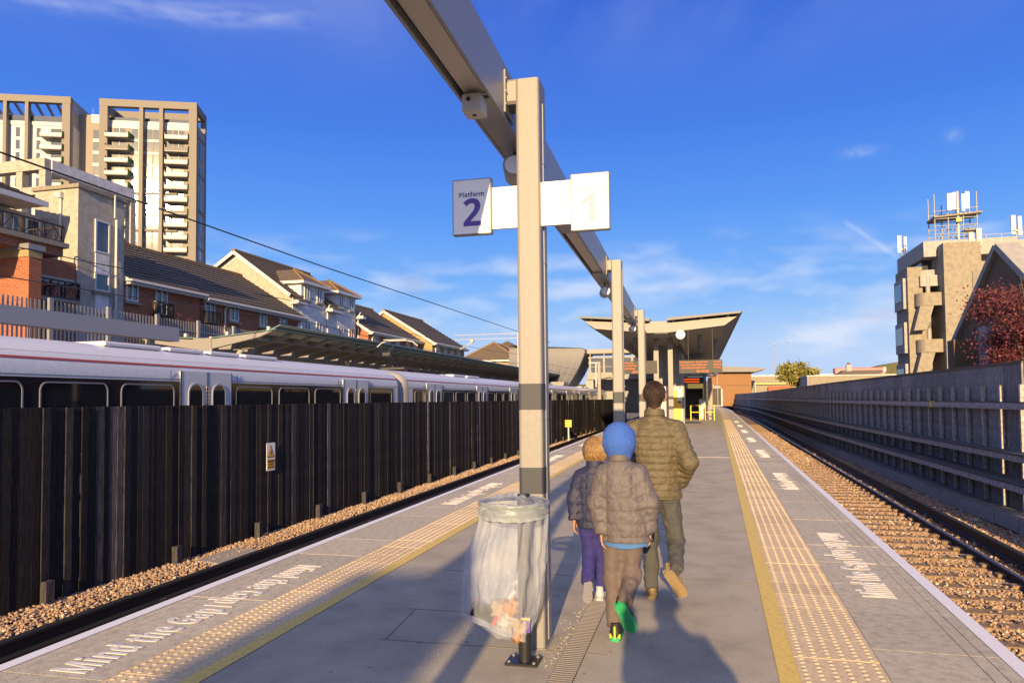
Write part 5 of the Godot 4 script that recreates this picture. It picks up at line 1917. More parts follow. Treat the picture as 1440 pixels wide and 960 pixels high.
func footbridge() -> void:
	var t := thing("zinc_hall", "grey curved zinc-clad stair hall behind the train, right of the large post", "building", "", Vector3(-14.4, 0, -75))
	var right := PackedVector2Array([Vector2(0.4, 1.4), Vector2(1.0, 2.4), Vector2(1.6, 3.3), Vector2(2.15, 4.3), Vector2(2.55, 5.2), Vector2(2.85, 6.0), Vector2(3.0, 6.45), Vector2(2.98, 6.7), Vector2(2.7, 6.85), Vector2(2.2, 6.88)])
	var mb := MB.new()
	var zoff := func(y: float) -> float: return 2.6 * pow(clampf(1.0 - (y - 1.4) / 5.5, 0, 1), 2)
	mb.grid(right.size() - 1, 10, func(i: int, j: int) -> Vector3:
		var q := right[right.size() - 1 - i]
		return Vector3(lerpf(-5.0, q.x, j / 10.0), q.y + 0.05 * (10 - j) * (0.4 if i == 0 else 0.1), zoff.call(q.y)))
	part(t, "front_skin", mb.done(), M.zinc)
	for j in range(1, 9):
		var sm := MB.new()
		var pts := []
		for i in right.size():
			var q := right[i]
			pts.append(Vector3(lerpf(-5.0, q.x, j / 9.0), q.y, zoff.call(q.y) + 0.02))
		sm.tube(pts, 0.03, 4)
		part(t, "seam", sm.done(), M.soffit)
	mb = MB.new()
	mb.grid(right.size() - 1, 1, func(i: int, j: int) -> Vector3: return Vector3(right[i].x, right[i].y, zoff.call(right[i].y) - 6.0 * (1 - j)))
	part(t, "side_skin", mb.done(), M.zinc)
	mb = MB.new()
	mb.quad(Vector3(-5, 7.35, 0), Vector3(2.7, 6.9, 0), Vector3(2.7, 6.9, -6), Vector3(-5, 7.35, -6))
	part(t, "roof", mb.done(), M.zinc)
	mb = MB.new()
	mb.prism(PackedVector2Array([Vector2(-6, 3.0), Vector2(0.8, 2.7), Vector2(1.6, 3.05), Vector2(1.6, 3.35), Vector2(-6, 3.45)]), 2.0, 4.5)
	part(t, "lower_canopy", mb.done(), M.cream_paint)

	t = thing("footbridge", "cream covered footbridge with square windows, behind the second post", "footbridge", "", Vector3(-7.0, 0, -78))
	bx(t, "roof_beam", Vector3(0.4, 6.6, 0), Vector3(9.6, 0.42, 3.0), M.cream_paint)
	bx(t, "ceiling", Vector3(0.4, 6.36, -0.05), Vector3(9.4, 0.06, 2.8), M.soffit)
	bx(t, "deck", Vector3(0.4, 4.05, 0), Vector3(9.6, 0.75, 3.0), M.cream_paint)
	bx(t, "sill_beam", Vector3(0.4, 5.95, 1.4), Vector3(9.4, 0.14, 0.12), M.cream_paint)
	for i in 7:
		var x := -4.1 + i * 1.45
		bx(t, "mullion", Vector3(x, 5.2, 1.42), Vector3(0.22, 1.6, 0.14), M.cream_paint)
		bx(t, "roof_post", Vector3(x, 6.15, 1.3), Vector3(0.1, 0.5, 0.1), M.cream_paint)
		if i < 6:
			bx(t, "pane", Vector3(x + 0.72, 5.2, 1.38), Vector3(1.2, 1.45, 0.04), M.window_glass)
			bx(t, "transom", Vector3(x + 0.72, 5.0, 1.42), Vector3(1.2, 0.06, 0.06), M.cream_paint)
	bx(t, "rear_wall", Vector3(0.4, 5.2, -1.4), Vector3(9.4, 1.5, 0.1), M.window_glass)
	for x in [-4.2, 4.6]:
		bx(t, "pier", Vector3(x, 1.4, 0), Vector3(0.8, 4.9, 2.6), M.soffit)
	bx(t, "far_wall", Vector3(0.5, 2.0, -3.4), Vector3(9.0, 3.8, 0.3), M.soffit)
	bx(t, "far_panel", Vector3(1.8, 3.0, -3.2), Vector3(4.0, 1.2, 0.1), M.grey_paint)
	mb = MB.new()
	mb.tube([Vector3(-3.6, 3.6, 1.7), Vector3(-2.0, 3.95, 1.7), Vector3(-0.9, 3.2, 1.7), Vector3(0.6, 2.2, 1.7)], 0.09, 6)
	part(t, "stair_rail", mb.done(), M.cream_paint)
	t = thing("signal_mast", "slim pale mast with bracket standing in front of the footbridge", "mast", "", Vector3(-8.75, -1.0, -66))
	bx(t, "mast", Vector3(0, 3.0, 0), Vector3(0.26, 6.0, 0.26), M.cream_paint)
	bx(t, "bracket", Vector3(-0.5, 5.9, 0), Vector3(0.9, 0.1, 0.1), M.off_white)
	bx(t, "bracket", Vector3(-0.3, 4.8, 0), Vector3(0.1, 2.2, 0.1), M.off_white)
	# low things beyond the fence under the canopy
	t = thing("exit_sign", "small green running-man exit sign above the far fence", "sign", "", Vector3(-4.6, 1.55, -64))
	bx(t, "case", Vector3(0, 0.5, 0), Vector3(0.95, 0.5, 0.1), M.green_sign)
	bx(t, "figure", Vector3(0.05, 0.5, 0.055), Vector3(0.22, 0.26, 0.02), M.white_metal)
	bx(t, "stand", Vector3(0, -0.6, 0), Vector3(0.1, 2.0, 0.1), M.galvanised)


# ------------------------------------------------------------------ right of the line
func right_buildings() -> void:
	var t := thing("office_block", "brutalist concrete office with stacked outdoor stairs and rooftop aerials, right", "building")
	bx(t, "body", Vector3(24.4, 5.6, -65.5), Vector3(15.8, 12.2, 7), M.concrete_warm)
	bx(t, "attic_glass", Vector3(23.4, 11.35, -65.0), Vector3(14.0, 1.0, 6.8), M.window_glass)
	bx(t, "attic_band", Vector3(23.2, 10.72, -64.2), Vector3(14.2, 0.5, 7.6), M.concrete_pale)
	bx(t, "parapet", Vector3(19.2, 12.45, -63.75), Vector3(6.1, 1.15, 7.5), M.concrete_pale)
	bx(t, "parapet", Vector3(26.2, 12.35, -68), Vector3(12.9, 1.45, 13), M.concrete_pale)
	bx(t, "window_band", Vector3(25.0, 9.9, -62.2), Vector3(11.0, 1.0, 0.6), M.window_glass)
	bx(t, "cornice", Vector3(25.0, 10.55, -61.9), Vector3(11.0, 0.35, 1.0), M.concrete_pale)
	bx(t, "cornice", Vector3(25.0, 8.9, -61.9), Vector3(11.0, 1.0, 1.0), M.concrete_pale)
	# corner pier and side bays
	bx(t, "corner_pier", Vector3(15.56, 5.4, -61.9), Vector3(1.0, 11.6, 3.4), M.concrete_warm)
	for y in [9.3, 6.0, 2.9]:
		bx(t, "side_bay", Vector3(14.96, y, -61.9), Vector3(0.24, 2.3, 2.6), M.concrete_pale)
		bx(t, "bay_window", Vector3(14.83, y + 0.15, -61.9), Vector3(0.06, 1.3, 1.9), M.window_glass)
	# stair tower
	bx(t, "stair_tower", Vector3(18.28, 5.75, -60.4), Vector3(2.4, 13.7, 3.4), M.concrete_warm)
	bx(t, "louvre", Vector3(19.1, 9.9, -58.67), Vector3(0.48, 1.2, 0.1), M.tower_clad)
	bx(t, "tower_link", Vector3(20.3, 10.0, -60.6), Vector3(1.4, 2.6, 2.0), M.concrete_warm)
	# open stairs: curved landings and raking flights
	bx(t, "stair_recess", Vector3(16.6, 5.2, -62.6), Vector3(1.1, 10.4, 0.3), M.tower_grey)
	for y in [2.35, 5.75, 9.15]:
		var mb := MB.new()
		var pl := PackedVector2Array([Vector2(-0.75, 0)])
		for i in 7:
			var a := PI + PI / 2 * i / 6.0
			pl.append(Vector2(-0.2 + cos(a) * 0.62, -sin(a) * 0.85))
		pl.append(Vector2(1.2, 0.85))
		pl.append(Vector2(1.2, 0))
		mb.prism(pl, y - 0.95, y, Transform3D(Basis(Vector3(1, 0, 0), Vector3(0, 0, 1), Vector3(0, -1, 0)) * Basis.from_scale(Vector3(1, 1, -1)), Vector3(16.3, 0, -60.1)))
		part(t, "landing", mb.done(), M.concrete_warm)
		mb = MB.new()
		mb.prism(PackedVector2Array([Vector2(15.15, y - 2.75), Vector2(16.0, y - 2.7), Vector2(16.5, y - 0.98), Vector2(15.6, y - 0.98)]), -59.9, -59.2)
		part(t, "flight", mb.done(), M.concrete_warm)
		bx(t, "stair_window", Vector3(16.75, y + 0.7, -62.3), Vector3(0.8, 0.9, 0.3), M.window_glass)
		bx(t, "stair_beam", Vector3(16.75, y + 1.55, -61.6), Vector3(1.6, 0.55, 0.5), M.concrete_pale)
		bar(t, "newel", Vector3(16.35, y - 2.6, -60.0), Vector3(16.35, y + 1.3, -60.0), 0.16, M.tower_grey, 8)
	bx(t, "link_slab", Vector3(16.6, 10.1, -61.0), Vector3(1.5, 0.8, 2.2), M.concrete_pale)
	# scaffold and aerials
	var sc := thing("roof_scaffold", "scaffold platform carrying white mobile-phone aerials on the office roof", "scaffold", "", Vector3(18.5, 13.0, -60.5))
	for x in [-1.4, -0.5, 0.5, 1.4]:
		for z in [0.0, -1.5]:
			bar(sc, "pole", Vector3(x, 0, z), Vector3(x, 2.9 + 0.5 * absf(x), z), 0.045, M.galvanised, 5)
	for y in [0.6, 1.2, 1.75, 2.3]:
		for z in [0.0, -1.5]:
			bar(sc, "ledger", Vector3(-1.5, y, z), Vector3(1.5, y + (0.15 if y > 2 else 0.0), z), 0.04, M.galvanised, 5)
	for e in 3:
		bar(sc, "brace", Vector3(-1.4 + e * 0.9, 0, 0.03), Vector3(-0.5 + e * 0.9, 1.2, 0.03), 0.035, M.galvanised, 5)
	bx(sc, "deck", Vector3(0.1, 1.95, -0.7), Vector3(3.2, 0.12, 1.9), M.stone_sill, Basis(Vector3.BACK, 0.06))
	bx(sc, "deck", Vector3(1.0, 0.75, -0.2), Vector3(1.0, 0.1, 1.0), M.stone_sill)
	bar(sc, "mast", Vector3(0.15, -0.8, 0), Vector3(0.15, 3.7, 0), 0.09, M.off_white, 8)
	for q in [[-0.45, 2.9, 0.3], [-0.15, 2.95, 0.22], [0.45, 2.8, 0.2], [0.72, 2.95, 0.26]]:
		bx(sc, "aerial", Vector3(q[0], q[1], 0.2), Vector3(q[2], 1.25, 0.16), M.white_metal)
	for q in [[1.3, -0.1], [0.8, -0.35]]:
		bx(sc, "aerial", Vector3(q[0], 0.2 + q[1], 0.5), Vector3(0.34, 1.3, 0.2), M.off_white)
	bx(sc, "floodlight", Vector3(0.1, 1.5, 0.3), Vector3(0.35, 0.25, 0.2), M.yellow_gloss)
	for q in [[Vector3(16.45, 12.9, -67.2), "white aerial cluster on the far left corner of the office roof"], [Vector3(23.1, 13.0, -62.5), "white aerial on the office roof near the right edge"]]:
		sc = thing("phone_aerial", q[1], "aerial", "roof aerials", q[0])
		bar(sc, "pole", Vector3.ZERO, Vector3(0, 2.1, 0), 0.06, M.galvanised, 6)
		for e in [[-0.22, 1.35], [0.22, 1.25]]:
			bx(sc, "panel", Vector3(e[0], e[1], 0.1), Vector3(0.24, 1.4, 0.2), M.white_metal)
		bx(sc, "bracket", Vector3(0, 0.9, 0.05), Vector3(0.6, 0.12, 0.3), M.galvanised)
	sc = thing("roof_mast", "thin lattice radio mast at the right edge of the office roof", "mast", "", Vector3(24.0, 13.0, -62))
	for e in [-0.3, 0.3]:
		bar(sc, "leg", Vector3(e, 0, 0), Vector3(e * 0.1, 3.0, 0), 0.03, M.galvanised, 4)
	bar(sc, "spike", Vector3(0, 2.9, 0), Vector3(0, 4.4, 0), 0.025, M.galvanised, 4)
	for k in 4:
		bar(sc, "rung", Vector3(-0.28 + k * 0.05, 0.5 + k * 0.6, 0), Vector3(0.28 - k * 0.05, 0.5 + k * 0.6, 0), 0.02, M.galvanised, 4)
	var gr := thing("roof_railing", "thin white railing along the right part of the office parapet", "railing", "", Vector3(19.9, 13.07, -61.8))
	for y in [0.25, 0.55]:
		bar(gr, "rail", Vector3(0, y, 0), Vector3(10, y, 0), 0.025, M.off_white, 4)
	for k in 11:
		bar(gr, "upright", Vector3(k, 0, 0), Vector3(k, 0.55, 0), 0.025, M.off_white, 4)

	# stone gable
	t = thing("stone_chapel", "old stone chapel gable with pale sloping coping behind the red tree", "building", "", Vector3(11.05, 0, -30.3))
	var mb := MB.new()
	mb.prism(PackedVector2Array([Vector2(-5.0, 0.9), Vector2(5.0, 0.9), Vector2(5.0, 3.85), Vector2(0, 6.95), Vector2(-5.0, 3.85)]), -0.4, 0.0, Transform3D(Basis(Vector3(0, 0, -1), Vector3.UP, Vector3.RIGHT), Vector3.ZERO))
	part(t, "gable_wall", mb.done(), M.rubble)
	for e in [-1.0, 1.0]:
		var a := Vector3(-0.2, 3.75, e * 5.15)
		var b := Vector3(-0.2, 7.0, 0.0)
		var dir := (b - a).normalized()
		var nrm := dir.cross(Vector3.RIGHT).normalized()
		if nrm.y < 0:
			nrm = -nrm
		bx(t, "coping", (a + b) / 2 + nrm * 0.08, Vector3(0.75, 0.24, (b - a).length()), M.concrete_pale, Basis(Vector3.RIGHT, nrm, Vector3.RIGHT.cross(nrm)))
	part(t, "roof", roof_slope(Vector3(0.1, 3.6, 5.0), Vector3(9.0, 3.6, 5.0), Vector3(0.1, 6.6, 0), Vector3(9.0, 6.6, 0), 14), M.slate_warm)
	part(t, "roof", roof_slope(Vector3(9.0, 3.6, -5.0), Vector3(0.1, 3.6, -5.0), Vector3(9.0, 6.6, 0), Vector3(0.1, 6.6, 0), 6), M.slate_warm)
	bx(t, "side_wall", Vector3(4.5, 2.2, 4.8), Vector3(8.8, 2.9, 0.4), M.rubble)
	bx(t, "buttress", Vector3(-0.75, 2.35, -3.3), Vector3(0.75, 3.1, 0.8), M.rubble)
	bx(t, "pilaster", Vector3(-0.42, 2.6, -1.6), Vector3(0.12, 3.4, 1.1), M.concrete_pale)
	bx(t, "niche", Vector3(-0.42, 2.9, 1.6), Vector3(0.14, 1.6, 0.5), M.brick_yellow)
	downpipe(t, [Vector3(-0.5, 3.6, -4.7), Vector3(-0.5, 2.4, -4.7)])

	red_tree()


func leafy(holder: Node3D, centre: Vector3, rad: Vector3, count: int, size: float, mats: Array, sd: int, clumps := 26) -> void:
	var r := RandomNumberGenerator.new()
	r.seed = sd
	var cc := []
	for i in clumps:
		var v := Vector3(r.randfn(0, 1), r.randfn(0, 1), r.randfn(0, 1)).normalized() * pow(r.randf(), 0.45)
		cc.append([centre + v * rad, r.randf_range(0.18, 0.42)])
	for m in mats.size():
		var mb := MB.new()
		for i in count / mats.size():
			var q: Array = cc[r.randi_range(0, clumps - 1)]
			var v := Vector3(r.randfn(0, 1), r.randfn(0, 0.8), r.randfn(0, 1)) * 0.55
			var p: Vector3 = q[0] + v * rad * q[1]
			var b := Basis.from_euler(Vector3(r.randfn(0, 0.7), r.randf() * TAU, r.randfn(0, 0.7)))
			var s := size * r.randf_range(0.6, 1.3)
			mb.quad(p + b * Vector3(-s * 0.45, 0, 0), p + b * Vector3(0, -0.1 * s, s * 0.6), p + b * Vector3(s * 0.45, 0, 0), p + b * Vector3(0, 0.08 * s, -s * 0.7))
		part(holder, "foliage", mb.done(), M[mats[m]])


func red_tree() -> void:
	var t := thing("red_tree", "dark red leaved tree growing behind the ribbed wall, right edge", "tree", "", Vector3(9.75, 1.3, -25.6))
	var mb := MB.new()
	mb.tube([Vector3(0, 0, 0), Vector3(0.05, 0.9, 0), Vector3(0.0, 1.8, 0.05)], [0.13, 0.10, 0.07], 8)
	part(t, "trunk", mb.done(), M.bark)
	var r := RandomNumberGenerator.new()
	r.seed = 4
	for i in 26:
		var a := r.randf() * TAU
		var e := Vector3(cos(a) * r.randf_range(0.6, 1.5), r.randf_range(1.5, 4.1), sin(a) * r.randf_range(0.6, 1.5))
		mb = MB.new()
		var s := Vector3(0.02, r.randf_range(0.7, 1.7), 0)
		mb.tube([s, s.lerp(e, 0.5) + Vector3(0, 0.2, 0), e], [0.045, 0.025, 0.008], 5)
		part(t, "branch", mb.done(), M.bark)
	leafy(t, Vector3(0.15, 2.40, 0), Vector3(1.85, 1.35, 1.7), 20000, 0.062, ["leaf_red0", "leaf_red1", "leaf_red2"], 9, 46)


func background() -> void:
	var t := thing("pale_bush", "yellow-green leafy bush on the skyline beyond the platform end", "bush", "", Vector3(15.2, 1.0, -128))
	var mb := MB.new()
	mb.tube([Vector3(0, 0, 0), Vector3(0.1, 3.0, 0)], [0.3, 0.12], 7)
	part(t, "trunk", mb.done(), M.bark)
	leafy(t, Vector3(0.2, 4.4, 0), Vector3(2.9, 1.8, 2.0), 4600, 0.34, ["leaf_green0", "leaf_green1", "leaf_green2"], 12, 40)
	t = thing("low_building", "low flat-roofed building of pale brick above the ribbed wall", "building", "", Vector3(15.6, 0, -118))
	bx(t, "front_wall", Vector3(18.0, 2.4, -6.0), Vector3(36.0, 4.6, 12.0), M.concrete_warm)
	bx(t, "coping", Vector3(18.0, 4.78, -6.0), Vector3(36.4, 0.16, 12.3), M.off_white)
	bx(t, "side_wall", Vector3(-0.05, 2.4, -6.0), Vector3(0.1, 4.6, 12.0), M.tower_grey)
	t = thing("boundary_wall", "long pale retaining wall beneath the bush, beyond the platform end", "wall", "", Vector3(15.5, 0, -170))
	bx(t, "wall_face", Vector3(0, 3.2, 0), Vector3(24, 6.0, 0.6), M.concrete_warm)
	bx(t, "coping", Vector3(0, 6.3, 0.05), Vector3(24.2, 0.35, 0.9), M.off_white)
	bx(t, "brick_panel", Vector3(1.2, 2.9, 1.4), Vector3(5.0, 2.4, 0.3), M.brick_red)
	bx(t, "handrail", Vector3(0.4, 4.6, 1.2), Vector3(9.0, 0.14, 0.14), M.yellow_gloss)
	for x in [-4.0, 4.9]:
		bx(t, "handrail_post", Vector3(x, 3.6, 1.2), Vector3(0.16, 2.1, 0.16), M.off_white)
	t = thing("bus", "red top of a bus showing behind the dark chimneyed roof", "bus", "", Vector3(33.6, 3.0, -175))
	mb = MB.new()
	mb.cbox(Vector3(0, 2.9, 0), Vector3(10.2, 4.0, 2.5), 0.15)
	part(t, "body", mb.done(), M.train_red)
	bx(t, "upper_windows", Vector3(0.2, 4.0, 1.26), Vector3(8.6, 0.7, 0.04), M.window_glass)
	bx(t, "end_panel", Vector3(4.9, 4.4, 1.27), Vector3(0.5, 1.0, 0.05), M.off_white)
	t = thing("chimneyed_roof", "dark slate roof with three stubby chimneys on the skyline", "roof", "", Vector3(31.5, 0, -165))
	mb = MB.new()
	mb.prism(PackedVector2Array([Vector2(-5, 0), Vector2(5.5, 0), Vector2(5.5, 5.6), Vector2(3.4, 6.9), Vector2(-2.6, 6.9), Vector2(-5, 5.6)]), -6, 0)
	part(t, "roof_body", mb.done(), M.slate)
	for q in [[-1.4, 1.0, 8.2], [9.0, 0.6, 7.3], [10.3, 0.7, 7.6]]:
		bx(t, "chimney", Vector3(q[0], q[2] - 1.2, -2), Vector3(q[1], 2.6, 0.9), M.tower_grey)
		bx(t, "chimney_pot", Vector3(q[0], q[2] + 0.25, -2), Vector3(q[1] * 0.5, 0.5, 0.5), M.slate)
	var hb := setting("hill")
	mb = MB.new()
	mb.prism(PackedVector2Array([Vector2(66, 0), Vector2(160, 0), Vector2(160, 24), Vector2(108, 19), Vector2(84, 16.6), Vector2(74, 14), Vector2(68, 11)]), -395, -360)
	part(hb, "slope", mb.done(), M.hill_green)
	mb = MB.new()
	mb.prism(PackedVector2Array([Vector2(-60, 0), Vector2(66, 0), Vector2(66, 10.5), Vector2(-60, 9)]), -395, -365)
	part(hb, "slope", mb.done(), M.hill_green)
	for q in [[17.6, 14.5, "left one of two tall thin lamp columns on the skyline"], [21.0, 15.0, "right one of two tall thin lamp columns on the skyline"], [46.6, 16.0, "tall thin lamp column beside the left edge of the concrete office"]]:
		t = thing("lamp_column", q[2], "lamp post", "lamp columns on the skyline", Vector3(q[0], 0, -190))
		bar(t, "column", Vector3.ZERO, Vector3(0, q[1], 0), 0.08, M.tower_grey, 6)
		bx(t, "lantern", Vector3(0.0, q[1] + 0.1, 0.3), Vector3(0.3, 0.15, 0.9), M.galvanised)
	t = thing("lamp_column", "thin lamp column at the right tip of the canopy", "lamp post", "lamp columns on the skyline", Vector3(2.6, 0, -120))
	bar(t, "column", Vector3.ZERO, Vector3(0, 9.2, 0), 0.06, M.tower_grey, 6)
	bx(t, "lantern", Vector3(0.0, 9.3, 0.3), Vector3(0.3, 0.15, 0.9), M.galvanised)


# ------------------------------------------------------------------ posts and beam overhead
func PX(d: float) -> float:
	return -1.12 - 0.0215 * (d - 5.0)


func lamp_beam() -> void:
	var t := thing("overhead_beam", "long grey lighting beam running overhead from post to post", "beam")
	var path := func(d0: float, d1: float) -> Array: return [Vector3(PX(d0), 0, -d0), Vector3(PX(d1), 0, -d1)]
	var mb := MB.new()
	# hollow channel, open below
	mb.sweep(PackedVector2Array([Vector2(-0.375, 3.61), Vector2(-0.355, 3.61), Vector2(-0.355, 3.95), Vector2(-0.177, 3.95), Vector2(-0.177, 3.61), Vector2(-0.157, 3.61), Vector2(-0.157, 3.99), Vector2(-0.375, 3.99)]), path.call(-24.0, 19.6), 1.0)
	part(t, "channel", mb.done(), M.grey_paint)
	var d := -25.82
	while d < 19.0:
		var a := 0.0
		var b := Basis(Vector3.UP, 0.0215)
		bx(t, "diffuser", Vector3(PX(d + 1.4) - 0.266, 3.65, -(d + 1.4)), Vector3(0.135, 0.02, 2.8), M.light_panel, b)
		for e in [0.0, 2.8]:
			bx(t, "diffuser_end", Vector3(PX(d + e) - 0.266, 3.64, -(d + e)), Vector3(0.15, 0.03, 0.03), M.off_white, b)
		bx(t, "soffit_plate", Vector3(PX(d + 3.84) - 0.266, 3.622, -(d + 3.84)), Vector3(0.176, 0.012, 2.0), M.grey_paint, b)
		bx(t, "soffit_plate", Vector3(PX(d + 5.86) - 0.266, 3.622, -(d + 5.86)), Vector3(0.176, 0.012, 1.98), M.grey_paint, b)
		d += 6.88
	# posts
	var prof := rrect(0.165, 0.25, 0.022, 3)
	for k in range(-3, 3):
		d = 5.0 + 6.88 * k
		var lab := ""
		match k:
			-3: lab = "cream square post farthest behind the viewpoint"
			-2: lab = "cream square post well behind the viewpoint"
			-1: lab = "cream square post just behind the viewpoint"
			0: lab = "large cream square post with dark bands beside the litter bag"
			1: lab = "second cream post, left of the man's head"
			2: lab = "third cream post, in front of the canopy"
		var p := thing("platform_post", lab, "post", "posts carrying the overhead beam", Vector3(PX(d), 0, -d), 0.0215)
		mb = MB.new()
		mb.prism(prof, 0.0, 3.87, Transform3D(Basis(Vector3.RIGHT, -PI / 2), Vector3.ZERO))
		part(p, "shaft", mb.done(), M.cream_paint)
		for y in [1.115, 1.68]:
			mb = MB.new()
			mb.prism(rrect(0.170, 0.255, 0.024, 3), -0.088, 0.088, Transform3D(Basis(Vector3.RIGHT, -PI / 2), Vector3(0, y, 0)))
			part(p, "dark_band", mb.done(), M.band_paint)
		mb = MB.new()
		mb.cbox(Vector3(-0.10, 3.80, 0.0), Vector3(0.13, 0.175, 0.208), 0.018)
		part(p, "arm", mb.done(), M.cream_paint)
		mb = MB.new()
		mb.cbox(Vector3(-0.152, 3.79, 0.03), Vector3(0.014, 0.30, 0.24), 0.003)
		part(p, "flange", mb.done(), M.cream_paint)
		mb = MB.new()
		mb.cbox(Vector3(0.083, 1.88, -0.045), Vector3(0.012, 3.7, 0.10), 0.003)
		part(p, "cable_cover", mb.done(), M.grey_paint)
		for y in [0.55, 1.52, 2.6, 3.3]:
			bx(p, "cover_joint", Vector3(0.0835, y, -0.045), Vector3(0.014, 0.004, 0.102), M.band_paint)
		bx(p, "base_plate", Vector3(0, 0.004, 0), Vector3(0.19, 0.008, 0.28), M.cream_paint)
		for q in [[-0.16, 3.70], [-0.16, 3.88], [-0.16, 3.79]]:
			bar(p, "bolt", Vector3(q[0] + 0.004, q[1], 0.14), Vector3(q[0] + 0.022, q[1], 0.14), 0.009, M.galvanised, 6)
	# loudspeakers and a camera box below the beam
	var loud := ["round white loudspeaker below the beam beside the large post", "round white loudspeaker below the beam at the second post", "round white loudspeaker below the beam at the third post"]
	for k in 3:
		d = 5.62 + 6.88 * k
		var s := thing("loudspeaker", loud[k], "loudspeaker", "loudspeakers below the beam", Vector3(PX(d) - 0.26, 3.47, -d), 0.2)
		mb = MB.new()
		mb.tube([Vector3(0, 0, 0.16), Vector3(0, 0, 0.15), Vector3(0, 0, -0.12), Vector3(0, 0, -0.16)], [0.075, 0.088, 0.088, 0.05], 18)
		part(s, "drum", mb.done(), M.off_white)
		mb = MB.new()
		mb.tube([Vector3(0, 0, 0.157), Vector3(0, 0, 0.165)], 0.068, 18)
		part(s, "grille", mb.done(), M.white_metal)
		bar(s, "bracket", Vector3(0, 0.08, 0), Vector3(0, 0.16, 0), 0.015, M.dark_metal)
		mb = MB.new()
		mb.tube([Vector3(0.03, 0.15, 0.08), Vector3(0.06, 0.10, 0.15), Vector3(0.03, 0.04, 0.17)], 0.008, 5)
		part(s, "cable", mb.done(), M.carton_brown)
	var cb := thing("camera_box", "small white box with round lens holes under the beam", "camera", "", Vector3(PX(4.5) - 0.27, 3.555, -4.5), 0.03)
	mb = MB.new()
	mb.cbox(Vector3(0, 0, 0), Vector3(0.13, 0.115, 0.15), 0.006)
	part(cb, "casing", mb.done(), M.off_white)
	for q in [[-0.02, 0.02, 0.076, 0], [0.0, -0.058, 0.0, 1]]:
		mb = MB.new()
		var nn := Vector3(0, 0, 0.004) if q[3] == 0 else Vector3(0, -0.004, 0)
		mb.tube([Vector3(q[0], q[1], q[2]), Vector3(q[0], q[1], q[2]) + nn], 0.014, 12)
		part(cb, "lens", mb.done(), M.black_print)
	# platform number signs
	var z := -4.875
	var cp := thing("sign_bracket", "white cross panel through the large post, holding both number signs", "bracket", "", Vector3(-1.12, 2.99, z - 0.06))
	bx(cp, "panel", Vector3(-0.17, 0.005, 0), Vector3(0.19, 0.29, 0.03), M.white_metal)
	bx(cp, "panel", Vector3(0.19, 0.01, 0), Vector3(0.23, 0.30, 0.03), M.white_metal)
	for q in [[-1.525, 3.01, 0.285, 0.395, "2", "purple_print", "white box sign reading Platform 2, left of the large post"], [-0.695, 2.985, 0.265, 0.39, "1", "pink_print", "bright white box sign with pale pink 1, right of the large post"]]:
		var s := thing("platform_sign", q[6], "sign", "platform number signs", Vector3(q[0], q[1], z - 0.04))
		mb = MB.new()
		mb.cbox(Vector3.ZERO, Vector3(q[2], q[3], 0.05), 0.006)
		part(s, "case", mb.done(), M.galvanised)
		bx(s, "face", Vector3(0, 0, 0.024), Vector3(q[2] - 0.018, q[3] - 0.018, 0.006), M.white_metal)
		var o := part(s, "lettering", text_mesh("Platform", 0.032, 0.002), M[q[5]])
		o.position = Vector3(0.0, 0.085, 0.0285)
		o = part(s, "number", text_mesh(q[4], 0.19, 0.002), M[q[5]])
		o.position = Vector3(0.0, -0.045, 0.0285)


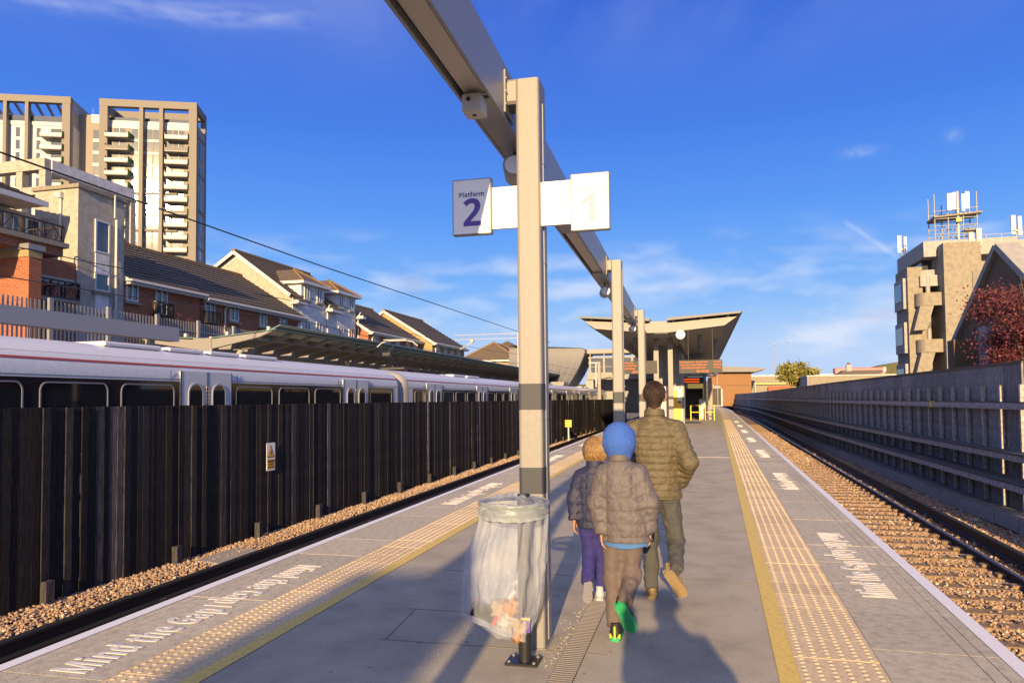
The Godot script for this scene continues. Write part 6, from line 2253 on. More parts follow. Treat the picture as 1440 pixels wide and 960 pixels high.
# ------------------------------------------------------------------ litter bag on its stand
func litter_bin() -> void:
	var t := thing("litter_bin", "clear rubbish bag hanging in a hoop on a black stand beside the post", "bin", "", Vector3(-1.12, 0, -4.62))
	var mb := MB.new()
	mb.cbox(Vector3(0, 0.008, 0), Vector3(0.21, 0.016, 0.17), 0.004)
	part(t, "base_plate", mb.done(), M.black_plastic)
	for q in [[-0.08, -0.06], [0.08, -0.06], [-0.08, 0.06], [0.08, 0.06]]:
		bar(t, "bolt", Vector3(q[0], 0.014, q[1]), Vector3(q[0], 0.026, q[1]), 0.011, M.galvanised, 6)
	bar(t, "stand", Vector3(0.01, 0.0, 0.0), Vector3(0.01, 1.06, 0.0), 0.042, M.black_plastic, 16)
	bx(t, "label_plate", Vector3(0.025, 0.25, 0.043), Vector3(0.06, 0.10, 0.006), M.purple_print)
	bx(t, "label_strip", Vector3(0.025, 0.285, 0.047), Vector3(0.056, 0.014, 0.003), M.yellow_gloss)
	var rc := Vector3(-0.055, 1.0, 0.0)
	mb = MB.new()
	var pts := []
	for i in 41:
		var a := TAU * i / 40
		pts.append(rc + Vector3(cos(a) * 0.215, 0, sin(a) * 0.205))
	mb.tube(pts, 0.012, 8, false)
	part(t, "hoop", mb.done(), M.black_plastic)
	mb = MB.new()
	mb.grid(1, 40, func(i: int, j: int) -> Vector3: return rc + Vector3(cos(TAU * j / 40) * 0.207, -0.05 - 0.05 * i, sin(TAU * j / 40) * 0.197))
	part(t, "hoop_band", mb.done(), M.black_plastic)
	# film turned over the hoop
	var nz := noise_of(90, 1.0, 3, 0.5)
	mb = MB.new()
	var rows := 8
	mb.grid(rows, 64, func(i: int, j: int) -> Vector3:
		var a := TAU * (j % 64) / 64
		var q := float(i) / rows
		var wr := nz.get_noise_3d(cos(a) * 6, q * 3.0, sin(a) * 6) * 0.010
		var prof := [Vector2(-0.010, 0.002), Vector2(0.004, 0.02), Vector2(0.016, 0.012), Vector2(0.019, -0.004), Vector2(0.010, -0.016), Vector2(0.014, -0.026), Vector2(0.017, -0.042), Vector2(0.014, -0.056), Vector2(0.016, -0.066)]
		var p: Vector2 = prof[i]
		return rc + Vector3(cos(a) * (0.213 + p.x + wr), p.y + wr * 0.8 - (0.012 * (1.0 + cos((a - PI / 2) * 1.0)) if i == rows else 0.0), sin(a) * (0.203 + p.x + wr)), true)
	part(t, "bag_cuff", mb.done(), M.bag_band)
	# lid of loose film lying in the hoop
	mb = MB.new()
	mb.grid(8, 48, func(i: int, j: int) -> Vector3:
		var a := TAU * (j % 48) / 48
		var q := i / 8.0
		return rc + Vector3(cos(a) * 0.21 * q, 0.012 + 0.045 * (1 - q * q) + nz.get_noise_3d(cos(a) * 4 * q, 7.0, sin(a) * 4 * q) * 0.045 * (1.0 - q * 0.6), sin(a) * 0.20 * q), true)
	part(t, "loose_film", mb.done(), M.bag_film)
	# hanging film, blown to the left
	mb = MB.new()
	var R := 34
	var C := 110
	mb.grid(R, C, func(i: int, j: int) -> Vector3:
		var a := TAU * (j % C) / C
		var q := float(i) / R
		var ca := cos(a)
		var sa := sin(a)
		var lx := -0.275 - 0.10 * smoothstep(0.0, 0.55, q) - 0.035 * smoothstep(0.5, 1.0, q)
		var rx := 0.165 - 0.06 * q - 0.06 * smoothstep(0.55, 1.0, q)
		var cx := (lx + rx) / 2
		var hx := (rx - lx) / 2
		var hz := lerpf(0.205, 0.17, q) * (1.0 - 0.5 * smoothstep(0.7, 1.0, q))
		var ybot := lerpf(0.13, 0.29, (1.0 - ca) / 2.0) + 0.05 * absf(sa) * 0.0
		var y := lerpf(0.93, ybot, q)
		# gathers under the hoop opening out into soft folds
		var fold := (sin(a * 17 + 2.0 * nz.get_noise_2d(ca * 2, sa * 2)) * 0.011 + sin(a * 29 + q * 2.5) * 0.003) * (1.0 - 0.55 * q)
		fold += nz.get_noise_3d(ca * 2.2, q * 3.0, sa * 2.2) * 0.026 * smoothstep(0.05, 0.5, q)
		fold += nz.get_noise_3d(ca * 7.0, q * 9.0, sa * 7.0) * 0.007 * smoothstep(0.0, 0.3, q)
		return Vector3(cx + ca * (hx + fold), y, sa * (hz + fold)), true)
	mb.grid(6, 40, func(i: int, j: int) -> Vector3:
		var a := TAU * (j % 40) / 40
		var q := i / 6.0
		var cx := -0.17
		return Vector3(cx + cos(a) * 0.22 * q, lerpf(0.145, lerpf(0.13, 0.29, (1.0 - cos(a)) / 2.0), q) - 0.012 * (1 - q), sin(a) * 0.085 * q), true)
	part(t, "bag", mb.done(), M.bag_film)
	# what is in it
	var at := Vector3(-1.12, 0, -4.62)
	var r := RandomNumberGenerator.new()
	r.seed = 3
	var c := thing("drink_carton", "dark drink carton with red print lying in the bag bottom", "carton", "", at + Vector3(-0.24, 0.30, 0.02))
	mb = MB.new()
	mb.cbox(Vector3.ZERO, Vector3(0.20, 0.075, 0.075), 0.006, Basis.from_euler(Vector3(0.3, 0.2, -0.42)))
	part(c, "box", mb.done(), M.bottle_dark)
	bx(c, "print_band", Vector3(-0.068, 0.028, 0.005), Vector3(0.032, 0.079, 0.079), M.carton_red, Basis.from_euler(Vector3(0.3, 0.2, -0.42)))
	bx(c, "print_band", Vector3(0.06, -0.028, -0.005), Vector3(0.02, 0.079, 0.079), M.carton_red, Basis.from_euler(Vector3(0.3, 0.2, -0.42)))
	for q in [[-0.10, 0.26, 0.03, 0.055, "paper_white", "crumpled white paper amid the rubbish in the clear bag", "crumpled_paper"], [-0.07, 0.34, 0.02, 0.05, "peel_orange", "orange wrapper showing through the clear bag", "wrapper"], [-0.15, 0.32, 0.0, 0.06, "paper", "tan paper bag crushed inside the clear bag", "paper_bag"], [-0.01, 0.22, 0.02, 0.05, "paper", "tan crumpled napkin low in the clear bag", "napkin"], [-0.03, 0.17, 0.03, 0.04, "carton_brown", "brown cup crushed into the lowest corner of the bag", "cup"]]:
		mb = MB.new()
		mb.grid(10, 14, func(i: int, j: int) -> Vector3:
			var a := PI * i / 10
			var b := TAU * (j % 14) / 14
			var v := Vector3(sin(a) * cos(b), cos(a), sin(a) * sin(b))
			return v * q[3] * (1.0 + 0.9 * nz.get_noise_3dv(v * 2.2 + Vector3(q[0] * 50, 0, 0))), true)
		var o := part(self, q[6], mb.done(), M[q[4]], Transform3D(Basis(), at + Vector3(q[0], q[1], q[2])))
		tag(o, q[5], "litter", "rubbish in the clear bag")


func shadow_slats_behind() -> void:  # unseen slats of invented form, added to cast striped shade on the asphalt
	var t := thing("shadow_slats", "unseen tall slatted screen added behind the viewpoint to shade the platform", "building", "", Vector3(-1.4, 0, 17.5))
	for q in [[0.30, 0.36, 5.4], [0.80, 0.42, 5.5], [1.27, 0.30, 5.5]]:
		bx(t, "wall_panel", Vector3(q[0], q[2] / 2, 0), Vector3(q[1], q[2], 3.0), M.cream_paint)
	bx(t, "roof", Vector3(0.8, 5.56, 0), Vector3(1.5, 0.1, 3.4), M.zinc)


# ------------------------------------------------------------------ people
func shoe(t: Node3D, heel: Vector3, dir: Vector3, up: Vector3, L: float, w: float, upper: String, sole: String, accent := "") -> void:
	var z := -dir.normalized()
	var y := (up - z * up.dot(z)).normalized()
	var xf := Transform3D(Basis(y.cross(z), y, z), heel)
	var f := Field.new()
	f.k = 0.025
	f.caps = [[Vector3(0, 0.048, -0.14 * L), Vector3(0, 0.045, -0.52 * L), 0.40 * w, 0.42 * w], [Vector3(0, 0.045, -0.52 * L), Vector3(0, 0.036, -0.86 * L), 0.42 * w, 0.37 * w], [Vector3(0, 0.05, -0.17 * L), Vector3(0, 0.115, -0.15 * L), 0.37 * w, 0.37 * w]]
	f.cuts = [[Vector3(0, 0.022, 0), Vector3(0, -1, 0), 9.0], [Vector3(0, 0.122, 0), Vector3(0, 1, 0), 9.0]]
	var mb := MB.new()
	net(mb, f, Vector3(-w, -0.01, -L - 0.02), Vector3(w, 0.16, 0.05), 0.007, xf)
	var s := part(t, "shoe", mb.done(), M[upper])
	var prof := [[0.0, 0.24], [0.03, 0.36], [0.10, 0.42], [0.25, 0.41], [0.42, 0.39], [0.58, 0.45], [0.72, 0.50], [0.84, 0.46], [0.94, 0.34], [1.0, 0.14]]
	var pl := PackedVector2Array()
	for q in prof:
		pl.append(Vector2(q[1] * w, q[0] * L))
	for i in range(prof.size() - 1, -1, -1):
		pl.append(Vector2(-prof[i][1] * w, prof[i][0] * L))
	mb = MB.new()
	mb.prism(pl, 0.0, 0.026, xf * Transform3D(Basis(Vector3(1, 0, 0), Vector3(0, 0, -1), Vector3(0, 1, 0)), Vector3.ZERO))
	part(s, "sole", mb.done(), M[sole])
	mb = MB.new()
	for i in 9:
		var v := 0.08 + i * 0.1
		var hw: float = 0.32 if v < 0.5 else 0.38
		mb.box(xf * Vector3(0, -0.003, -v * L), Vector3(hw * 2 * w, 0.006, 0.045 * L), xf.basis * Basis(Vector3.UP, 0.25 if i % 2 else -0.25))
	part(s, "tread", mb.done(), M[sole])
	if accent:
		mb = MB.new()
		mb.box(xf * Vector3(0, 0.062, -0.01 * L + 0.003), Vector3(0.014, 0.085, 0.012), xf.basis)
		mb.box(xf * Vector3(0, 0.036, -0.10 * L), Vector3(0.86 * w, 0.03, 0.16 * L), xf.basis)
		part(s, "heel_tab", mb.done(), M[accent])


func hand_into(mb: MB, wrist: Vector3, dir: Vector3, side: float, s: float) -> void:  # palm and five curled fingers, hanging along dir
	var y := -dir.normalized()
	var z := (Vector3.BACK - y * Vector3.BACK.dot(y)).normalized()
	var xf := Transform3D(Basis(y.cross(z), y, z), wrist)
	var f := Field.new()
	f.k = 0.010 * s
	f.caps = [[Vector3(0, 0.01, 0) * s, Vector3(0, -0.03, 0) * s, 0.024 * s, 0.022 * s]]
	for i in 4:
		var zz := (i - 1.5) * 0.019 * s
		f.caps.append([Vector3(0, -0.02 * s, zz * 0.7), Vector3(0, -0.08 * s, zz), 0.0135 * s, 0.0115 * s])
		var l: float = [0.034, 0.042, 0.044, 0.038][i] * s
		var a := Vector3(0, -0.08 * s, zz)
		var b := a + Vector3(-side * 0.10 * l * 2, -l, 0)
		var c := b + Vector3(-side * 0.6 * l, -l * 0.75, 0)
		f.caps.append([a, b, 0.0095 * s, 0.0088 * s])
		f.caps.append([b, c, 0.0088 * s, 0.0072 * s])
	var th := Vector3(-side * 0.008, -0.025, -0.022) * s
	var t2 := th + Vector3(-side * 0.010, -0.035, -0.018) * s
	f.caps.append([th, t2, 0.0125 * s, 0.0100 * s])
	f.caps.append([t2, t2 + Vector3(-side * 0.004, -0.028, -0.002) * s, 0.0100 * s, 0.0080 * s])
	net(mb, f, Vector3(-0.07, -0.19, -0.07) * s, Vector3(0.07, 0.05, 0.07) * s, 0.0042, xf)


func strands(hair: Node3D, c: Vector3, r: Vector3, count: int, run: float, th: float, mt: Material, sd: int) -> void:  # locks combed down from the crown
	var rr := RandomNumberGenerator.new()
	rr.seed = sd
	var mb := MB.new()
	for i in count:
		var b := rr.randf() * TAU
		var long := run > 1.0
		var a0 := rr.randf_range(0.02, 0.9) if long else rr.randf_range(0.05, 1.75)
		if sin(b) < -0.45:
			continue
		var a1 := (rr.randf_range(0.72, 1.0) * run) if long else a0 + run * rr.randf_range(0.5, 1.0)
		var pts := []
		var lift := rr.randf_range(0.97, 1.02)
		var sway := rr.randfn(0, 0.10)
		var seg := 7 if long else 3
		for k in seg:
			var q := k / float(seg - 1)
			var a := lerpf(a0, a1, q)
			var lf := lift + (0.035 * q if not long else 0.0)
			pts.append(c + Vector3(sin(a) * cos(b + sway * q) * r.x, cos(a) * r.y, sin(a) * sin(b + sway * q) * r.z) * lf)
		mb.tube(pts, th * rr.randf_range(0.7, 1.4), 3, false)
	part(hair, "locks", mb.done(), mt, Transform3D(), "stuff")


func person(sp: Dictionary) -> void:
	var t := thing("person", sp.label, "person", "", sp.at)
	var hc: Vector3 = sp.head
	var hs: float = sp.hs      # head scale, 1 = adult
	# body: one continuous figure under the clothes
	var body := Field.new()
	body.k = 0.04
	for r in sp.stack:
		body.ell.append([r[0], r[1], r[2], r[3] - 0.035, r[4] - 0.03])
	for a in sp.arms:
		body.caps.append([a[0], a[1], a[3] - 0.022, a[4] - 0.018])
		body.caps.append([a[1], a[2], a[4] - 0.018, a[5] - 0.016])
	for l in sp.legs:
		body.caps.append([l[0], l[1], l[3] - 0.02, l[4] - 0.018])
		body.caps.append([l[1], l[1].lerp(l[2], 0.9), l[4] - 0.018, l[5] - 0.03])
	body.caps.append([sp.neck, hc + Vector3(0, -0.05, 0.0) * hs, 0.052 * hs, 0.050 * hs])
	var mb := MB.new()
	var top: float = sp.neck.y + 0.08
	net(mb, body, Vector3(-0.5, 0.02, -0.45), Vector3(0.6, top, 0.55), 0.016)
	var hd := Field.new()
	hd.k = 0.03 * hs
	hd.caps = [[hc + Vector3(0, 0.030, 0.015) * hs, hc + Vector3(0, 0.022, -0.02) * hs, 0.078 * hs, 0.076 * hs], [hc + Vector3(0, -0.02, -0.03) * hs, hc + Vector3(0, -0.075, -0.055) * hs, 0.062 * hs, 0.036 * hs], [hc + Vector3(0, -0.10, 0.015) * hs, hc + Vector3(0, -0.02, 0.02) * hs, 0.050 * hs, 0.058 * hs], [hc + Vector3(0, 0.005, -0.098) * hs, hc + Vector3(0, -0.028, -0.112) * hs, 0.009 * hs, 0.013 * hs]]
	for e in [-1.0, 1.0]:
		hd.caps.append([hc + Vector3(e * 0.080, 0.012, 0.012) * hs, hc + Vector3(e * 0.083, -0.028, 0.004) * hs, 0.014 * hs, 0.010 * hs])
		hd.caps.append([hc + Vector3(e * 0.088, 0.016, 0.020) * hs, hc + Vector3(e * 0.086, -0.016, 0.018) * hs, 0.008 * hs, 0.007 * hs])
		hd.caps.append([hc + Vector3(e * 0.028, -0.058, -0.082) * hs, hc + Vector3(0, -0.058, -0.094) * hs, 0.007 * hs, 0.008 * hs])
	net(mb, hd, hc - Vector3(0.12, 0.17, 0.16) * hs, hc + Vector3(0.12, 0.13, 0.13) * hs, 0.0075)
	for h in sp.get("hands", []):
		hand_into(mb, h[0], h[1], h[2], h[3])
	var b := part(t, "body", mb.done(), M.skin)
	for e in [-1.0, 1.0]:
		var eb := MB.new()
		eb.ball(hc + Vector3(e * 0.032, 0.005, -0.086) * hs, Vector3(0.012, 0.008, 0.010) * hs, 8, 6)
		part(t, "eye", eb.done(), M.hair_dark)
	# trousers
	var tr := Field.new()
	tr.k = 0.045
	tr.noise = noise_of(sp.seed, 9.0, 3, 0.55)
	tr.namp = 0.012 * sp.get("crease", 1.0)
	for l in sp.legs:
		tr.caps.append([l[0], l[1], l[3], l[4]])
		tr.caps.append([l[1], l[2], l[4], l[5], 0.0, 0.02])
	tr.caps.append([sp.pelvis[0], sp.pelvis[1], sp.pelvis[2], sp.pelvis[2]])
	tr.cuts.append([Vector3(0, sp.stack[0][0] + 0.10, 0), Vector3.UP, 1.0])
	mb = MB.new()
	net(mb, tr, Vector3(-0.35, 0.0, -0.45), Vector3(0.45, sp.stack[0][0] + 0.16, 0.6), 0.010)
	part(t, "trousers", mb.done(), M[sp.trousers])
	# padded jacket
	var j := Field.new()
	j.k = 0.035
	j.ell = sp.stack.duplicate()
	j.pitch = sp.pitch
	j.pitch_v = sp.get("pitch_v", 0.0)
	j.amp = sp.amp
	j.noise = noise_of(sp.seed + 5, sp.get("jfreq", 8.0), 4, 0.6)
	j.namp = sp.get("jnoise", 0.012)
	for a in sp.arms:
		var off := 0.013
		j.caps.append([a[0], a[1], a[3], a[4], off])
		j.caps.append([a[1], a[2], a[4], a[5], off + (a[1] - a[0]).length(), 0.012])
	j.cuts.append([Vector3(0, sp.stack[0][0], 0), Vector3.DOWN, 0.30])
	mb = MB.new()
	var lo := Vector3(-0.35, sp.stack[0][0] - 0.08, -0.32)
	net(mb, j, lo, Vector3(0.48, sp.neck.y + 0.12, 0.38), sp.get("jcell", 0.008))
	var jk := part(t, "jacket", mb.done(), M[sp.jacket])
	# stand-up collar
	mb = MB.new()
	var nk: Vector3 = sp.neck
	mb.grid(6, 28, func(i: int, k: int) -> Vector3:
		var a := TAU * (k % 28) / 28
		var yy: float = [0.0, 0.022, 0.044, 0.054, 0.054, 0.03, 0.0][i] * sp.get("collar", 1.0)
		var rr: float = [0.080, 0.080, 0.077, 0.073, 0.064, 0.060, 0.060][i] * sp.get("collar_r", hs)
		return nk + Vector3(cos(a) * rr, yy + 0.006 * sin(a), sin(a) * rr * 1.02 + 0.005), true)
	part(jk, "collar", mb.done(), M[sp.jacket])
	if sp.has("shirt"):
		mb = MB.new()
		var r0: Array = sp.stack[0]
		mb.grid(3, 36, func(i: int, k: int) -> Vector3:
			var a := TAU * (k % 36) / 36
			return Vector3(r0[1] + cos(a) * (r0[3] - 0.010), r0[0] + 0.05 - i * 0.028 + 0.006 * sin(a * 3), r0[2] + sin(a) * (r0[4] - 0.012)), true)
		part(t, "shirt_hem", mb.done(), M[sp.shirt])
	# hair or hood
	var hr := Field.new()
	hr.k = 0.03 * hs
	hr.noise = noise_of(sp.seed + 9, 60.0, 3, 0.6)
	hr.nscale = Vector3(1.0, 0.25, 1.0)
	hr.namp = 0.003
	match sp.hair:
		"short":
			hr.caps = [[hc + Vector3(0, 0.036, 0.018) * hs, hc + Vector3(0, 0.030, -0.025) * hs, 0.084 * hs, 0.080 * hs], [hc + Vector3(0, -0.02, 0.022) * hs, hc + Vector3(0, -0.075, 0.018) * hs, 0.070 * hs, 0.055 * hs]]
			hr.cuts = [[hc + Vector3(0, -0.035, 0.0) * hs, Vector3(0, -0.72, -0.69), 1.0]]
			mb = MB.new()
			net(mb, hr, hc - Vector3(0.13, 0.16, 0.15) * hs, hc + Vector3(0.13, 0.14, 0.14) * hs, 0.0055)
			strands(part(t, "hair", mb.done(), M.hair_dark), hc + Vector3(0, 0.016, 0.012) * hs, Vector3(0.090, 0.109, 0.097) * hs, 2200, 0.24, 0.0016, M.hair_dark, sp.seed)
		"bob":
			hr.caps = [[hc + Vector3(0, 0.024, 0.012) * hs, hc + Vector3(0, 0.020, -0.02) * hs, 0.094 * hs, 0.088 * hs], [hc + Vector3(0, -0.01, 0.020) * hs, hc + Vector3(0, -0.062, 0.016) * hs, 0.088 * hs, 0.072 * hs], [hc + Vector3(0.05, -0.02, -0.01) * hs, hc + Vector3(0.055, -0.07, -0.01) * hs, 0.04 * hs, 0.03 * hs], [hc + Vector3(-0.05, -0.02, -0.01) * hs, hc + Vector3(-0.055, -0.07, -0.01) * hs, 0.04 * hs, 0.03 * hs]]
			hr.cuts = [[hc + Vector3(0, 0.01, -0.05) * hs, Vector3(0, -0.5, -0.87), 1.0]]
			mb = MB.new()
			net(mb, hr, hc - Vector3(0.15, 0.19, 0.16) * hs, hc + Vector3(0.15, 0.15, 0.16) * hs, 0.0048)
			strands(part(t, "hair", mb.done(), M.hair_fair), hc + Vector3(0, -0.004, 0.010) * hs, Vector3(0.104, 0.124, 0.107) * hs, 1300, 2.45, 0.0022, M.hair_fair, sp.seed)
		"hood":
			hr.caps = [[hc + Vector3(0, 0.020, 0.0) * hs, hc + Vector3(0.004, -0.012, 0.005) * hs, 0.113 * hs, 0.118 * hs], [hc + Vector3(0.004, -0.03, 0.012) * hs, hc + Vector3(0.006, -0.105, 0.015) * hs, 0.112 * hs, 0.086 * hs], [hc + Vector3(0.085, 0.05, -0.05) * hs, hc + Vector3(0.085, -0.08, -0.05) * hs, 0.028 * hs, 0.024 * hs], [hc + Vector3(-0.085, 0.05, -0.05) * hs, hc + Vector3(-0.085, -0.08, -0.05) * hs, 0.028 * hs, 0.024 * hs]]
			hr.cuts = [[hc + Vector3(0, 0, -0.085) * hs, Vector3(0, 0, -1), 1.0]]
			hr.namp = 0.006
			hr.nscale = Vector3.ONE
			hr.noise.frequency = 42.0
			mb = MB.new()
			net(mb, hr, hc - Vector3(0.17, 0.23, 0.17) * hs, hc + Vector3(0.17, 0.18, 0.18) * hs, 0.006)
			var hood := part(t, "hood", mb.done(), M.fleece_blue)
			for e in [0.62, -0.95]:
				mb = MB.new()
				var pts := []
				for i in 13:
					var a := lerpf(0.25, 2.55, i / 12.0)
					pts.append(hc + Vector3(0.002 + sin(e) * sin(a) * 0.121, cos(a) * 0.128 - 0.004, cos(e) * sin(a) * 0.121 + 0.006) * hs)
				mb.tube(pts, 0.0045, 6)
				part(hood, "seam", mb.done(), M.fleece_blue)
	for q in sp.shoes:
		shoe(t, q[0], q[1], q[2], q[3], q[4], q[5], q[6], q[7] if q.size() > 7 else "")


func people() -> void:
	person({
		"label": "man in olive quilted jacket and grey jeans walking away", "at": Vector3(-0.40, 0, -6.35), "seed": 41,
		"head": Vector3(0.022, 1.675, 0.02), "hs": 1.04, "neck": Vector3(0.022, 1.515, 0.045),
		"stack": [[0.83, 0.03, 0.02, 0.195, 0.135], [0.93, 0.03, 0.02, 0.19, 0.135], [1.08, 0.025, 0.02, 0.185, 0.135], [1.28, 0.022, 0.02, 0.205, 0.14], [1.40, 0.022, 0.02, 0.195, 0.115], [1.47, 0.022, 0.03, 0.135, 0.085], [1.52, 0.022, 0.04, 0.075, 0.07]],
		"arms": [[Vector3(0.195, 1.405, 0.02), Vector3(0.295, 1.135, 0.10), Vector3(0.225, 0.965, -0.05), 0.072, 0.064, 0.056], [Vector3(-0.155, 1.405, 0.02), Vector3(-0.24, 1.135, 0.06), Vector3(-0.19, 0.965, -0.07), 0.072, 0.064, 0.056]],
		"pitch": 0.056, "amp": 0.0105, "jacket": "olive", "jnoise": 0.010, "jfreq": 11.0, "jcell": 0.0055, "collar_r": 1.08,
		"legs": [[Vector3(-0.055, 0.86, 0.02), Vector3(-0.035, 0.47, -0.04), Vector3(-0.025, 0.10, 0.02), 0.092, 0.066, 0.055], [Vector3(0.125, 0.86, 0.02), Vector3(0.178, 0.475, 0.02), Vector3(0.185, 0.315, 0.36), 0.092, 0.068, 0.054]],
		"pelvis": [Vector3(-0.04, 0.90, 0.02), Vector3(0.11, 0.90, 0.02), 0.11], "trousers": "jeans_grey", "crease": 1.5,
		"hair": "short", "hands": [[Vector3(0.21, 0.945, -0.07), Vector3(-0.35, -0.85, -0.3), 1.0, 1.0]],
		"shoes": [[Vector3(-0.026, 0.0, 0.06), Vector3(-0.05, 0, -1), Vector3.UP, 0.29, 0.105, "tan", "tan_sole", "tan_sole"], [Vector3(0.125, 0.30, 0.40), Vector3(0.115, -0.215, -0.14), Vector3(-0.1, 0.55, -1.0), 0.29, 0.105, "tan", "tan_sole", "tan_sole"]]})
	person({
		"label": "boy with bright blue hood and mauve-brown quilted jacket, green soles", "at": Vector3(-0.56, 0, -5.30), "seed": 52,
		"head": Vector3(-0.012, 1.366, 0.0), "hs": 0.98, "neck": Vector3(-0.008, 1.222, 0.03),
		"stack": [[0.665, 0.03, 0.02, 0.172, 0.125], [0.76, 0.03, 0.02, 0.176, 0.13], [0.90, 0.02, 0.02, 0.165, 0.125], [1.04, 0.005, 0.02, 0.16, 0.12], [1.13, -0.004, 0.02, 0.15, 0.10], [1.19, -0.008, 0.025, 0.105, 0.078], [1.235, -0.008, 0.03, 0.066, 0.06]],
		"arms": [[Vector3(-0.125, 1.125, 0.02), Vector3(-0.17, 0.92, 0.06), Vector3(-0.135, 0.74, 0.07), 0.058, 0.053, 0.045], [Vector3(0.125, 1.14, 0.02), Vector3(0.205, 0.93, 0.05), Vector3(0.195, 0.755, 0.03), 0.058, 0.053, 0.045]],
		"pitch": 0.088, "pitch_v": 0.092, "amp": 0.0095, "jacket": "mauve", "jnoise": 0.009, "jfreq": 12.0, "jcell": 0.0055, "shirt": "shirt_blue", "collar_r": 0.95, "collar": 0.8,
		"legs": [[Vector3(-0.06, 0.69, 0.01), Vector3(-0.068, 0.385, 0.0), Vector3(-0.052, 0.10, 0.09), 0.082, 0.060, 0.052], [Vector3(0.075, 0.69, 0.01), Vector3(0.062, 0.425, 0.0), Vector3(0.04, 0.29, 0.235), 0.082, 0.060, 0.050]],
		"pelvis": [Vector3(-0.03, 0.72, 0.01), Vector3(0.07, 0.72, 0.01), 0.09], "trousers": "brown_cloth", "crease": 1.2,
		"hair": "hood", "hands": [[Vector3(-0.135, 0.725, 0.07), Vector3(0.05, -1, 0.0), -1.0, 0.72], [Vector3(0.197, 0.74, 0.03), Vector3(0.05, -1, -0.1), 1.0, 0.72]],
		"shoes": [[Vector3(-0.042, 0.0, 0.16), Vector3(0.02, 0, -1), Vector3.UP, 0.235, 0.088, "shoe_black", "sole_green", "shoe_lime"], [Vector3(0.005, 0.285, 0.28), Vector3(0.075, -0.185, -0.075), Vector3(-0.1, 0.4, -1.0), 0.235, 0.095, "shoe_black", "sole_green", "sole_green"]]})
	person({
		"label": "smaller fair-haired child in navy jacket and violet trousers", "at": Vector3(-0.93, 0, -6.15), "seed": 63,
		"head": Vector3(0.070, 1.235, 0.0), "hs": 0.98, "neck": Vector3(0.068, 1.10, 0.02),
		"stack": [[0.605, 0.055, 0.01, 0.14, 0.11], [0.70, 0.055, 0.01, 0.142, 0.112], [0.82, 0.055, 0.01, 0.138, 0.11], [0.95, 0.055, 0.01, 0.14, 0.108], [1.03, 0.06, 0.01, 0.132, 0.092], [1.08, 0.065, 0.015, 0.095, 0.07], [1.115, 0.068, 0.02, 0.06, 0.055]],
		"arms": [[Vector3(-0.055, 1.02, 0.01), Vector3(-0.105, 0.84, 0.05), Vector3(-0.100, 0.685, 0.08), 0.054, 0.049, 0.042], [Vector3(0.175, 1.02, 0.01), Vector3(0.215, 0.84, 0.04), Vector3(0.20, 0.69, 0.0), 0.054, 0.049, 0.042]],
		"pitch": 0.066, "pitch_v": 0.085, "amp": 0.0085, "jcell": 0.006, "jacket": "navy", "jnoise": 0.008, "jfreq": 12.0, "collar_r": 0.9,
		"legs": [[Vector3(0.0, 0.63, 0.01), Vector3(0.012, 0.385, -0.01), Vector3(0.022, 0.195, 0.175), 0.074, 0.058, 0.052], [Vector3(0.11, 0.63, 0.01), Vector3(0.105, 0.34, -0.06), Vector3(0.095, 0.09, -0.03), 0.074, 0.056, 0.05]],
		"pelvis": [Vector3(0.02, 0.66, 0.01), Vector3(0.09, 0.66, 0.01), 0.082], "trousers": "violet_cloth", "crease": 1.0,
		"hair": "bob", "hands": [[Vector3(-0.10, 0.665, 0.08), Vector3(0.02, -1, 0.0), -1.0, 0.72]],
		"shoes": [[Vector3(0.028, 0.205, 0.205), Vector3(-0.02, -0.19, -0.075), Vector3(0, 0.4, -1.0), 0.215, 0.082, "trainer_white", "trainer_grey", "trainer_sole"], [Vector3(0.09, 0.0, 0.035), Vector3(0.08, 0, -1), Vector3.UP, 0.215, 0.082, "trainer_white", "trainer_white"]]})
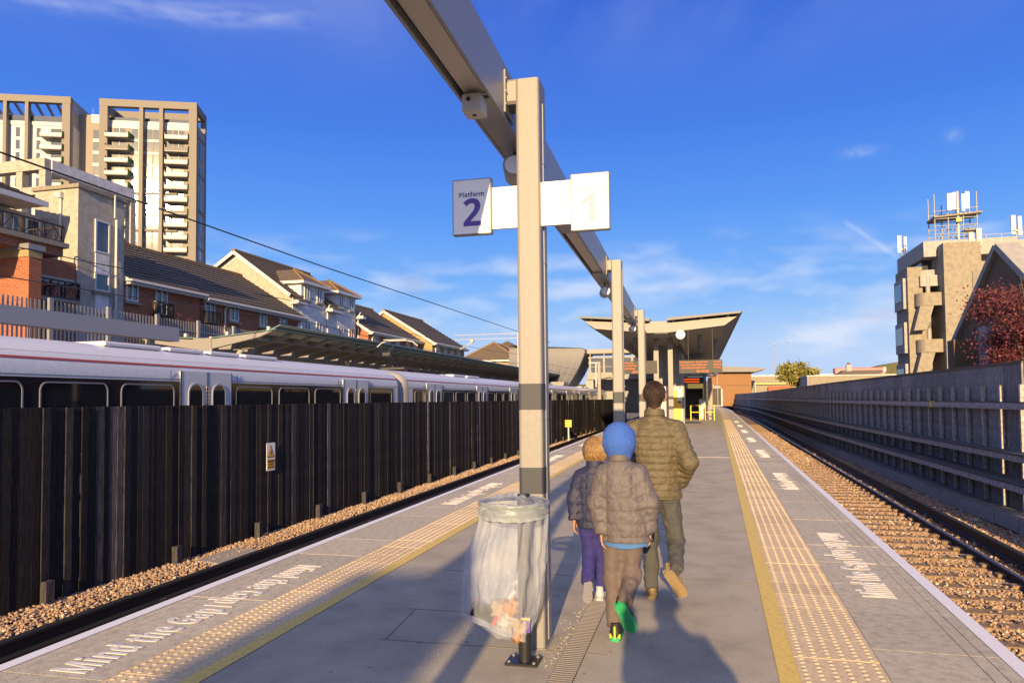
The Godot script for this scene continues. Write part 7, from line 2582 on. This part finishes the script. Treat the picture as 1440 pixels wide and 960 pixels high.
	# whoever stands behind the viewpoint; only the long shadow reaches the picture
	person({
		"label": "person in dark coat raising a phone, casting the long foreground shadow", "at": Vector3(0.26, 0, 0.50), "seed": 74,
		"head": Vector3(0.0, 1.66, 0.0), "hs": 1.04, "neck": Vector3(0.0, 1.50, 0.03),
		"stack": [[0.80, 0.0, 0.0, 0.20, 0.14], [1.05, 0.0, 0.0, 0.19, 0.135], [1.28, 0.0, 0.0, 0.21, 0.14], [1.39, 0.0, 0.0, 0.20, 0.115], [1.46, 0.0, 0.01, 0.135, 0.085], [1.51, 0.0, 0.02, 0.075, 0.07]],
		"arms": [[Vector3(0.19, 1.40, 0.0), Vector3(0.26, 1.22, -0.16), Vector3(-0.10, 1.52, -0.30), 0.070, 0.060, 0.052], [Vector3(-0.19, 1.40, 0.0), Vector3(-0.28, 1.22, -0.16), Vector3(-0.33, 1.52, -0.30), 0.070, 0.060, 0.052]],
		"pitch": 0.08, "amp": 0.004, "jacket": "coat_dark", "jcell": 0.016,
		"legs": [[Vector3(-0.09, 0.86, 0.0), Vector3(-0.11, 0.46, 0.0), Vector3(-0.12, 0.10, 0.02), 0.092, 0.066, 0.055], [Vector3(0.09, 0.86, 0.0), Vector3(0.11, 0.46, 0.0), Vector3(0.12, 0.10, 0.02), 0.092, 0.066, 0.055]],
		"pelvis": [Vector3(-0.06, 0.90, 0.0), Vector3(0.06, 0.90, 0.0), 0.11], "trousers": "coat_dark",
		"hair": "short", "hands": [[Vector3(-0.105, 1.53, -0.31), Vector3(-0.1, 1, -0.2), 1.0, 1.0], [Vector3(-0.325, 1.53, -0.31), Vector3(0.1, 1, -0.2), -1.0, 1.0]],
		"shoes": [[Vector3(-0.12, 0.0, 0.08), Vector3(-0.1, 0, -1), Vector3.UP, 0.28, 0.10, "shoe_black", "shoe_black"], [Vector3(0.12, 0.0, 0.08), Vector3(0.1, 0, -1), Vector3.UP, 0.28, 0.10, "shoe_black", "shoe_black"]]})
	var ph := thing("phone", "dark phone held up at the viewpoint", "phone", "", Vector3(0.04, 1.64, 0.16))
	bx(ph, "slab", Vector3.ZERO, Vector3(0.15, 0.075, 0.008), M.black_plastic)
	bx(ph, "screen", Vector3(0, 0, 0.0045), Vector3(0.142, 0.067, 0.001), M.screen_black)
